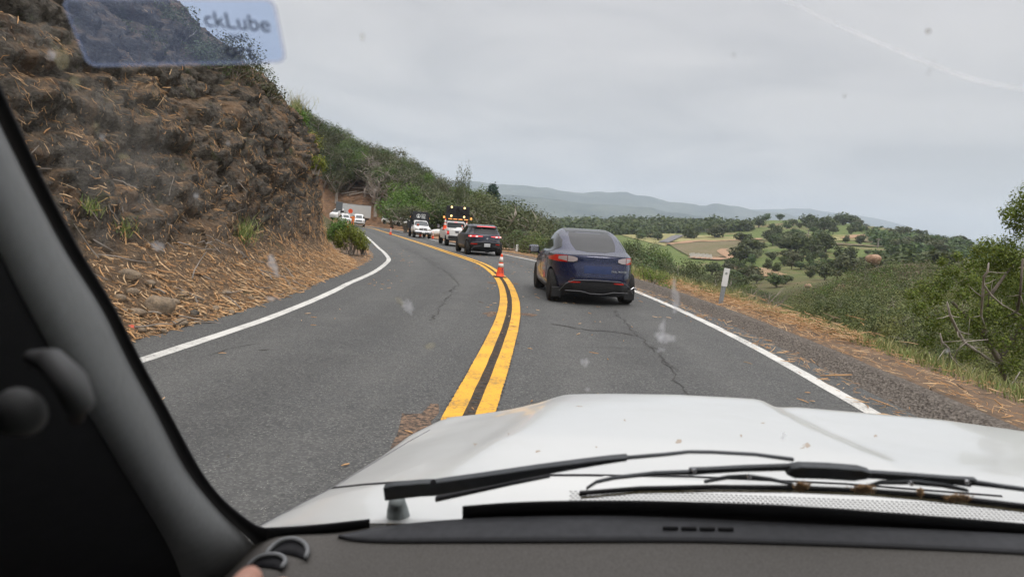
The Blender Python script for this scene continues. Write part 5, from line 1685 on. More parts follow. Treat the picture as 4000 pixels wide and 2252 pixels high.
def patch(name, bvh, side, pts, mat, parent, off=.006, m=5, sub=6, thick=.02):
    """a fitted panel on the body: pts = [(a, lo, hi)...]; a is x (rear, front) or y (sides)"""
    d = Vector(DIRS[side]); A = []; 
    P = []
    for i in range(len(pts) - 1):
        for k in range(sub): 
            t = k / sub; P.append([pts[i][q] * (1 - t) + pts[i + 1][q] * t for q in range(3)])
    P.append(list(pts[-1])); V = []; W = []
    for a, lo, hi in P:
        for j in range(m + 1):
            h = lo + (hi - lo) * j / m
            o = Vector((a, 0, h)) if side in ('rear', 'front') else Vector((0, a, h)) if side != 'top' else Vector((a, h, 0))
            o = o - d * 8
            loc, nrm, _, _ = bvh.ray_cast(o, d)
            if loc is None: loc = V[-1] + d * off if V else o + d * 8
            V.append(loc - d * off); W.append(loc + d * thick)
    n = len(P); w = m + 1; F = []; b = len(V)
    for i in range(n - 1):
        for j in range(m):
            q = (i * w + j, (i + 1) * w + j, (i + 1) * w + j + 1, i * w + j + 1); F.append(q); F.append(tuple(b + x for x in reversed(q)))
    ring = [(i * w) for i in range(n)] + [((n - 1) * w + j) for j in range(1, w)] + [(i * w + m) for i in range(n - 2, -1, -1)] + [j for j in range(m - 1, 0, -1)]
    for i in range(len(ring)):
        p, q = ring[i], ring[(i + 1) % len(ring)]; F.append((p, q, b + q, b + p))
    me = bpy.data.meshes.new(name); me.from_pydata(V + W, [], F); me.update(); me.materials.append(mat)
    bm = bmesh.new(); bm.from_mesh(me); bmesh.ops.recalc_face_normals(bm, faces=bm.faces)
    for f in bm.faces: f.smooth = True
    for e in bm.edges:
        if len(e.link_faces) == 2 and e.calc_face_angle(0) > .7: e.smooth = False
    bm.to_mesh(me); bm.free()
    o = bpy.data.objects.new(name, me); link(o, parent); return o


def wheel(parent, x, y, r, w, rim, turn=0.0):
    s = 1 if x > 0 else -1
    mb = MB(); mb.lathe([(r * .62, -w / 2), (r * .93, -w / 2), (r, -w * .32), (r, w * .32), (r * .93, w / 2), (r * .62, w / 2)], 30, (0, 0, 0), 'x')
    t = mb.build('wheel', M_RUBBER, parent, False); t.location = (x - s * w / 2, y, r); t.rotation_euler = (0, 0, turn)
    mb = MB(); mb.lathe([(.06, w * .36), (r * .2, w * .40), (r * .2, w * .30), (r * .58, w * .28), (r * .64, w * .5), (r * .66, w * .5), (r * .66, w * .2), (.05, w * .2)], 26, (0, 0, 0), 'x')
    for k in range(7):
        a = 2 * math.pi * k / 7
        mb.box((w * .40, math.cos(a) * r * .38, math.sin(a) * r * .38), (.03, r * .45, r * .10), Matrix.Rotation(a, 3, 'X'))
    ri = mb.build('rim', rim, t); ri.scale = (s, 1, 1)
    return t


def text(name, body, size, mat, parent, loc, rot, ext=.002, align='CENTER', bold=True, sx=1.0):
    cu = bpy.data.curves.new(name, 'FONT'); cu.body = body; cu.size = size; cu.extrude = ext; cu.align_x = align; cu.align_y = 'CENTER'
    if bold: cu.offset = size * .012
    o = bpy.data.objects.new(name, cu); COL.objects.link(o)
    dg = bpy.context.evaluated_depsgraph_get(); me = bpy.data.meshes.new_from_object(o.evaluated_get(dg)); bpy.data.objects.remove(o)
    me.name = name; me.materials.clear(); me.materials.append(mat)
    o = bpy.data.objects.new(name, me); link(o, parent); o.location = loc; o.rotation_euler = rot; o.scale = (sx, 1, 1); return o


def mirror(parent, x, y, z, mat, sx=1.0, arm=.12, size=(.20, .10, .15)):
    s = 1 if x > 0 else -1
    mb = MB(); mb.box((x, y, z), size, Matrix.Rotation(-s * .15, 3, 'Z'), .04); mb.tube([(x - s * size[0] * .4, y, z - size[2] * .4), (x - s * (size[0] * .5 + arm), y + .04, z - size[2] * .6)], .025, 6)
    o = mb.build('door_mirror', mat, parent, False)
    g = MB().box((x, y - size[1] * .5 - .004, z), (size[0] * .82, .01, size[2] * .78), Matrix.Rotation(-s * .15, 3, 'Z'), .004).build('mirror_glass', M_CHROME, o)
    return o


def place(root, u, v, lx, ly, heading, tilt=True):
    """put the vehicle so that its local point (lx, ly, 0) stands on the road under that pixel"""
    p = unz(u, v, zroad); h = heading
    root.rotation_mode = 'XYZ'
    bk = float(bank(p[1])) if tilt else 0
    root.rotation_euler = (0, -bk * math.cos(h), h)
    root.location = (p[0] - (lx * math.cos(h) - ly * math.sin(h)), p[1] - (lx * math.sin(h) + ly * math.cos(h)), p[2] - 0 + bk * (-lx) * 1.0)
    return root


# ---- the near blue electric crossover
def near_blue_car():
    t = empty('blue_car'); W = [(.86, .36), (3.75, .36)]
    L = [(.20, .22, 4.55, .84), (.27, .09, 4.70, .92), (.40, .03, 4.75, .955), (.60, .0, 4.74, .965), (.78, .03, 4.66, .962), (.92, .07, 4.35, .95), (1.02, .075, 3.8, .925), (1.075, .085, 3.62, .90), (1.10, .20, 3.52, .875), (1.14, .36, 3.40, .85), (1.30, .74, 3.08, .79), (1.45, 1.12, 2.78, .715), (1.55, 1.50, 2.55, .64), (1.60, 1.80, 2.40, .57), (1.625, 2.0, 2.3, .50)]
    b, bv = body_obj('body', L, P_BLUE, t, W, .40, .965, nr=3.6, nf=4.2, n=90, it=2, m=96)
    tag(b, 'deep metallic blue bodywork')
    patch('rear_window', bv, 'rear', [(-.50, 1.30, 1.47), (-.44, 1.17, 1.575), (-.2, 1.135, 1.60), (.2, 1.135, 1.60), (.44, 1.17, 1.575), (.50, 1.30, 1.47)], M_GLASS_D, t, .006, 12, 8)
    patch('roof_panel', bv, 'top', [(-.52, 1.55, 2.3), (.52, 1.55, 2.3)], M_GLASS_D, t, .005, 6, 6)
    for s in ('left', 'right'):
        patch('side_window', bv, s, [(.80, 1.19, 1.215), (1.1, 1.10, 1.36), (1.6, 1.07, 1.49), (2.3, 1.06, 1.52), (2.75, 1.06, 1.42), (3.30, 1.05, 1.10)], M_GLASS_D, t, .008, 6, 6)
        sx = -1 if s == 'left' else 1
        patch('sill_trim', bv, s, [(1.3, .22, .32), (3.3, .22, .32)], M_BLACKP, t, .008, 2)
        # tail lamps: red outer, pale inner
        a = [(sx * .86, .93, 1.00), (sx * .76, .92, 1.045), (sx * .66, .925, 1.045)]
        if sx < 0: pass
        tl = patch('tail_light', bv, 'rear', sorted([(sx * .93, .915, .975), (sx * .84, .905, 1.045), (sx * .64, .912, 1.05)]), M_REDL, t, .012, 4)
        patch('lens', bv, 'rear', sorted([(sx * .80, .955, 1.015), (sx * .74, .95, 1.03), (sx * .645, .93, 1.04)]), M_CLEARL, tl, .017, 4)
        il = patch('tail_light', bv, 'rear', sorted([(sx * .63, .920, 1.045), (sx * .52, .925, 1.035), (sx * .44, .955, 1.01)]), M_CLEARL, t, .012, 4)
        patch('reflector', bv, 'rear', sorted([(sx * .60, .475, .505), (sx * .36, .49, .515)]), M_REDL, t, .022, 2)
        patch('lamp_shade_line', bv, 'rear', sorted([(sx * .63, .90, .915), (sx * .43, .925, .945)]), M_BLACKP, t, .004, 1)
        wy = [(.86, 0), (3.75, .03)]
        for y, tn in wy: wheel(t, sx * .945, y, .355, .25, M_RIM, tn)
        fl = MB().box((sx * .80, .42, .24), (.24, .03, .22), Matrix.Rotation(.1, 3, 'X'), .01).build('mud_flap', M_BLACKP, t)
        mirror(t, sx * 1.10, 2.95, 1.07, P_BLUE, size=(.25, .16, .19), arm=.02)
    patch('bumper_valance', bv, 'rear', [(-.78, .24, .30), (-.66, .23, .46), (-.5, .22, .525), (0, .22, .54), (.5, .22, .525), (.66, .23, .46), (.78, .24, .30)], M_BLACKP, t, .016, 6, 6)
    mb = MB(); pts = [(-.68, .0, .315), (-.35, -.03, .315), (-.15, -.035, .27), (.15, -.035, .27), (.35, -.03, .315), (.68, .0, .315)]
    mb.tube(pts, .008, 6); mb.build('bumper_trim', M_RIM, t)
    mb = MB(); mb.tube([(-.80, .06, .30), (-.68, .0, .46), (-.5, -.02, .545), (0, -.035, .56), (.5, -.02, .545), (.68, .0, .46), (.80, .06, .30)], .009, 6); mb.build('bumper_trim', M_RIM, t)
    patch('spoiler_lip', bv, 'rear', [(-.70, 1.055, 1.068), (-.4, 1.075, 1.092), (0, 1.085, 1.102), (.4, 1.075, 1.092), (.70, 1.055, 1.068)], P_BLUE, t, .028, 2, 6)
    # hatch shut lines
    def shut(pts, side='rear'):
        m = MB(); P = []
        for i in range(len(pts) - 1):
            for k in range(5):
                q = k / 5; P.append((pts[i][0] * (1 - q) + pts[i + 1][0] * q, pts[i][1] * (1 - q) + pts[i + 1][1] * q))
        P.append(pts[-1]); d = Vector(DIRS[side]); o3 = []
        for a, h in P:
            o = (Vector((a, 0, h)) if side == 'rear' else Vector((0, a, h))) - d * 8; loc = bv.ray_cast(o, d)[0]
            if loc is not None: o3.append(loc)
        m.tube(o3, .0045, 4); m.build('shut_line', M_BLACKP, t)
    shut([(-.635, 1.04), (-.64, .92), (-.62, .80), (-.56, .68), (-.45, .625), (0, .61), (.45, .625), (.56, .68), (.62, .80), (.64, .92), (.635, 1.04)])
    for s in ('left',):
        shut([(1.30, 1.1), (1.28, .8), (1.40, .5), (1.5, .35)], s); shut([(2.45, 1.08), (2.45, .32)], s); shut([(1.3, .98), (3.3, .97)], s)
        for y in (1.6, 2.7): MB().box((-.965, y, .92), (.012, .2, .03), None, .004).build('door_handle', P_BLUE, t)
    patch('plate_recess', bv, 'rear', [(-.30, .70, .86), (.30, .70, .86)], plain('dark_blue_recess', (.014, .028, .09), .5, .3), t, -.0 + .003, 3)
    text('badge_text', 'DUAL MOTOR', .052, M_CHROME, t, (.46, bv.ray_cast(Vector((.46, -5, .75)), Vector((0, 1, 0)))[0].y - .035, .755), (R(90), 0, R(6)), .001, sx=1.0)
    # scuffed tow loop at the lower right corner
    MB().tube([(.74, .02, .40), (.79, .035, .44), (.84, .065, .43), (.88, .10, .38)], .011, 6).build('scuff_mark', M_CHROME, t)
    MB().box((0, 2.2, .23), (1.5, 3.6, .10), None, .03).build('underbody', M_BLACKP, t)
    MB().tube([(-.5, 1.02, 1.115), (0, .93, 1.10), (.5, 1.02, 1.115)], .0).build('wiper', M_BLACKP, t) if False else None
    place(t, 2163, 1172, -.82, .86, R(4.2)); t.scale = (1.03, 1.03, 1.03)
    return tag(t, 'deep blue electric crossover with a sloping black rear window stopped just ahead', 'car')


near_blue_car()


# ---- the dark crossover with lit tail lights
def dark_car():
    t = empty('navy_car'); W = [(.90, .38), (3.82, .38)]
    L = [(.26, .25, 4.6, .88), (.34, .10, 4.7, .95), (.50, .03, 4.77, .985), (.66, .0, 4.77, .99), (.90, .03, 4.7, .985), (1.0, .05, 4.5, .975), (1.10, .07, 3.9, .95), (1.14, .12, 3.75, .92), (1.30, .28, 3.45, .84), (1.45, .38, 3.15, .77), (1.52, .28, 3.0, .74), (1.57, .32, 2.8, .71), (1.61, .5, 2.5, .66), (1.635, 1.0, 2.2, .58)]
    b, bv = body_obj('body', L, P_NAVY, t, W, .43, .99, nr=3.4, nf=4.2, n=80, it=2)
    tag(b, 'dusty dark navy bodywork')
    patch('rear_window', bv, 'rear', [(-.66, 1.19, 1.28), (-.60, 1.15, 1.46), (0, 1.14, 1.48), (.60, 1.15, 1.46), (.66, 1.19, 1.28)], M_GLASS_D, t, .008, 6)
    patch('roof_panel', bv, 'top', [(-.58, .55, 2.6), (.58, .55, 2.6)], plain('grey_roof_glass', (.10, .105, .11), .15, .6), t, .006, 6, 6)
    patch('brake_light', bv, 'rear', [(-.50, 1.53, 1.555), (0, 1.54, 1.57), (.50, 1.53, 1.555)], M_REDON, t, .02, 2)
    for s in ('left', 'right'):
        sx = -1 if s == 'left' else 1
        patch('side_window', bv, s, [(.75, 1.2, 1.40), (1.3, 1.16, 1.50), (2.2, 1.15, 1.54), (2.7, 1.15, 1.50), (3.5, 1.14, 1.2)], M_GLASS_D, t, .008, 5)
        patch('wheel_arch_trim', bv, s, [(.42, .30, .62), (.62, .70, .84), (.9, .80, .88), (1.2, .70, .84), (1.38, .30, .62)], M_BLACKP, t, .010, 3) if False else None
        patch('sill_trim', bv, s, [(1.4, .27, .42), (3.3, .27, .42)], M_BLACKP, t, .010, 2)
        tl = patch('tail_light', bv, 'rear', sorted([(sx * .88, .98, 1.04), (sx * .62, .995, 1.07), (sx * .22, 1.02, 1.045)]), M_REDON, t, .012, 3)
        for q in (.52, .78): MB().box((sx * q, bv.ray_cast(Vector((sx * q, -5, 1.02)), Vector((0, 1, 0)))[0].y - .02, 1.02), (.16, .02, .05), None, .01).build('lamp_cell', plain_white_red, tl)
        patch('reflector', bv, 'rear', sorted([(sx * .80, .58, .64), (sx * .50, .60, .65)]), M_REDL, t, .03, 2)
        for y in (.90, 3.82): wheel(t, sx * .985, y, .375, .26, M_RIM)
        mirror(t, sx * 1.09, 3.25, 1.12, M_RIMS, size=(.22, .12, .16), arm=.03)
    patch('bumper', bv, 'rear', [(-.90, .30, .66), (-.6, .28, .71), (0, .28, .72), (.6, .28, .71), (.90, .30, .66)], M_BLACKP, t, .02, 6)
    MB().tube([(-.85, .03, .66), (-.6, -.02, .72), (0, -.04, .73), (.6, -.02, .72), (.85, .03, .66)], .014, 6).build('bumper_trim', M_RIM, t)
    MB().tube([(-.8, .0, .36), (-.72, -.03, .48), (-.45, -.04, .50), (-.30, -.04, .56)], .012, 6).build('bumper_trim', M_RIM, t)
    MB().tube([(.8, .0, .36), (.72, -.03, .48), (.45, -.04, .50), (.30, -.04, .56)], .012, 6).build('bumper_trim', M_RIM, t)
    pl = MB().box((0.02, -.035, .575), (.33, .012, .165), None, .005).build('number_plate', M_PLATE, t)
    text('plate_text', '9NCR075', .082, M_INK, pl, (.02, -.044, .565), (R(90), 0, 0), .001)
    MB().lathe([(.055, 0), (.055, .01)], 16, (.02, .0, 0), 'y').build('badge', M_CHROME, t).location = (0, bv.ray_cast(Vector((0, -5, .93)), Vector((0, 1, 0)))[0].y - .012, .93)
    text('badge_text', 'O C E A N', .06, M_CHROME, t, (.02, .0, .82), (R(90), 0, 0), .002)
    MB().box((.62, .02, .80), (.10, .01, .02), None, .002).build('badge', M_CHROME, t)
    MB().box((0, 2.2, .27), (1.5, 3.6, .12), None, .03).build('underbody', M_BLACKP, t)
    place(t, 1825, 993, -.86, .90, R(14.5))
    return tag(t, 'dusty dark navy crossover with red tail lights lit behind the arrow board truck', 'car')


_m = Mat('lit_lamp_cell', .3, .4); _m.base((.9, .5, .5)); _m.emit((1, .45, .42), 2.2); plain_white_red = _m.m
dark_car()


# ---- traffic cones
def cone_parts(root, h=.71, base=.36):
    def rad(z): return .028 + (.125 - .028) * (1 - z / h) * 1.05
    mb = MB(); mb.lathe([(rad(0) + .02, .03), (rad(.03), .05), (rad(.30 * h), .30 * h), (rad(.93 * h), .93 * h), (rad(h), h), (rad(h) * .5, h + .004)], 20)
    c = mb.build('cone_body', M_ORANGE, root, True)
    for a, b_ in ((.44, .60), (.66, .88)):
        MB().lathe([(rad(a * h) + .003, a * h), (rad(b_ * h) + .003, b_ * h)], 20).build('reflective_band', M_CONEW, root, True)
    MB().box((0, 0, .018), (base, base, .035), None, .012).build('base', M_BLACKP, root)


def cone(pos, label, s=1.0, group=None, tilt=(0, 0), detail=False, flat=None):
    r = empty('traffic_cone', tuple(map(float, pos)), R(12), tilt[0], tilt[1], s); cone_parts(r)
    if detail:
        for tx, z, sz in (('J HARD', .225, .042), ('TUX.BTO', .165, .042)):
            text('stencil_text', tx, sz, M_INK, r, (.035, -.112 + z * .11 - .012, z), (R(82), 0, 0), .001)
        MB().add([(.0, -.10, .31), (.02, -.10, .30), (.04, -.1, .275), (.06, -.10, .30), (.085, -.098, .31), (.05, -.104, .26), (.042, -.106, .235), (.034, -.104, .26)], [(0, 1, 2, 6, 7), (2, 3, 4, 5, 6)]).build('stencil_mark', M_INK, r)
    return tag(r, label, 'traffic cone', group)


cone(unz(1952, 1084, zroad) + [0, .12, 0], 'nearest orange cone with two white bands standing on the yellow lines', 1.05, detail=True)
cone(unz(1525, 917, zroad), 'orange cone standing alone on the distant yellow line', 1.1)
cone(unz(1641, 925, zroad), 'orange cone in front of the work truck grille', 1.15)
cone(unz(1690, 933, zroad), 'orange cone on the dirt edge between the work truck and the arrow board truck', 1.1)


# ---- pickup trucks
def pickup_base(t, L, paint, wheels, hw, **kw):
    return body_obj('body', L, paint, t, wheels, .45, hw, **kw)


def arrow_truck():
    t = empty('white_pickup'); s = 1.0
    W = [(1.15, .40), (4.75, .40)]
    L = [(.50, .12, 5.75, .90), (.62, .06, 5.82, .94), (.85, .05, 5.84, .95), (1.05, .06, 5.8, .94), (1.18, .08, 5.5, .92), (1.26, .12, 5.2, .90)]
    b, bv = pickup_base(t, L, P_WHITE, W, .95, nr=9, nf=5, n=40, it=1)
    V, F = slice_body([(1.24, 2.35, 4.55, .88), (1.35, 2.36, 4.35, .86), (1.6, 2.42, 3.95, .79), (1.78, 2.5, 3.7, .73), (1.83, 2.65, 3.5, .66)], 7, 5, n=30, it=1)
    bv2 = BVHTree.FromPolygons([Vector(v) for v in V], F); me = mesh_np('cab', V, F, P_WHITE, t, True)
    patch('rear_window', bv2, 'rear', [(-.66, 1.36, 1.62), (-.6, 1.33, 1.70), (.6, 1.33, 1.70), (.66, 1.36, 1.62)], M_GLASS_G, t, .01, 4)
    patch('brake_light', bv2, 'rear', [(-.12, 1.755, 1.79), (.12, 1.755, 1.79)], M_REDON, t, .01, 2)
    for sd, sx in (('left', -1), ('right', 1)):
        patch('side_window', bv2, sd, [(2.6, 1.34, 1.66), (3.6, 1.33, 1.66), (4.05, 1.32, 1.4)], M_GLASS_D, t, .01, 4)
        patch('tail_light', bv, 'rear', sorted([(sx * .93, .86, 1.13), (sx * .80, .86, 1.14)]), M_REDL, t, .02, 3)
        patch('lens', bv, 'rear', sorted([(sx * .91, .98, 1.05), (sx * .82, .98, 1.05)]), M_REDON, t, .03, 2)
        for y in (1.15, 4.75): wheel(t, sx * .93, y, .40, .27, M_RIMS)
        mirror(t, sx * 1.15, 3.9, 1.38, M_BLACKP, size=(.22, .12, .32), arm=.10)
        MB().box((sx * .94, 1.15, .93), (.08, 1.15, .28), None, .03).build('fender_flare', P_WHITE, t)
    MB().box((0, -.02, .68), (1.75, .22, .24), None, .04).build('rear_bumper', M_BLACKP, t)
    MB().box((0, .045, 1.0), (1.5, .03, .46), None, .012).build('tailgate', P_WHITE, t)
    MB().box((0, 2.9, .50), (1.3, 5.0, .2)).build('underbody', M_BLACKP, t)
    # headache rack, light bar, beacons, arrow board
    mb = MB()
    for sx in (-1, 1): mb.tube([(sx * .78, 2.2, 1.25), (sx * .72, 2.25, 1.95)], .03, 6)
    mb.tube([(-.95, 2.2, 1.95), (.95, 2.2, 1.95)], .035, 6); mb.tube([(-.4, 2.2, 1.9), (-.4, 2.15, 2.15)], .03, 6); mb.tube([(.4, 2.2, 1.9), (.4, 2.15, 2.15)], .03, 6)
    mb.build('rack', M_BLACKP, t)
    lb = MB().box((.08, 2.08, 2.0), (1.7, .12, .09), None, .02).build('light_bar', M_BLACKP, t)
    for x in (-.58, -.2, .2, .62): MB().box((x + .06, 2.01, 2.0), (.30, .02, .05), None, .006).build('amber_light', M_AMBER, lb)
    for sx in (-1, 1):
        MB().lathe([(.075, 0), (.08, .09), (.05, .15)], 14, (sx * 1.03 + .05, 2.1, 2.03), 'z').build('beacon', M_AMBER, t, True)
    bd = MB().box((.05, 2.12, 2.53), (1.78, .07, .92), None, .02).build('arrow_board', M_BOARD, t)
    lit = [(-.5, .36), (.48, .34), (-.5, -.30), (.48, -.32)]
    un = [(-.62, .2), (-.72, .04), (-.42, .1), (-.36, .24), (-.5, -.08), (-.28, -.02), (-.14, .16), (-.22, -.18), (-.04, 0), (.02, .3), (.1, .14), (.0, -.2), (.2, -.04), (.16, -.24), (.3, .12), (.42, 0), (.5, .18), (.55, -.1), (.66, .06), (.7, .22), (.74, -.14), (.38, -.22), (.64, -.26)]
    for x, z in lit: MB().lathe([(.075, -.03), (.07, 0), (.04, .015)], 14, (.05 + x, 2.07, 2.53 + z), 'y').build('arrow_lamp', M_BULB, bd)
    ring = MB()
    for x, z in un: ring.lathe([(.062, -.05), (.07, -.05), (.075, .0), (.05, .0), (.045, -.02)], 12, (.05 + x, 2.07, 2.53 + z), 'y')
    ring.build('arrow_lamp_hood', M_RUBBER, bd)
    place(t, 1744, 959, -.80, 1.15, R(13.5))
    tag(t, 'white pickup carrying a black arrow board with four amber lamps lit', 'pickup truck')
    # load: cones and an orange sign ride on it
    Mw = Matrix.LocRotScale(t.location, t.rotation_euler, None)
    def onit(p): return Mw @ Vector(p)
    bpy.context.view_layer.update()
    cone(onit((-.88, 2.1, 1.12)), 'upside down orange cone stack hung behind the pickup cab on the left', 1.25, tilt=(0, 0))
    cone(onit((.45, .25, 1.10)), 'orange cone standing in the pickup bed at the tailgate', 1.1)
    cone(onit((.30, .35, .98)), 'second cone leaning low in the pickup bed beside the tall one', .9, tilt=(.2, -.3))
    sg = MB().box((0, 0, 0), (.50, .04, .62), None, .01).build('orange_sign', plain('sign_orange', (.85, .16, .03), .4), None); sg.location = onit((.45, -.16, .86)); sg.rotation_euler = (.1, 0, R(13.5))
    tag(sg, 'orange sign panel hung on the right of the pickup tailgate', 'sign')
    bag = rock(size=(1.0, .6, .25), seed=60, mat=P_WHITE, label='white bundled sheet in the pickup bed', pos=tuple(onit((0, 1.0, 1.22))), name='bundle', cat='bundle')


arrow_truck()


def work_truck():
    t = empty('work_truck'); W = [(1.2, .40), (4.9, .40)]
    L = [(.55, 2.6, 5.8, .90), (.65, 2.55, 5.86, .95), (.85, 2.5, 5.88, .97), (1.02, 2.5, 5.82, .95), (1.12, 2.5, 5.70, .91), (1.20, 2.5, 5.2, .86), (1.26, 2.5, 4.6, .84)]
    b, bv = pickup_base(t, L, P_WHITE, W, .97, nr=9, nf=4, n=40, it=1)
    V, F = slice_body([(1.22, 2.6, 4.55, .87), (1.35, 2.6, 4.4, .84), (1.6, 2.65, 4.05, .77), (1.80, 2.7, 3.7, .70), (1.86, 2.8, 3.5, .62)], 7, 5, n=30, it=1)
    bv2 = BVHTree.FromPolygons([Vector(v) for v in V], F); mesh_np('cab', V, F, P_WHITE, t, True)
    patch('windscreen', bv2, 'front', [(-.74, 1.32, 1.48), (-.62, 1.31, 1.76), (0, 1.31, 1.80), (.62, 1.31, 1.76), (.74, 1.32, 1.48)], M_GLASS_G, t, .01, 5)
    g = patch('grille', bv, 'front', [(-.42, .86, 1.06), (-.2, .84, 1.08), (.2, .84, 1.08), (.42, .86, 1.06)], M_BLACKP, t, .015, 4)
    mb = MB(); yg = 5.90; mb.box((0, yg, .96), (.05, .05, .24)); mb.box((0, yg, .96), (.84, .04, .035)); mb.tube([(-.45, yg - .04, .85), (-.45, yg - .04, 1.07), (0, yg, 1.1), (.45, yg - .04, 1.07), (.45, yg - .04, .85), (0, yg, .82), (-.45, yg - .04, .85)], .022, 6); mb.build('grille_bar', P_WHITE, g)
    for sx in (-1, 1):
        patch('headlight', bv, 'front', sorted([(sx * .54, .88, 1.04), (sx * .82, .90, 1.05)]), M_HEADL, t, .015, 3)
        for y in (1.2, 4.9): wheel(t, sx * .95, y, .41, .27, M_RIMS)
        mirror(t, sx * 1.18, 4.25, 1.38, M_BLACKP, size=(.2, .12, .3), arm=.12)
        patch('side_window', bv2, 'left' if sx < 0 else 'right', [(2.8, 1.34, 1.66), (3.7, 1.33, 1.66), (4.15, 1.32, 1.4)], M_GLASS_D, t, .01, 4)
        MB().lathe([(.03, -.05), (.03, .05)], 10, (sx * .98, 2.5, 2.1), 'y').build('beacon_arm', M_BLACKP, t)
        MB().lathe([(.06, 0), (.065, .08), (.04, .12)], 12, (sx * 1.02, 2.55, 2.12), 'z').build('beacon', M_AMBER, t, True)
        MB().box((sx * .62, 5.90, .68), (.30, .05, .14), None, .03).build('fog_light', M_BLACKP, t)
    MB().box((0, 5.92, .66), (1.88, .22, .26), None, .07).build('front_bumper', M_CHROME, t)
    MB().box((0, 5.92, .50), (1.4, .16, .12), None, .03).build('bumper_valance', M_BLACKP, t)
    MB().box((0, 6.04, .64), (.32, .01, .14), None, .003).build('number_plate', M_PLATE, t)
    # black dump body
    bd = MB(); bd.box((0, 1.15, 1.15), (2.05, 2.7, .5), None, .03); bd.box((0, 2.5, 1.75), (2.1, .12, 1.5), None, .03)
    for sx in (-1, 1): bd.box((sx * 1.02, 1.2, 1.4), (.06, 2.6, .6), None, .02); bd.box((sx * 1.0, 2.5, 1.9), (.10, .25, 1.7), None, .02)
    body = bd.build('dump_body', M_BOARD, t)
    top = MB().box((0, 2.66, 2.33), (1.72, .30, .95), Matrix.Rotation(.12, 3, 'X'), .03).build('sign_box', M_BOARD, t)
    rot = (R(90) - .12, 0, R(180)); yb = 2.66 + .165
    MW = plain('logo_white', (.72, .74, .73), .5)
    ly = lambda z: yb - (z - 2.33) * .12 + .006
    text('logo_text', 'CITY', .235, MW, top, (-.33, ly(2.47), 2.47), rot, .002, sx=.98)
    text('logo_text', 'RISE', .235, MW, top, (-.33, ly(2.27), 2.27), rot, .002, sx=.98)
    text('logo_text', 'SERVICES', .10, MW, top, (-.33, ly(2.12), 2.12), rot, .002)
    mb = MB(); n = 24
    for k in range(n):
        a, c = 2 * math.pi * k / n, 2 * math.pi * (k + 1) / n; cx, cz = .22, 2.33
        P = [(cx + math.cos(q) * r_, ly(cz + math.sin(q) * r_) + .004, cz + math.sin(q) * r_) for q, r_ in ((a, .175), (c, .175), (c, .215), (a, .215))]; mb.add(P, [(0, 1, 2, 3)])
    def poly(pts): mb.add([(x + .22, ly(z + 2.33) + .004, z + 2.33) for x, z in pts], [tuple(range(len(pts)))])
    poly([(-.035, .05), (.035, .05), (.05, .13), (.0, .17), (-.05, .13)]) if False else poly([(-.03, .16), (.03, .16), (.045, .08), (-.045, .08)])
    poly([(-.05, .055), (.05, .055), (.07, -.01), (-.07, -.01)]); poly([(-.08, -.04), (.08, -.04), (.125, -.15), (-.125, -.15)])
    mb.build('logo', MW, top)
    MB().box((0, 2.5, .55), (1.2, 5.0, .2)).build('underbody', M_BLACKP, t)
    h = R(180 + 16)
    place(t, 1677, 932, -.85, 4.95, h, False)
    tag(t, 'white work truck with a tall black dump body lettered CITY RISE parked on the dirt', 'truck')
    bpy.context.view_layer.update(); Mw = Matrix.LocRotScale(t.location, t.rotation_euler, None)
    b = rock(size=(.5, .3, .25), seed=61, mat=plain('red_bag', (.30, .06, .03), .6), label='red bag on the dashboard of the work truck', pos=tuple(Mw @ Vector((.42, 4.42, 1.33))), name='bag', cat='bag')


work_truck()


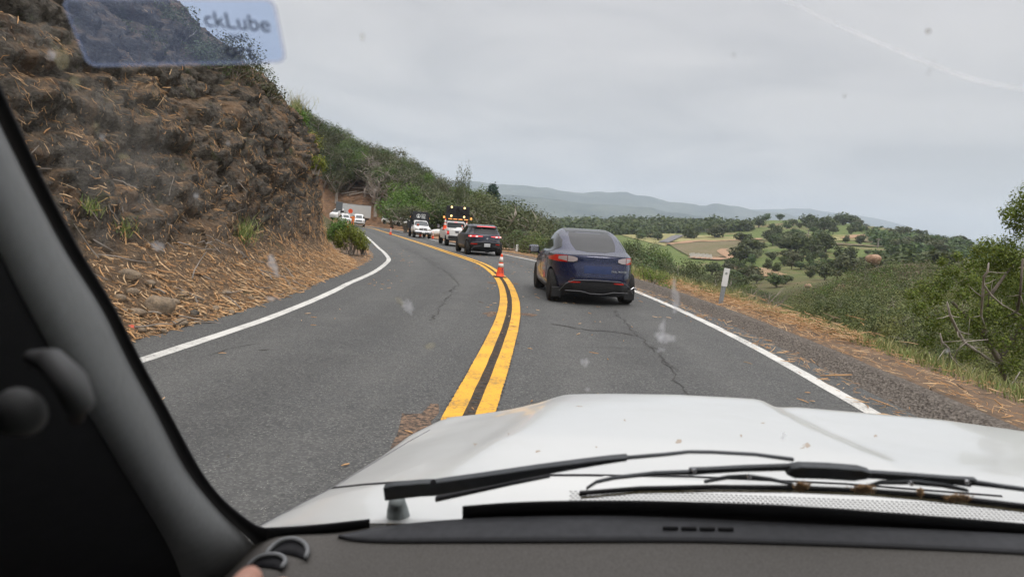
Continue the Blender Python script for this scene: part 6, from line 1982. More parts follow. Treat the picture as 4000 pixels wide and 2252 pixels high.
def white_suv(name, u, v, heading, label, h=1.9, w=1.95, L_=5.0, lx=0, ly=None):
    t = empty(name); k = h / 1.9; W = [(1.0, .38), (L_ - 1.0, .38)]; hw = w / 2
    L = [(.32, .1, L_ - .1, hw * .93), (.5, .02, L_, hw), (.85, .0, L_, hw), (1.0 * k, .03, L_ - .06, hw * .98), (1.12 * k, .05, L_ - .35, hw * .95), (1.18 * k, .08, L_ - 1.1, hw * .92), (1.3 * k, .12, L_ - 1.35, hw * .87), (1.6 * k, .2, L_ - 1.8, hw * .79), (1.8 * k, .3, L_ - 2.15, hw * .72), (1.88 * k, .6, L_ - 2.5, hw * .62)]
    b, bv = body_obj('body', L, P_WHITE, t, W, .42, hw, nr=5, nf=4.2, n=60, it=2)
    patch('windscreen', bv, 'front', [(-.70, 1.26 * k, 1.42 * k), (-.6, 1.24 * k, 1.70 * k), (.6, 1.24 * k, 1.70 * k), (.70, 1.26 * k, 1.42 * k)], M_GLASS_G, t, .012, 5)
    patch('grille', bv, 'front', [(-.45, .78, 1.0), (.45, .78, 1.0)], M_BLACKP, t, .02, 2)
    MB().box((0, L_ + .02, .89), (.8, .03, .03)).build('grille_bar', P_WHITE, t)
    MB().box((0, L_ + .02, .50), (1.5, .05, .12), None, .02).build('lower_grille', M_BLACKP, t)
    MB().box((0, L_ + .04, .62), (.34, .02, .13)).build('number_plate', M_PLATE, t)
    for sx in (-1, 1):
        patch('headlight', bv, 'front', sorted([(sx * .55, .84, 1.0), (sx * .84, .85, 1.0)]), M_HEADL, t, .015, 2)
        patch('side_window', bv, 'left' if sx < 0 else 'right', [(.5, 1.28 * k, 1.6 * k), (L_ - 2.2, 1.26 * k, 1.64 * k), (L_ - 1.5, 1.24 * k, 1.3 * k)], M_GLASS_D, t, .01, 4)
        for y in (1.0, L_ - 1.0): wheel(t, sx * hw * .97, y, .38, .25, M_RIMS)
        mirror(t, sx * (hw + .12), L_ - 1.5, 1.22 * k, M_BLACKP, size=(.2, .1, .18), arm=.03)
        MB().tube([(sx * .6, .8, 1.87 * k), (sx * .6, .9, 1.94 * k), (sx * .6, 2.2, 1.94 * k), (sx * .6, 2.3, 1.87 * k)], .02, 5).build('roof_rail', M_BLACKP, t)
    MB().box((0, L_ / 2, .34), (w * .75, L_ * .75, .14)).build('underbody', M_BLACKP, t)
    place(t, u, v, lx, L_ - 1.0 if ly is None else ly, heading, False)
    return tag(t, label, 'car')


white_suv('white_suv', 1400, 884, R(180 + 14), 'white sport utility vehicle facing the camera behind the flagger')
white_suv('white_suv', 1352, 878, R(180 + 22), 'white vehicle half hidden by the corner bush left of the flagger', 1.75, 1.85, 4.7)


def parked_suv():
    t = white_suv('white_suv', 1492, 872, R(180 + 60), 'small white car parked off the road against the orange bank', 1.55, 1.8, 4.4)
    return t


ps = parked_suv(); q = at_y(1492, 872, 118); ps.location = (q[0], q[1] + 1, float(terrain(q[0], q[1])))
ps.location.z = q[2] - .1
ps2 = white_suv('silver_car', 1555, 878, R(180 + 70), 'pale car mostly hidden behind the low oak with pale limbs', 1.5, 1.8, 4.4); q = at_y(1545, 880, 112); ps2.location = (q[0], q[1], q[2] - .1)


def box_truck(u, v, Y, heading, label, boxc, cab=True):
    t = empty('box_truck'); W = .0
    MB().box((0, 3.2, 1.95), (2.3, 5.6, 2.2), None, .04).build('cargo_box', boxc, t)
    MB().box((0, 3.1, 3.06), (2.34, 5.7, .06)).build('roof_rail', M_RIMS, t)
    V, F = slice_body([(.45, 6.1, 8.0, .98), (.9, 6.1, 8.1, 1.0), (1.2, 6.1, 8.0, .98), (1.35, 6.1, 7.6, .94), (1.9, 6.1, 7.2, .82), (2.1, 6.1, 6.9, .7)], 8, 5, n=30, it=1); bv = BVHTree.FromPolygons([Vector(x) for x in V], F)
    mesh_np('cab', V, F, P_WHITE, t, True); patch('windscreen', bv, 'front', [(-.72, 1.42, 1.6), (-.6, 1.4, 1.92), (.6, 1.4, 1.92), (.72, 1.42, 1.6)], M_GLASS_G, t, .01, 4)
    patch('grille', bv, 'front', [(-.5, .75, 1.1), (.5, .75, 1.1)], M_BLACKP, t, .015, 2)
    for sx in (-1, 1):
        patch('side_window', bv, 'left' if sx < 0 else 'right', [(6.3, 1.45, 1.85), (7.1, 1.42, 1.6)], M_GLASS_D, t, .01, 3)
        for y in (1.6, 7.2): wheel(t, sx * 1.0, y, .42, .28, M_RIMS)
        mirror(t, sx * 1.2, 7.2, 1.6, M_BLACKP, size=(.2, .1, .4), arm=.1)
    MB().box((0, 3.5, .65), (1.0, 6.5, .3)).build('chassis', M_BLACKP, t)
    p = at_y(u, v, Y); t.location = tuple(p); t.rotation_euler = (0, 0, heading)
    return tag(t, label, 'truck')


box_truck(1436, 870, 124, R(180 - 36), 'white box truck turned across the road behind the white sport utility vehicle', plain('pale_grey_box', (.52, .53, .53), .5, .3, var=.05))
# grey square sign seen from behind
r0 = empty('road_sign', tuple(at_y(1322, 850, 108)), R(-12)); MB().box((0, 0, 1.8), (1.15, .04, 1.4), None, .01).build('sign_panel', plain('grey_metal_back', (.13, .14, .15), .6), r0)
MB().tube([(0, .04, -2), (0, .04, 1.8)], .04, 6).build('post', M_RIM, r0); tag(r0, 'grey back of a square road sign beside the far white trucks', 'sign')


# ---- the flagger in orange
def flagger():
    c = at_y(1377, 882, 99); root = empty('person', (c[0], c[1], float(zroad(c[0], c[1]))), R(170))
    J = {'pel': (0, 0, .98), 'ch': (0, .02, 1.35), 'nk': (0, .02, 1.50), 'hd': (0, .03, 1.64), 'top': (0, .03, 1.74),
         'lh': (-.10, 0, .92), 'lk': (-.13, .03, .50), 'la': (-.14, 0, .09), 'lt': (-.15, .16, .04), 'rh': (.10, 0, .92), 'rk': (.14, .04, .50), 'ra': (.16, -.02, .09), 'rt': (.18, .14, .04),
         'ls': (-.20, .02, 1.43), 'le': (-.27, .04, 1.15), 'lw': (-.24, .20, 1.0), 'rs': (.20, .02, 1.43), 're': (.33, .12, 1.20), 'rw': (.30, .34, 1.28)}
    rad = dict(pel=.16, ch=.17, nk=.06, hd=.085, top=.07, lh=.10, lk=.07, la=.05, lt=.04, rh=.10, rk=.07, ra=.05, rt=.04, ls=.075, le=.055, lw=.04, rs=.075, re=.055, rw=.04)
    E = [('pel', 'ch'), ('ch', 'nk'), ('nk', 'hd'), ('hd', 'top'), ('pel', 'lh'), ('lh', 'lk'), ('lk', 'la'), ('la', 'lt'), ('pel', 'rh'), ('rh', 'rk'), ('rk', 'ra'), ('ra', 'rt'), ('ch', 'ls'), ('ls', 'le'), ('le', 'lw'), ('ch', 'rs'), ('rs', 're'), ('re', 'rw')]
    ks = list(J); me = bpy.data.meshes.new('body'); me.from_pydata([J[k] for k in ks], [(ks.index(a), ks.index(b)) for a, b in E], []); me.update()
    o = bpy.data.objects.new('body', me); link(o)
    sk = o.modifiers.new('s', 'SKIN'); 
    for i, k in enumerate(ks): me.skin_vertices[0].data[i].radius = (rad[k], rad[k])
    me.skin_vertices[0].data[0].use_root = True
    sb = o.modifiers.new('u', 'SUBSURF'); sb.levels = 1; sb.render_levels = 1
    dg = bpy.context.evaluated_depsgraph_get(); m2 = bpy.data.meshes.new_from_object(o.evaluated_get(dg)); bpy.data.objects.remove(o); m2.name = 'body'
    ow, sk_, dk = plain('orange_workwear', (.85, .22, .05), .7), plain('skin', (.45, .27, .19), .6), plain('dark_boots', (.05, .045, .04), .7)
    for m in (ow, sk_, dk): m2.materials.append(m)
    for p in m2.polygons:
        z = p.center.z; p.material_index = 2 if z < .14 else (1 if z > 1.50 else 0); p.use_smooth = True
    link(bpy.data.objects.new('body', m2), root)
    MB().lathe([(.12, 1.70), (.115, 1.76), (.07, 1.82), (.01, 1.84)], 14, (0, .03, 0)).build('hard_hat', P_WHITE, root, True)
    for i in range(5): pass
    tag(root, 'person in orange work clothes holding up a round orange paddle', 'person')
    p = empty('stop_paddle', tuple(root.location), R(170)); mb = MB()
    mb.tube([(.30, .36, .95), (.30, .36, 2.0)], .02, 6); mb.build('pole', P_WHITE, p)
    MB().lathe([(.36, -.01), (.36, .01)], 8, (.30, .36, 2.22), 'y').build('paddle', plain('paddle_orange', (.80, .10, .03), .5), p)
    p.location = root.location; tag(p, 'round orange stop paddle held up in front of the white sport utility vehicle', 'sign')


flagger()
cone(at_y(1357, 897, 60), 'orange cone top showing through the corner bush', 1.0)

# ---- white tarpaulin heap, marker posts
def post(u, v, top_v, Y, label, lean=.06):
    p = at_y(u, v, Y); h = (v - top_v) * Y / FPX; r = empty('marker_post', tuple(p), 0, 0, lean)
    mb = MB()
    for x in (-.028, 0, .028): mb.box((x * 1.35, 0 if x else -.014, h * .5 - .15), (.036, .014, h + .3 - .02))
    mb.build('post', plain('galvanised_steel', (.30, .33, .35), .5, .5, .5), r)
    MB().box((0, -.022, h - .22), (.15, .012, .46), None, .004).build('reflector_plate', P_WHITE, r)
    MB().lathe([(.035, -.03), (.035, -.024)], 14, (0, 0, h - .12), 'y').build('reflector', M_CHROME, r)
    return tag(r, label, 'marker post')


post(2808, 1222, 1046, 17.3, 'galvanised marker post with a white plate standing on the verge')
post(2122, 1010, 946, 42, 'marker post with a white top behind the mirror of the near blue car', .05)
post(2018, 985, 955, 48, 'thin grey marker post among shrubs left of the near blue car', .0)
p = at_y(1705, 915, 84); o = rock(size=(3.0, 1.6, .9), seed=70, mat=plain('white_sheet', (.66, .65, .62), .8, .1, var=.2), label='heap of white sheeting and brush beside the work truck', pos=tuple(p), name='sheeting_heap', cat='heap')

# ------------------------------------------------------------------ the vehicle the picture is taken from
def pw(u, v, off=0.0):
    """the point of the windscreen's plane on the line of sight through a pixel"""
    d = ray(u, v); return CAM + d * ((.57 + off) / (d[1] + .8 * d[2]))


P_OWN = Mat('own_white_paint', .32, .45, 0, .5)
P_OWN.base(P_OWN.mix(P_OWN.val(P_OWN.noise(2.5, 6, .7), .5, .8, 0, .35), (.54, .55, .54), (.42, .41, .38)))
P_OWN.l(P_OWN.val(P_OWN.noise(7, 5, .7), .35, .7, .30, .38), P_OWN.b.inputs['Roughness']); P_OWN = P_OWN.m
M_DASH = Mat('dash_grey', .82, .2); M_DASH.base(M_DASH.mix(M_DASH.val(M_DASH.noise(500, 2), .4, .6), (.088, .083, .077), (.115, .109, .102))); M_DASH.bump(M_DASH.noise(700, 2), .3, .001); M_DASH = M_DASH.m
M_PAD = plain('defroster_pad', (.055, .057, .062), .7, .25, vs=80)
M_TRIM = plain('pillar_trim', (.175, .18, .18), .75, .25, var=.06, vs=90)
M_DARK = plain('dark_interior', (.012, .012, .013), .85, .15, vs=40)
M_FRIT = plain('ceramic_black', (.010, .010, .012), .6, .3)
M_WIPER = plain('wiper_black', (.040, .045, .050), .5, .35, var=.25, vs=40)
car = empty('white_suv'); tag(car, 'white vehicle the view is taken from, its bonnet, wipers and dashboard in front', 'car')


def grid(name, rows, mat, parent, smooth=True, thick=0.0):
    A = np.array(rows, float); a, b = A.shape[:2]; I = np.arange(a * b).reshape(a, b)
    F = np.stack([I[:-1, :-1], I[:-1, 1:], I[1:, 1:], I[1:, :-1]], -1).reshape(-1, 4)
    o = mesh_np(name, A.reshape(-1, 3), F, mat, parent, smooth)
    if thick:
        m = o.modifiers.new('t', 'SOLIDIFY'); m.thickness = thick; m.offset = -1
    return o


EP = [(970, 2090, .95), (1000, 2060, 1.0), (1150, 1980, 1.2), (1300, 1900, 1.4), (1500, 1775, 1.7), (1600, 1700, 1.85), (1720, 1640, 2.0)]
E3 = np.array([at_y(*p) for p in EP])
FR = np.array([at_y(u, v, 2.0) for u, v in [(1720, 1640), (1850, 1612), (2000, 1590), (2080, 1570), (2150, 1557), (2250, 1550), (2400, 1548), (2650, 1552), (2900, 1565), (3000, 1572), (3050, 1584), (3120, 1580), (3300, 1595), (3700, 1630), (4000, 1672), (4250, 1712)]])
sF = (FR[:, 0] - FR[0, 0]) / (FR[-1, 0] - FR[0, 0]); zF = FR[:, 2]
ss = np.unique(np.r_[np.linspace(0, .12, 14), np.linspace(.12, 1, 90)])
zFs = np.interp(ss, sF, zF)
for _ in range(2): zFs[1:-1] = .25 * zFs[:-2] + .5 * zFs[1:-1] + .25 * zFs[2:]
rows = []
XR = FR[-1, 0]
for Y in np.r_[np.linspace(1.13, 2.0, 40)]:
    ex, ez = np.interp(Y, E3[:, 1], E3[:, 0]), np.interp(Y, E3[:, 1], E3[:, 2])
    zc_ = 1.200 + (2.0 - Y) * .072 - .02 * ((Y - 1.5) / .5) ** 2 * (Y < 1.5) * 0
    xs = ex + (XR - ex) * ss; D = 1.200 - zFs; k = (zc_ - ez) / (1.200 - zFs[0])
    lin = np.exp(-ss * 9) * 1.0
    z = zc_ - D * (lin * k + (1 - lin) * (.35 + .65 * (Y - 1.1) / .9))
    xl = -.09 + .24 * (Y - 1.15) / .85; z = z + .016 * (sm((xs - xl + .05) / .10) - sm((xs - .765) / .06) * (.25 + .75 * sm((Y - 1.15) / .5))) * sm((xs - ex) / .12) * sm((Y - 1.13) / .28) - .010 * sm((xs - ex) / .12)
    z[0] = ez
    side = [(ex - .015, Y, ez - .03), (ex - .03, Y, ez - .12), (ex - .035, Y, ez - .5)][::-1]
    rows.append(side + list(zip(xs, np.full(len(xs), Y), z)))
for dy, dz in ((.03, -.004), (.06, -.014), (.09, -.034), (.12, -.07), (.14, -.14), (.15, -.4)):
    rows.append([(p[0] + (.0 if i > 3 else .02), p[1] + dy, p[2] + dz) for i, p in enumerate(rows[39])])
hood = grid('bonnet', rows, P_OWN, car)
A = np.array(rows); a_, b_ = A.shape[:2]; I = np.arange(a_ * b_).reshape(a_, b_)
hb = BVHTree.FromPolygons([Vector(p) for p in A.reshape(-1, 3)], [(int(I[i, j]), int(I[i, j + 1]), int(I[i + 1, j + 1]), int(I[i + 1, j])) for i in range(a_ - 1) for j in range(b_ - 1)])
# cowl between bonnet and glass
rows = []
for t in np.linspace(0, 1, 10):
    Y = 1.125 - t * .222
    ex, ez = np.interp(Y, E3[:, 1], E3[:, 0]), np.interp(Y, E3[:, 1], E3[:, 2])
    zc_ = 1.258 - t * .006 - .012 * np.sin(t * math.pi)
    lin = np.exp(-ss * 9); z = zc_ - (zc_ - ez) * lin; z[0] = ez
    xs = ex + (XR - ex) * ss
    rr_ = [(ex - .035, Y, ez - .5), (ex - .03, Y, ez - .12), (ex - .015, Y, ez - .03)] + list(zip(xs, np.full(len(xs), Y), z))
    rows.append([(p[0], max(p[1], .85 - (p[2] - 1.30) * .8 + .014) if j > 2 else p[1] + .1 * t, p[2]) for j, p in enumerate(rr_)])
rows = rows[::-1]
cowl = grid('cowl_panel', rows, P_OWN, car)
A = np.array(rows); a_, b_ = A.shape[:2]; I = np.arange(a_ * b_).reshape(a_, b_)
cb = BVHTree.FromPolygons([Vector(p) for p in A.reshape(-1, 3)], [(int(I[i, j]), int(I[i, j + 1]), int(I[i + 1, j + 1]), int(I[i + 1, j])) for i in range(a_ - 1) for j in range(b_ - 1)])


def on_car(u, v, lift=.0, tr=None):
    d = Vector(ray(u, v)).normalized(); best = None
    for t in (tr or (hb, cb)):
        h = t.ray_cast(Vector(CAM), d)
        if h[0] is not None and (best is None or h[3] < best[1]): best = (h[0] - d * lift, h[3])
    return best[0] if best else None


def car_line(name, pts, r, mat, parent):
    P = []
    for (u0, v0), (u1, v1) in zip(pts[:-1], pts[1:]):
        for k in range(8):
            q = on_car(u0 + (u1 - u0) * k / 8, v0 + (v1 - v0) * k / 8, .0)
            if q is not None: P.append(q)
    if len(P) > 2: return MB().tube(P, r, 4).build(name, mat, parent)


M_GAP = plain('shut_line_grey', (.10, .10, .11), .8, .1)
car_line('shut_line', [(1020, 2050), (1160, 1975), (1299, 1904), (1450, 1812), (1600, 1722), (1690, 1672)], .0016, M_GAP, hood)
car_line('shut_line', [(1299, 1906), (1420, 1893), (1560, 1883), (1800, 1872), (2100, 1856), (2300, 1856), (2700, 1862), (3300, 1890), (4000, 1945)], .0028, M_FRIT, hood)
# vent holes of the cowl
mb = MB()
for j in range(7):
    for i in range(95):
        u = 2230 + i * 19 + (j % 2) * 9; v = 1918 + j * 8.5 + max(0, u - 2500) * .040
        q = on_car(u, v, .0006, (cb,))
        if q is None: continue
        mb.add([(q.x - .0022, q.y - .0016, q.z + .0005), (q.x + .0022, q.y - .0016, q.z + .0005), (q.x + .0022, q.y + .0016, q.z + .0005), (q.x - .0022, q.y + .0016, q.z + .0005)], [(0, 1, 2, 3)])
tag(mb.build('vent_holes', plain('vent_dark', (.20, .20, .20), .8), cowl), kind='stuff')
# grime marks on the bonnet
M_GRIME = Mat('grime', .8, .1); M_GRIME.base((.36, .31, .26)); M_GRIME = M_GRIME.m
rs = np.random.default_rng(8)
for u, v, w, h in [(1985, 1690, 12, 22), (2650, 1722, 9, 8), (2895, 1700, 6, 6), (1855, 1735, 7, 5), (3145, 1740, 14, 22), (2260, 1585, 16, 2), (2100, 1760, 7, 4), (2440, 1640, 4, 4), (2980, 1650, 5, 3), (3420, 1700, 6, 5), (2330, 1745, 5, 4)]:
    n = 9; P = []
    for k in range(n):
        an = 6.283 * k / n; f = 1 + .4 * rs.normal(); q = on_car(u + math.cos(an) * w * f, v + math.sin(an) * h * f, .0008)
        if q is not None: P.append(q)
    if len(P) > 3: MB().add(P, [tuple(range(len(P)))]).build('dirt_mark', M_GRIME, hood)

# windscreen glass with its black printed border
us = np.linspace(-500, 4500, 14); vs = np.linspace(-500, 2140, 10)
gm = bpy.data.materials.new('windscreen_glass'); gm.use_nodes = True; t_ = gm.node_tree; t_.nodes.clear()
o_ = t_.nodes.new('ShaderNodeOutputMaterial'); tr_ = t_.nodes.new('ShaderNodeBsdfTransparent'); tr_.inputs[0].default_value = (.945, .947, .95, 1)
gl = t_.nodes.new('ShaderNodeBsdfGlossy'); gl.inputs['Roughness'].default_value = .03; df = t_.nodes.new('ShaderNodeBsdfDiffuse'); df.inputs[0].default_value = (.6, .6, .58, 1)
lw = t_.nodes.new('ShaderNodeLayerWeight'); lw.inputs[0].default_value = .5
pw_ = t_.nodes.new('ShaderNodeMath'); pw_.operation = 'POWER'; pw_.inputs[1].default_value = 5; t_.links.new(lw.outputs['Facing'], pw_.inputs[0])
fr = t_.nodes.new('ShaderNodeMath'); fr.operation = 'MULTIPLY_ADD'; fr.inputs[1].default_value = .6; fr.inputs[2].default_value = .02; t_.links.new(pw_.outputs[0], fr.inputs[0])
m1_ = t_.nodes.new('ShaderNodeMixShader'); m2_ = t_.nodes.new('ShaderNodeMixShader')
nz = t_.nodes.new('ShaderNodeTexNoise'); nz.inputs['Scale'].default_value = 6; nz.inputs['Detail'].default_value = 5
tcg = t_.nodes.new('ShaderNodeTexCoord'); t_.links.new(tcg.outputs['Object'], nz.inputs['Vector'])
mr = t_.nodes.new('ShaderNodeMapRange'); mr.inputs[1].default_value = .35; mr.inputs[2].default_value = .75; mr.inputs[3].default_value = .004; mr.inputs[4].default_value = .028
t_.links.new(nz.outputs[0], mr.inputs[0]); t_.links.new(mr.outputs[0], m2_.inputs[0])
t_.links.new(fr.outputs[0], m1_.inputs[0]); t_.links.new(tr_.outputs[0], m1_.inputs[1]); t_.links.new(gl.outputs[0], m1_.inputs[2])
t_.links.new(m1_.outputs[0], m2_.inputs[1]); t_.links.new(df.outputs[0], m2_.inputs[2]); t_.links.new(m2_.outputs[0], o_.inputs[0])
ws = grid('windscreen', [[pw(u, v, .0) for u in us] for v in vs], gm, car, False)

GI = [(-420, -300), (-200, 60), (-75, 330), (105, 699), (262, 994), (400, 1200), (500, 1410), (610, 1606), (726, 1839), (856, 1998), (1001, 2129), (1040, 2175)]
GO = [(-390, -330), (-160, 30), (-25, 300), (158, 699), (311, 994), (443, 1200), (544, 1410), (653, 1606), (784, 1853), (871, 1962), (994, 2058), (1040, 2066)]


def dens(P, k=6):
    P = np.array(P, float); out = []
    for a, b in zip(P[:-1], P[1:]):
        for i in range(k): out.append(a + (b - a) * i / k)
    out.append(P[-1]); Q = np.array(out)
    for _ in range(6): Q[1:-1] = .25 * Q[:-2] + .5 * Q[1:-1] + .25 * Q[2:]
    return Q


go, gi = dens(GO), dens(GI)
B1o = [(1040, 2066), (1150, 2062), (1300, 2048), (1443, 2032)]; B1i = [(1040, 2175), (1150, 2140), (1300, 2110), (1443, 2090)]
band = [[pw(*a, -.004), pw(*((a + b) / 2), -.004), pw(*b, -.004)] for a, b in zip(go, gi)]
grid('ceramic_border', band, M_FRIT, ws, False, .003)
grid('ceramic_border', [[pw(*a, -.004), pw(*b, -.004)] for a, b in zip(dens(B1o, 3), dens(B1i, 3))], M_FRIT, ws, False, .003)
B2o = [(1806, 1982), (2000, 1966), (2250, 1960), (2500, 1961), (2900, 1970), (3199, 1985), (3665, 2022), (4000, 2049), (4400, 2085)]
B2i = [(u, v + 80) for u, v in B2o]
grid('ceramic_border', [[pw(*a, -.004), pw(*b, -.004)] for a, b in zip(dens(B2o, 5), dens(B2i, 5))], M_FRIT, ws, False, .003)

# pillar trim; shade on its left side is put into a near-black panel
S_ = [(-560, -250), (-330, 60), (-150, 380), (0, 699), (140, 994), (245, 1200), (365, 1410), (480, 1606), (620, 1839), (720, 1998), (800, 2140), (850, 2290)]
gI2 = dens([(-420, -300), (-200, 60), (-75, 330), (105, 699), (262, 994), (400, 1200), (500, 1410), (610, 1606), (726, 1839), (856, 1998), (1001, 2129), (1070, 2290)]); s2 = dens(S_)
rows = []
for a, b in zip(gI2, s2):
    p0 = pw(*a, -.012); y = p0[1]
    p1 = at_y(a[0] * .7 + b[0] * .3, a[1] * .7 + b[1] * .3, y - .035); p2 = at_y(*b, y - .10); p3 = at_y(b[0] - 120, b[1] + 30, y - .13)
    rows.append([p0, p1, p2, p3])
grid('pillar_trim', rows, M_TRIM, car, True, .004)
rows = []
for a, b in zip(gI2, s2):
    y = pw(*a, -.012)[1]
    p3 = at_y(b[0] - 112, b[1] + 28, y - .128); p4 = at_y(b[0] - 700, b[1] + 200, y - .20); p5 = at_y(b[0] - 3500, b[1] + 600, .12)
    rows.append([p3, p4, p5])
grid('shaded_side_panel', rows, M_DARK, car, True, .004)
M_HANDLE = plain('handle_grey', (.10, .10, .10), .6, .3)
MB().tube([at_y(u, v, Y) for u, v, Y in [(120, 1395, .36), (200, 1410, .345), (275, 1490, .335), (312, 1580, .33), (300, 1640, .335)]], [.004, .007, .008, .007, .003], 10).build('grab_handle', M_HANDLE, car, True)
c = at_y(60, 1615, .33); mb = MB(); mb.lathe([(.004, -.006), (.012, -.002), (.014, .004), (.008, .009)], 18, (0, 0, 0), 'y'); k = mb.build('mirror_control_knob', M_HANDLE, car, True); k.location = tuple(c); k.scale = (1, 1, .9)

# dashboard
top = dens([(700, 2330), (823, 2245), (900, 2180), (985, 2128), (1070, 2094), (1150, 2086), (1321, 2080), (1500, 2050), (1806, 2024), (2150, 2014), (2500, 2014), (3199, 2046), (4000, 2086), (4500, 2110)])
rows = []
for u, v in top:
    p = pw(u, v, -.010); rows.append([p + [0, .02, -.03], p, at_y(u, v + 14, p[1] - .02), p * [1, 1, 0] + [0, -.10, p[2] - .020], p * [1, 1, 0] + [0, -.25, p[2] - .035], p * [1, 1, 0] + [0, -.42, p[2] - .10], p * [1, 1, 0] + [0, -.46, p[2] - .4]])
dash = grid('dashboard', rows, M_DASH, car, True)
A = np.array(rows); a_, b_ = A.shape[:2]; I = np.arange(a_ * b_).reshape(a_, b_)
db = BVHTree.FromPolygons([Vector(p) for p in A.reshape(-1, 3)], [(int(I[i, j]), int(I[i, j + 1]), int(I[i + 1, j + 1]), int(I[i + 1, j])) for i in range(a_ - 1) for j in range(b_ - 1)])
pt = dens([(1321, 2088), (1380, 2076), (1500, 2050), (1806, 2022), (2150, 2012), (2500, 2012), (3199, 2044), (4000, 2084), (4500, 2108)])
pb = dens([(1323, 2094), (1380, 2108), (1500, 2114), (1806, 2112), (2150, 2111), (2705, 2108), (3307, 2126), (4000, 2156), (4500, 2190)])
rows = []
for a, b in zip(pt, pb):
    r_ = []
    for k in range(5):
        q = a + (b - a) * k / 4; h = on_car(q[0], q[1], .004 + .006 * math.sin(math.pi * k / 4), (db,)); r_.append(h if h is not None else pw(*q, -.02))
    rows.append(r_)
pad = grid('defroster_pad', [[tuple(p) for p in r] for r in rows], M_PAD, car, True, .003)
def on_dash(pts, lift): return [on_car(u, v, lift, (db,)) for u, v in pts]
lp = [p for p in on_dash([tuple(q) for q in pb], .004) if p is not None]; MB().tube(lp, .0016, 6).build('pad_seam', M_FRIT, dash)
for i in range(4):
    P = [on_car(u, v, .013, (db,)) for u, v in [(2590 + i * 72, 2060 + i * 1.5), (2648 + i * 72, 2061 + i * 1.5)]]
    if all(P): MB().tube(P, .0022, 6).build('defroster_slot', M_DARK, pad)
# two hooded outlets at the left end
def outlet(arc, low):
    A_ = on_dash(arc, .012); B_ = on_dash(low, .005)
    if any(x is None for x in A_ + B_): return
    n = min(len(A_), len(B_)); rows = [[tuple(a), tuple((a + b) / 2 + Vector((0, 0, -.002))), tuple(b)] for a, b in zip(A_, B_)]
    o = grid('air_outlet', rows, M_FRIT, car, True, .002)
    MB().tube([a + Vector((0, 0, .001)) for a in A_], [.001] + [.0034] * (len(A_) - 2) + [.001], 8).build('outlet_rim', plain('outlet_rim_grey', (.16, .165, .17), .5, .3), o, True)
arc1 = dens([(1033, 2168), (1065, 2128), (1100, 2108), (1138, 2101), (1175, 2108), (1202, 2132), (1204, 2160), (1191, 2181)], 3); low1 = dens([(1036, 2168), (1060, 2160), (1090, 2157), (1115, 2158), (1140, 2162), (1160, 2168), (1178, 2176), (1190, 2181)], 3)
arc2 = dens([(963, 2214), (990, 2188), (1020, 2170), (1060, 2163), (1095, 2166), (1118, 2182), (1115, 2202), (1095, 2219)], 3); low2 = dens([(966, 2214), (990, 2210), (1010, 2209), (1030, 2210), (1050, 2212), (1065, 2214), (1080, 2217), (1094, 2219)], 3)
outlet(arc1, low1); outlet(arc2, low2)

# roof, headlining and the rest of the cab, behind and above the view
mb = MB(); mb.box((.45, -.72, 2.02), (2.3, 2.0, .04), None, .01); mb.build('roof', P_OWN, car)
mb = MB(); mb.box((.45, -.70, 1.985), (2.2, 1.9, .02)); mb.build('headlining', plain('headlining_grey', (.25, .24, .23), .9), car)
MB().box((.45, -1.7, 1.3), (2.3, .05, 1.5)).build('tailgate', P_OWN, car)
MB().box((-.70, -.75, 1.0), (.06, 1.9, .7)).build('front_door', M_DARK, car); MB().box((1.6, -.75, 1.0), (.06, 2.2, .7)).build('front_door', M_DARK, car)
MB().box((.45, -.4, .62), (2.2, 2.4, .06)).build('cabin_floor', M_DARK, car)
for x in (-.45, 1.25):
    for y in (-1.2, 1.75): wheel(car, x - .12 if x < 0 else x + .12, y, .37, .24, M_RIMS)
# steering wheel
mb = MB(); P = [(math.cos(a) * .185 + .0, .40 + math.sin(a) * .07, 1.20 + math.sin(a) * .172) for a in np.linspace(0, 6.283, 33)]
mb.tube(P, .014, 8, False); mb.build('steering_wheel', M_DARK, car, True)

# wiper arm and blade
def pp(pts, off): return [pw(u, v, off) for u, v in pts]
wi = empty('wiper_assembly'); wi.parent = car
def flatbar(name, cen, wpx, off, mat, parent, th=.006, hgt=None):
    A_ = pp(cen, off); up = np.array([0, -.62, .78]); V = []; 
    for p, w in zip(A_, wpx):
        h = w / FPX * (np.linalg.norm(p - CAM)) / 2
        V += [p + up * h + [0, th, th * .4], p - up * h + [0, th, th * .4], p - up * h - [0, th, 0], p + up * h - [0, th, 0]]
    F = [(3, 2, 1, 0)]
    for i in range(len(A_) - 1):
        for k in range(4): F.append((4 * i + k, 4 * i + (k + 1) % 4, 4 * i + 4 + (k + 1) % 4, 4 * i + 4 + k))
    n = 4 * (len(A_) - 1); F.append((n, n + 1, n + 2, n + 3))
    m = MB(); m.add(V, F); o = m.build(name, mat, parent)
    b = o.modifiers.new('b', 'BEVEL'); b.width = .002; b.segments = 2
    return o
flatbar('wiper_arm', [(1502, 1925), (1540, 1918), (1640, 1908), (1700, 1905), (1900, 1873), (2100, 1838), (2250, 1815), (2380, 1796), (2450, 1788)], [92, 100, 96, 95, 80, 58, 44, 32, 24], .030, M_WIPER, wi)
flatbar('spring_rib', [(1700, 1950), (1850, 1918), (2000, 1886), (2150, 1858)], [30, 26, 22, 14], .036, M_FRIT, wi, .004)
flatbar('wiper_arm', [(2445, 1788), (2600, 1775), (2690, 1765), (2780, 1766), (2950, 1775), (3100, 1795)], [20, 17, 15, 15, 15, 18], .034, M_WIPER, wi, .003)
MB().lathe([(.004, 0), (.004, .002)], 12, tuple(pw(1692, 1883, .018)), 'y').build('pivot_pin', M_FRIT, wi)
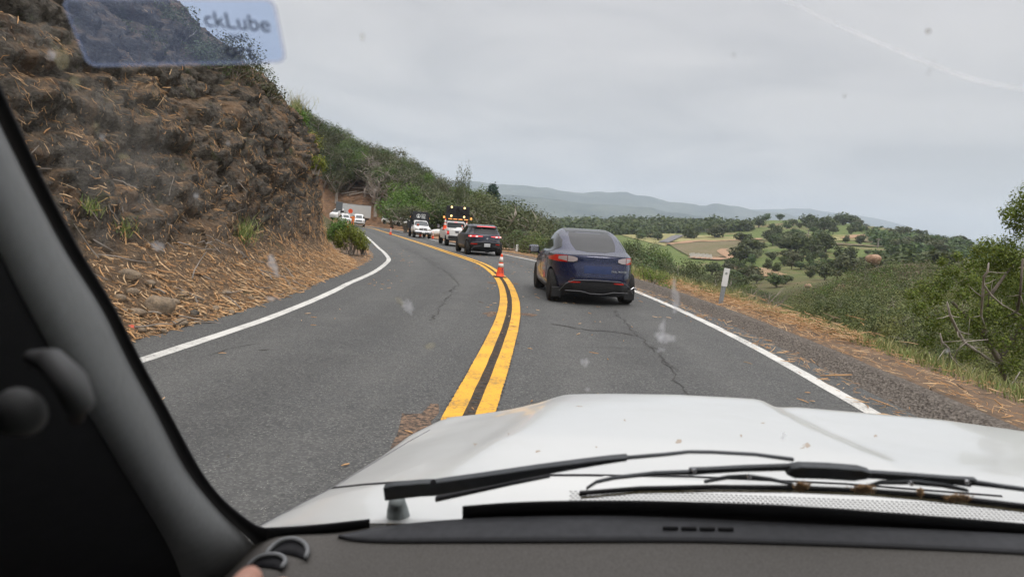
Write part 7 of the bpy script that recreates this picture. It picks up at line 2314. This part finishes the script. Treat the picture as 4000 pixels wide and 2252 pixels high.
q = on_car(1560, 2020, 0, (cb,)) or Vector(pw(1560, 2020, .05))
mb = MB(); mb.tube([q + Vector((0, .01, -.02)), Vector(pw(1552, 1985, .05)), Vector(pw(1550, 1950, .045))], [.020, .015, .011], 12); mb.build('wiper_pivot', plain('pivot_cap', (.17, .19, .19), .6), wi, True)
flatbar('blade_bridge', [(2688, 1842), (2760, 1838), (2900, 1830), (3080, 1825)], [42, 34, 32, 34], .030, M_WIPER, wi, .004)
flatbar('blade_clip', [(3072, 1835), (3110, 1838), (3230, 1842), (3340, 1850), (3390, 1852)], [40, 76, 74, 70, 36], .028, M_WIPER, wi, .007)
flatbar('blade_bridge', [(3380, 1852), (3550, 1862), (3700, 1874), (3800, 1884)], [40, 36, 36, 46], .030, M_WIPER, wi, .004)
flatbar('blade_bridge', [(2690, 1845), (2560, 1848), (2400, 1866), (2330, 1882), (2290, 1908)], [24, 18, 16, 14, 12], .026, M_WIPER, wi, .003)
flatbar('blade_bridge', [(3795, 1884), (3900, 1898), (4020, 1914), (4200, 1945)], [26, 20, 18, 18], .026, M_WIPER, wi, .003)
flatbar('blade_yoke', [(2750, 1882), (2840, 1864), (2920, 1862), (3010, 1872), (3100, 1892)], [12, 18, 24, 16, 10], .022, M_WIPER, wi, .003)
flatbar('blade_yoke', [(3385, 1900), (3440, 1884), (3560, 1882), (3680, 1894), (3780, 1916)], [12, 18, 26, 22, 12], .022, M_WIPER, wi, .003)
for u, v in [(2712, 1838), (2927, 1862), (3558, 1886), (3780, 1882)]:
    MB().lathe([(.0028, -.002), (.0028, .002)], 12, tuple(pw(u, v, .014)), 'y').build('rivet', M_CHROME, wi)
flatbar('wiper_blade', [(2262, 1928), (2300, 1924), (2500, 1908), (2800, 1902), (3100, 1905), (3400, 1918), (3600, 1934), (3800, 1955), (4050, 1985), (4300, 2020)], [34, 26, 24, 24, 24, 24, 26, 28, 28, 28], .016, M_FRIT, wi, .003)
flatbar('rubber_strip', [(2266, 1944), (2500, 1922), (2800, 1917), (3100, 1920), (3400, 1932), (3600, 1950), (3800, 1972), (4050, 2002)], [12] * 8, .012, plain('dusty_rubber', (.14, .125, .08), .9, .1, var=.4, vs=120), wi, .002)
# oak flowers caught on the blade
rs = np.random.default_rng(14)
for u, v, n, sx, lab in [(3130, 1898, 260, 24, 'first brown tassel clump caught on the wiper blade, beside the centre clip'), (3370, 1908, 300, 34, 'second and widest brown tassel clump caught on the wiper blade'), (3597, 1922, 60, 9, 'tiny tan tassel standing up on the wiper blade'), (3740, 1944, 220, 44, 'long flat tassel clump at the right end of the wiper blade')]:
    P = np.array([pw(u + rs.normal() * sx * .55, v + rs.normal() * 7, .004) for _ in range(n)])
    N = rs.normal(size=(n, 3)); N /= np.linalg.norm(N, axis=1)[:, None]; d = np.cross(N, rs.normal(size=(n, 3))); d /= np.linalg.norm(d, axis=1)[:, None]
    V, F = sticks(P, N, d, np.full(n, .005), np.full(n, .0011), rs, 1.0)
    tag(mesh_np('tassel_clump', V, F, straw_mat('tassel', (.45, .27, .12), (.32, .18, .08), (.55, .38, .2))), lab, 'plant debris')

# dirt on the glass, and a pale curved line
def smudge_mat(name, c, a, sc=160):
    m = bpy.data.materials.new(name); m.use_nodes = True; t = m.node_tree; t.nodes.clear(); o = t.nodes.new('ShaderNodeOutputMaterial')
    d = t.nodes.new('ShaderNodeBsdfDiffuse'); d.inputs[0].default_value = (*c, 1); tl = t.nodes.new('ShaderNodeBsdfTranslucent'); tl.inputs[0].default_value = (*c, 1)
    s = t.nodes.new('ShaderNodeAddShader'); t.links.new(d.outputs[0], s.inputs[0]); t.links.new(tl.outputs[0], s.inputs[1])
    tr = t.nodes.new('ShaderNodeBsdfTransparent'); mx = t.nodes.new('ShaderNodeMixShader')
    n = t.nodes.new('ShaderNodeTexNoise'); n.inputs['Scale'].default_value = sc; n.inputs['Detail'].default_value = 3
    tc = t.nodes.new('ShaderNodeTexCoord'); t.links.new(tc.outputs['Object'], n.inputs['Vector'])
    r = t.nodes.new('ShaderNodeMapRange'); r.inputs[1].default_value = .35; r.inputs[2].default_value = .65; r.inputs[3].default_value = a * .4; r.inputs[4].default_value = a
    t.links.new(n.outputs[0], r.inputs[0]); t.links.new(r.outputs[0], mx.inputs[0]); t.links.new(tr.outputs[0], mx.inputs[1]); t.links.new(s.outputs[0], mx.inputs[2]); t.links.new(mx.outputs[0], o.inputs[0])
    return m
SM_W = smudge_mat('dried_splat', (.46, .46, .47), .5); SM_Y = smudge_mat('yellow_splat', (.30, .27, .17), .4); SM_D = smudge_mat('brown_splat', (.16, .12, .08), .6); SM_F = smudge_mat('dust_film', (.25, .24, .22), .14, 30); SM_L = smudge_mat('pale_glass_line', (.80, .80, .80), .32, 20)
def splat(u, v, w, h, mat, ang=0.0, name='bug_splat'):
    n = 12; P = []
    for k in range(n):
        a = 6.283 * k / n; f = 1 + .22 * rs.normal(); x = math.cos(a) * w * f; y = math.sin(a) * h * f
        P.append(pw(u + x * math.cos(ang) - y * math.sin(ang), v + x * math.sin(ang) + y * math.cos(ang), -.002))
    V = [tuple(p) for p in P]; mesh_np(name, V, [tuple(range(n))], mat, ws)
for a in [(1065, 1035, 18, 34, SM_W, -.5), (1060, 1010, 10, 22, SM_W, -.5), (1062, 1166, 30, 8, SM_W), (1590, 1195, 18, 34, SM_W, -.8), (1560, 1175, 12, 20, SM_Y, -.8), (1680, 1350, 22, 12, SM_Y), (2640, 1180, 16, 50, SM_W, .05), (2632, 1120, 7, 40, SM_W, .05), (2590, 1320, 34, 22, SM_W, .2), (2585, 1300, 14, 40, SM_W), (2583, 1364, 13, 9, SM_W), (2284, 1414, 12, 14, SM_W), (2295, 1520, 8, 6, SM_W),
          (1415, 145, 10, 16, SM_Y), (3625, 122, 13, 14, SM_D), (2865, 218, 9, 12, SM_F), (3300, 375, 7, 6, SM_D), (765, 765, 10, 12, SM_W), (890, 560, 6, 8, SM_W), (240, 225, 26, 60, SM_Y, -.3), (170, 130, 34, 50, SM_F, -.2), (290, 320, 24, 26, SM_Y), (200, 215, 18, 18, SM_W), (130, 80, 40, 60, SM_F), (375, 500, 12, 26, SM_Y, -.2), (400, 540, 12, 14, SM_W), (250, 440, 10, 22, SM_F), (480, 610, 22, 10, SM_Y), (870, 300, 14, 24, SM_F), (890, 1780, 5, 5, SM_D), (830, 1720, 22, 12, SM_F, .5), (3060, 1700, 10, 20, SM_W), (2700, 1290, 10, 12, SM_F), (3640, 260, 10, 40, SM_F, .4), (3280, 1190, 10, 14, SM_F), (3700, 1370, 9, 9, SM_W), (2050, 905, 14, 14, SM_F), (400, 930, 30, 40, SM_F), (760, 760, 26, 40, SM_F), (1000, 1230, 24, 20, SM_F), (620, 960, 22, 18, SM_W, .3)]:
    splat(*a)
splat(430, 540, 210, 230, SM_F, .4, 'dust_film'); splat(600, 700, 120, 160, SM_F, .4, 'dust_film')
L_ = dens([(3030, -20), (3250, 88), (3450, 175), (3700, 278), (3850, 325), (4020, 350)])
grid('pale_glass_line', [[pw(u, v - 8, -.002), pw(u, v + 8, -.002)] for u, v in L_], SM_L, ws, False)  # thin pale curved strip across the upper right of the glass

# the blue tinted service sticker
def film(name, c, haze, parent):
    m = bpy.data.materials.new(name); m.use_nodes = True; t = m.node_tree; t.nodes.clear(); o = t.nodes.new('ShaderNodeOutputMaterial')
    tr = t.nodes.new('ShaderNodeBsdfTransparent'); tr.inputs[0].default_value = (*c, 1); d = t.nodes.new('ShaderNodeBsdfTranslucent'); d.inputs[0].default_value = (.35, .42, .6, 1)
    mx = t.nodes.new('ShaderNodeMixShader'); mx.inputs[0].default_value = haze; t.links.new(tr.outputs[0], mx.inputs[1]); t.links.new(d.outputs[0], mx.inputs[2]); t.links.new(mx.outputs[0], o.inputs[0]); return m
def rrect(c4, r, grow=0):
    cs = np.array(c4, float); ce = cs.mean(0); P = []
    for i in range(4):
        a, b, c = cs[i - 1], cs[i], cs[(i + 1) % 4]; d1 = (a - b) / np.linalg.norm(a - b); d2 = (c - b) / np.linalg.norm(c - b)
        for k in range(6):
            q = k / 5; P.append((b + d1 * r) * (1 - q) ** 2 + b * 2 * q * (1 - q) + (b + d2 * r) * q * q)
    P = np.array(P); return ce + (P - ce) * (1 + grow)
stick = rrect([(248, 4), (352, 250), (1108, 236), (1062, 6)], 34)
st = empty('windscreen_sticker'); st.parent = None
rim = rrect([(236, -6), (343, 262), (1124, 247), (1074, -6)], 44)
N_ = len(stick); V = [tuple(pw(*p, -.008)) for p in stick]; f1 = mesh_np('tinted_film', V, [tuple(range(N_))], film('blue_film', (.64, .75, .94), .14, None), st)
V = [tuple(pw(*p, -.009)) for p in stick] + [tuple(pw(*p, -.009)) for p in rim]
mesh_np('film_border', V, [(i, (i + 1) % N_, N_ + (i + 1) % N_, N_ + i) for i in range(N_)], film('film_edge', (.80, .79, .82), .35, None), st)
R3 = Matrix(((1, 0, 0), (0, -.6247, -.7809), (0, .7809, -.6247))).transposed()
zax = Vector((0, -.78, -.62)); yax = Vector((0, -.6247, .7809)); xax = Vector((1, 0, 0)); zax = xax.cross(yax)
ROT = Matrix((xax, yax, zax)).transposed().to_euler()
INKB = plain('sticker_ink', (.05, .07, .22), .6)
for tx, u, v, sz, al in [('ckLube', 1056, 100, .0155, 'RIGHT'), ('ooo', 960, 146, .007, 'RIGHT'), ('ort', 990, 205, .0155, 'RIGHT')]:
    text('print', tx, sz, INKB, f1, tuple(pw(u, v, -.011)), ROT, .0001, al, False)
tag(st, 'blue tinted see through service sticker on the inside of the windscreen at top left', 'sticker')

# the driver's fingers on the wheel rim
def hand():
    c = at_y(925, 2243, .40) - np.array([-.028, 0, .031]); root = empty('person', tuple(c), 0, 0, .38); tag(root, 'driver of the white vehicle, only a fingertip at the lower edge of the view', 'person')
    sk = Mat('hand_skin', .5, .35); sk.base(sk.mix(sk.val(sk.noise(60, 4), .4, .6), (.50, .26, .19), (.60, .34, .26))); sk = sk.m
    # palm and fingers as one skinned body: fingers curl over the rim
    V = [(0, -.05, -.09), (0, -.03, -.05), (0, -.015, -.02)]; E = [(0, 1), (1, 2)]; Rr = [.022, .030, .030]
    for i, (dx, L_f) in enumerate([(-.030, .9), (-.010, 1.0), (.010, .95), (.028, .8)]):
        b = len(V); V += [(dx, -.006, -.012), (dx * 1.1, .012, .004 * L_f), (dx * 1.1, .034 * L_f, .002 * L_f), (dx * 1.05, .044 * L_f, -.016)]
        Rr += [.011, .0095, .0085, .0075]; E += [(2, b), (b, b + 1), (b + 1, b + 2), (b + 2, b + 3)]
    b = len(V); V += [(.036, -.03, -.05), (.050, -.005, -.035), (.052, .018, -.03)]; Rr += [.014, .011, .009]; E += [(1, b), (b, b + 1), (b + 1, b + 2)]
    me = bpy.data.meshes.new('hand'); me.from_pydata(V, E, []); o = bpy.data.objects.new('hand', me); link(o); o.modifiers.new('s', 'SKIN')
    for i, r in enumerate(Rr): me.skin_vertices[0].data[i].radius = (r, r)
    me.skin_vertices[0].data[0].use_root = True
    s = o.modifiers.new('u', 'SUBSURF'); s.levels = 2; s.render_levels = 2
    dg = bpy.context.evaluated_depsgraph_get(); m2 = bpy.data.meshes.new_from_object(o.evaluated_get(dg)); bpy.data.objects.remove(o)
    m2.materials.clear(); m2.materials.append(sk); m2.polygons.foreach_set('use_smooth', np.ones(len(m2.polygons), dtype=bool)); link(bpy.data.objects.new('hand', m2), root)
    MB().tube([(0, -.09, -.16), (0, -.05, -.09)], [.04, .032], 12).build('sleeve', plain('dark_sleeve', (.03, .03, .035), .9), root, True)
hand()
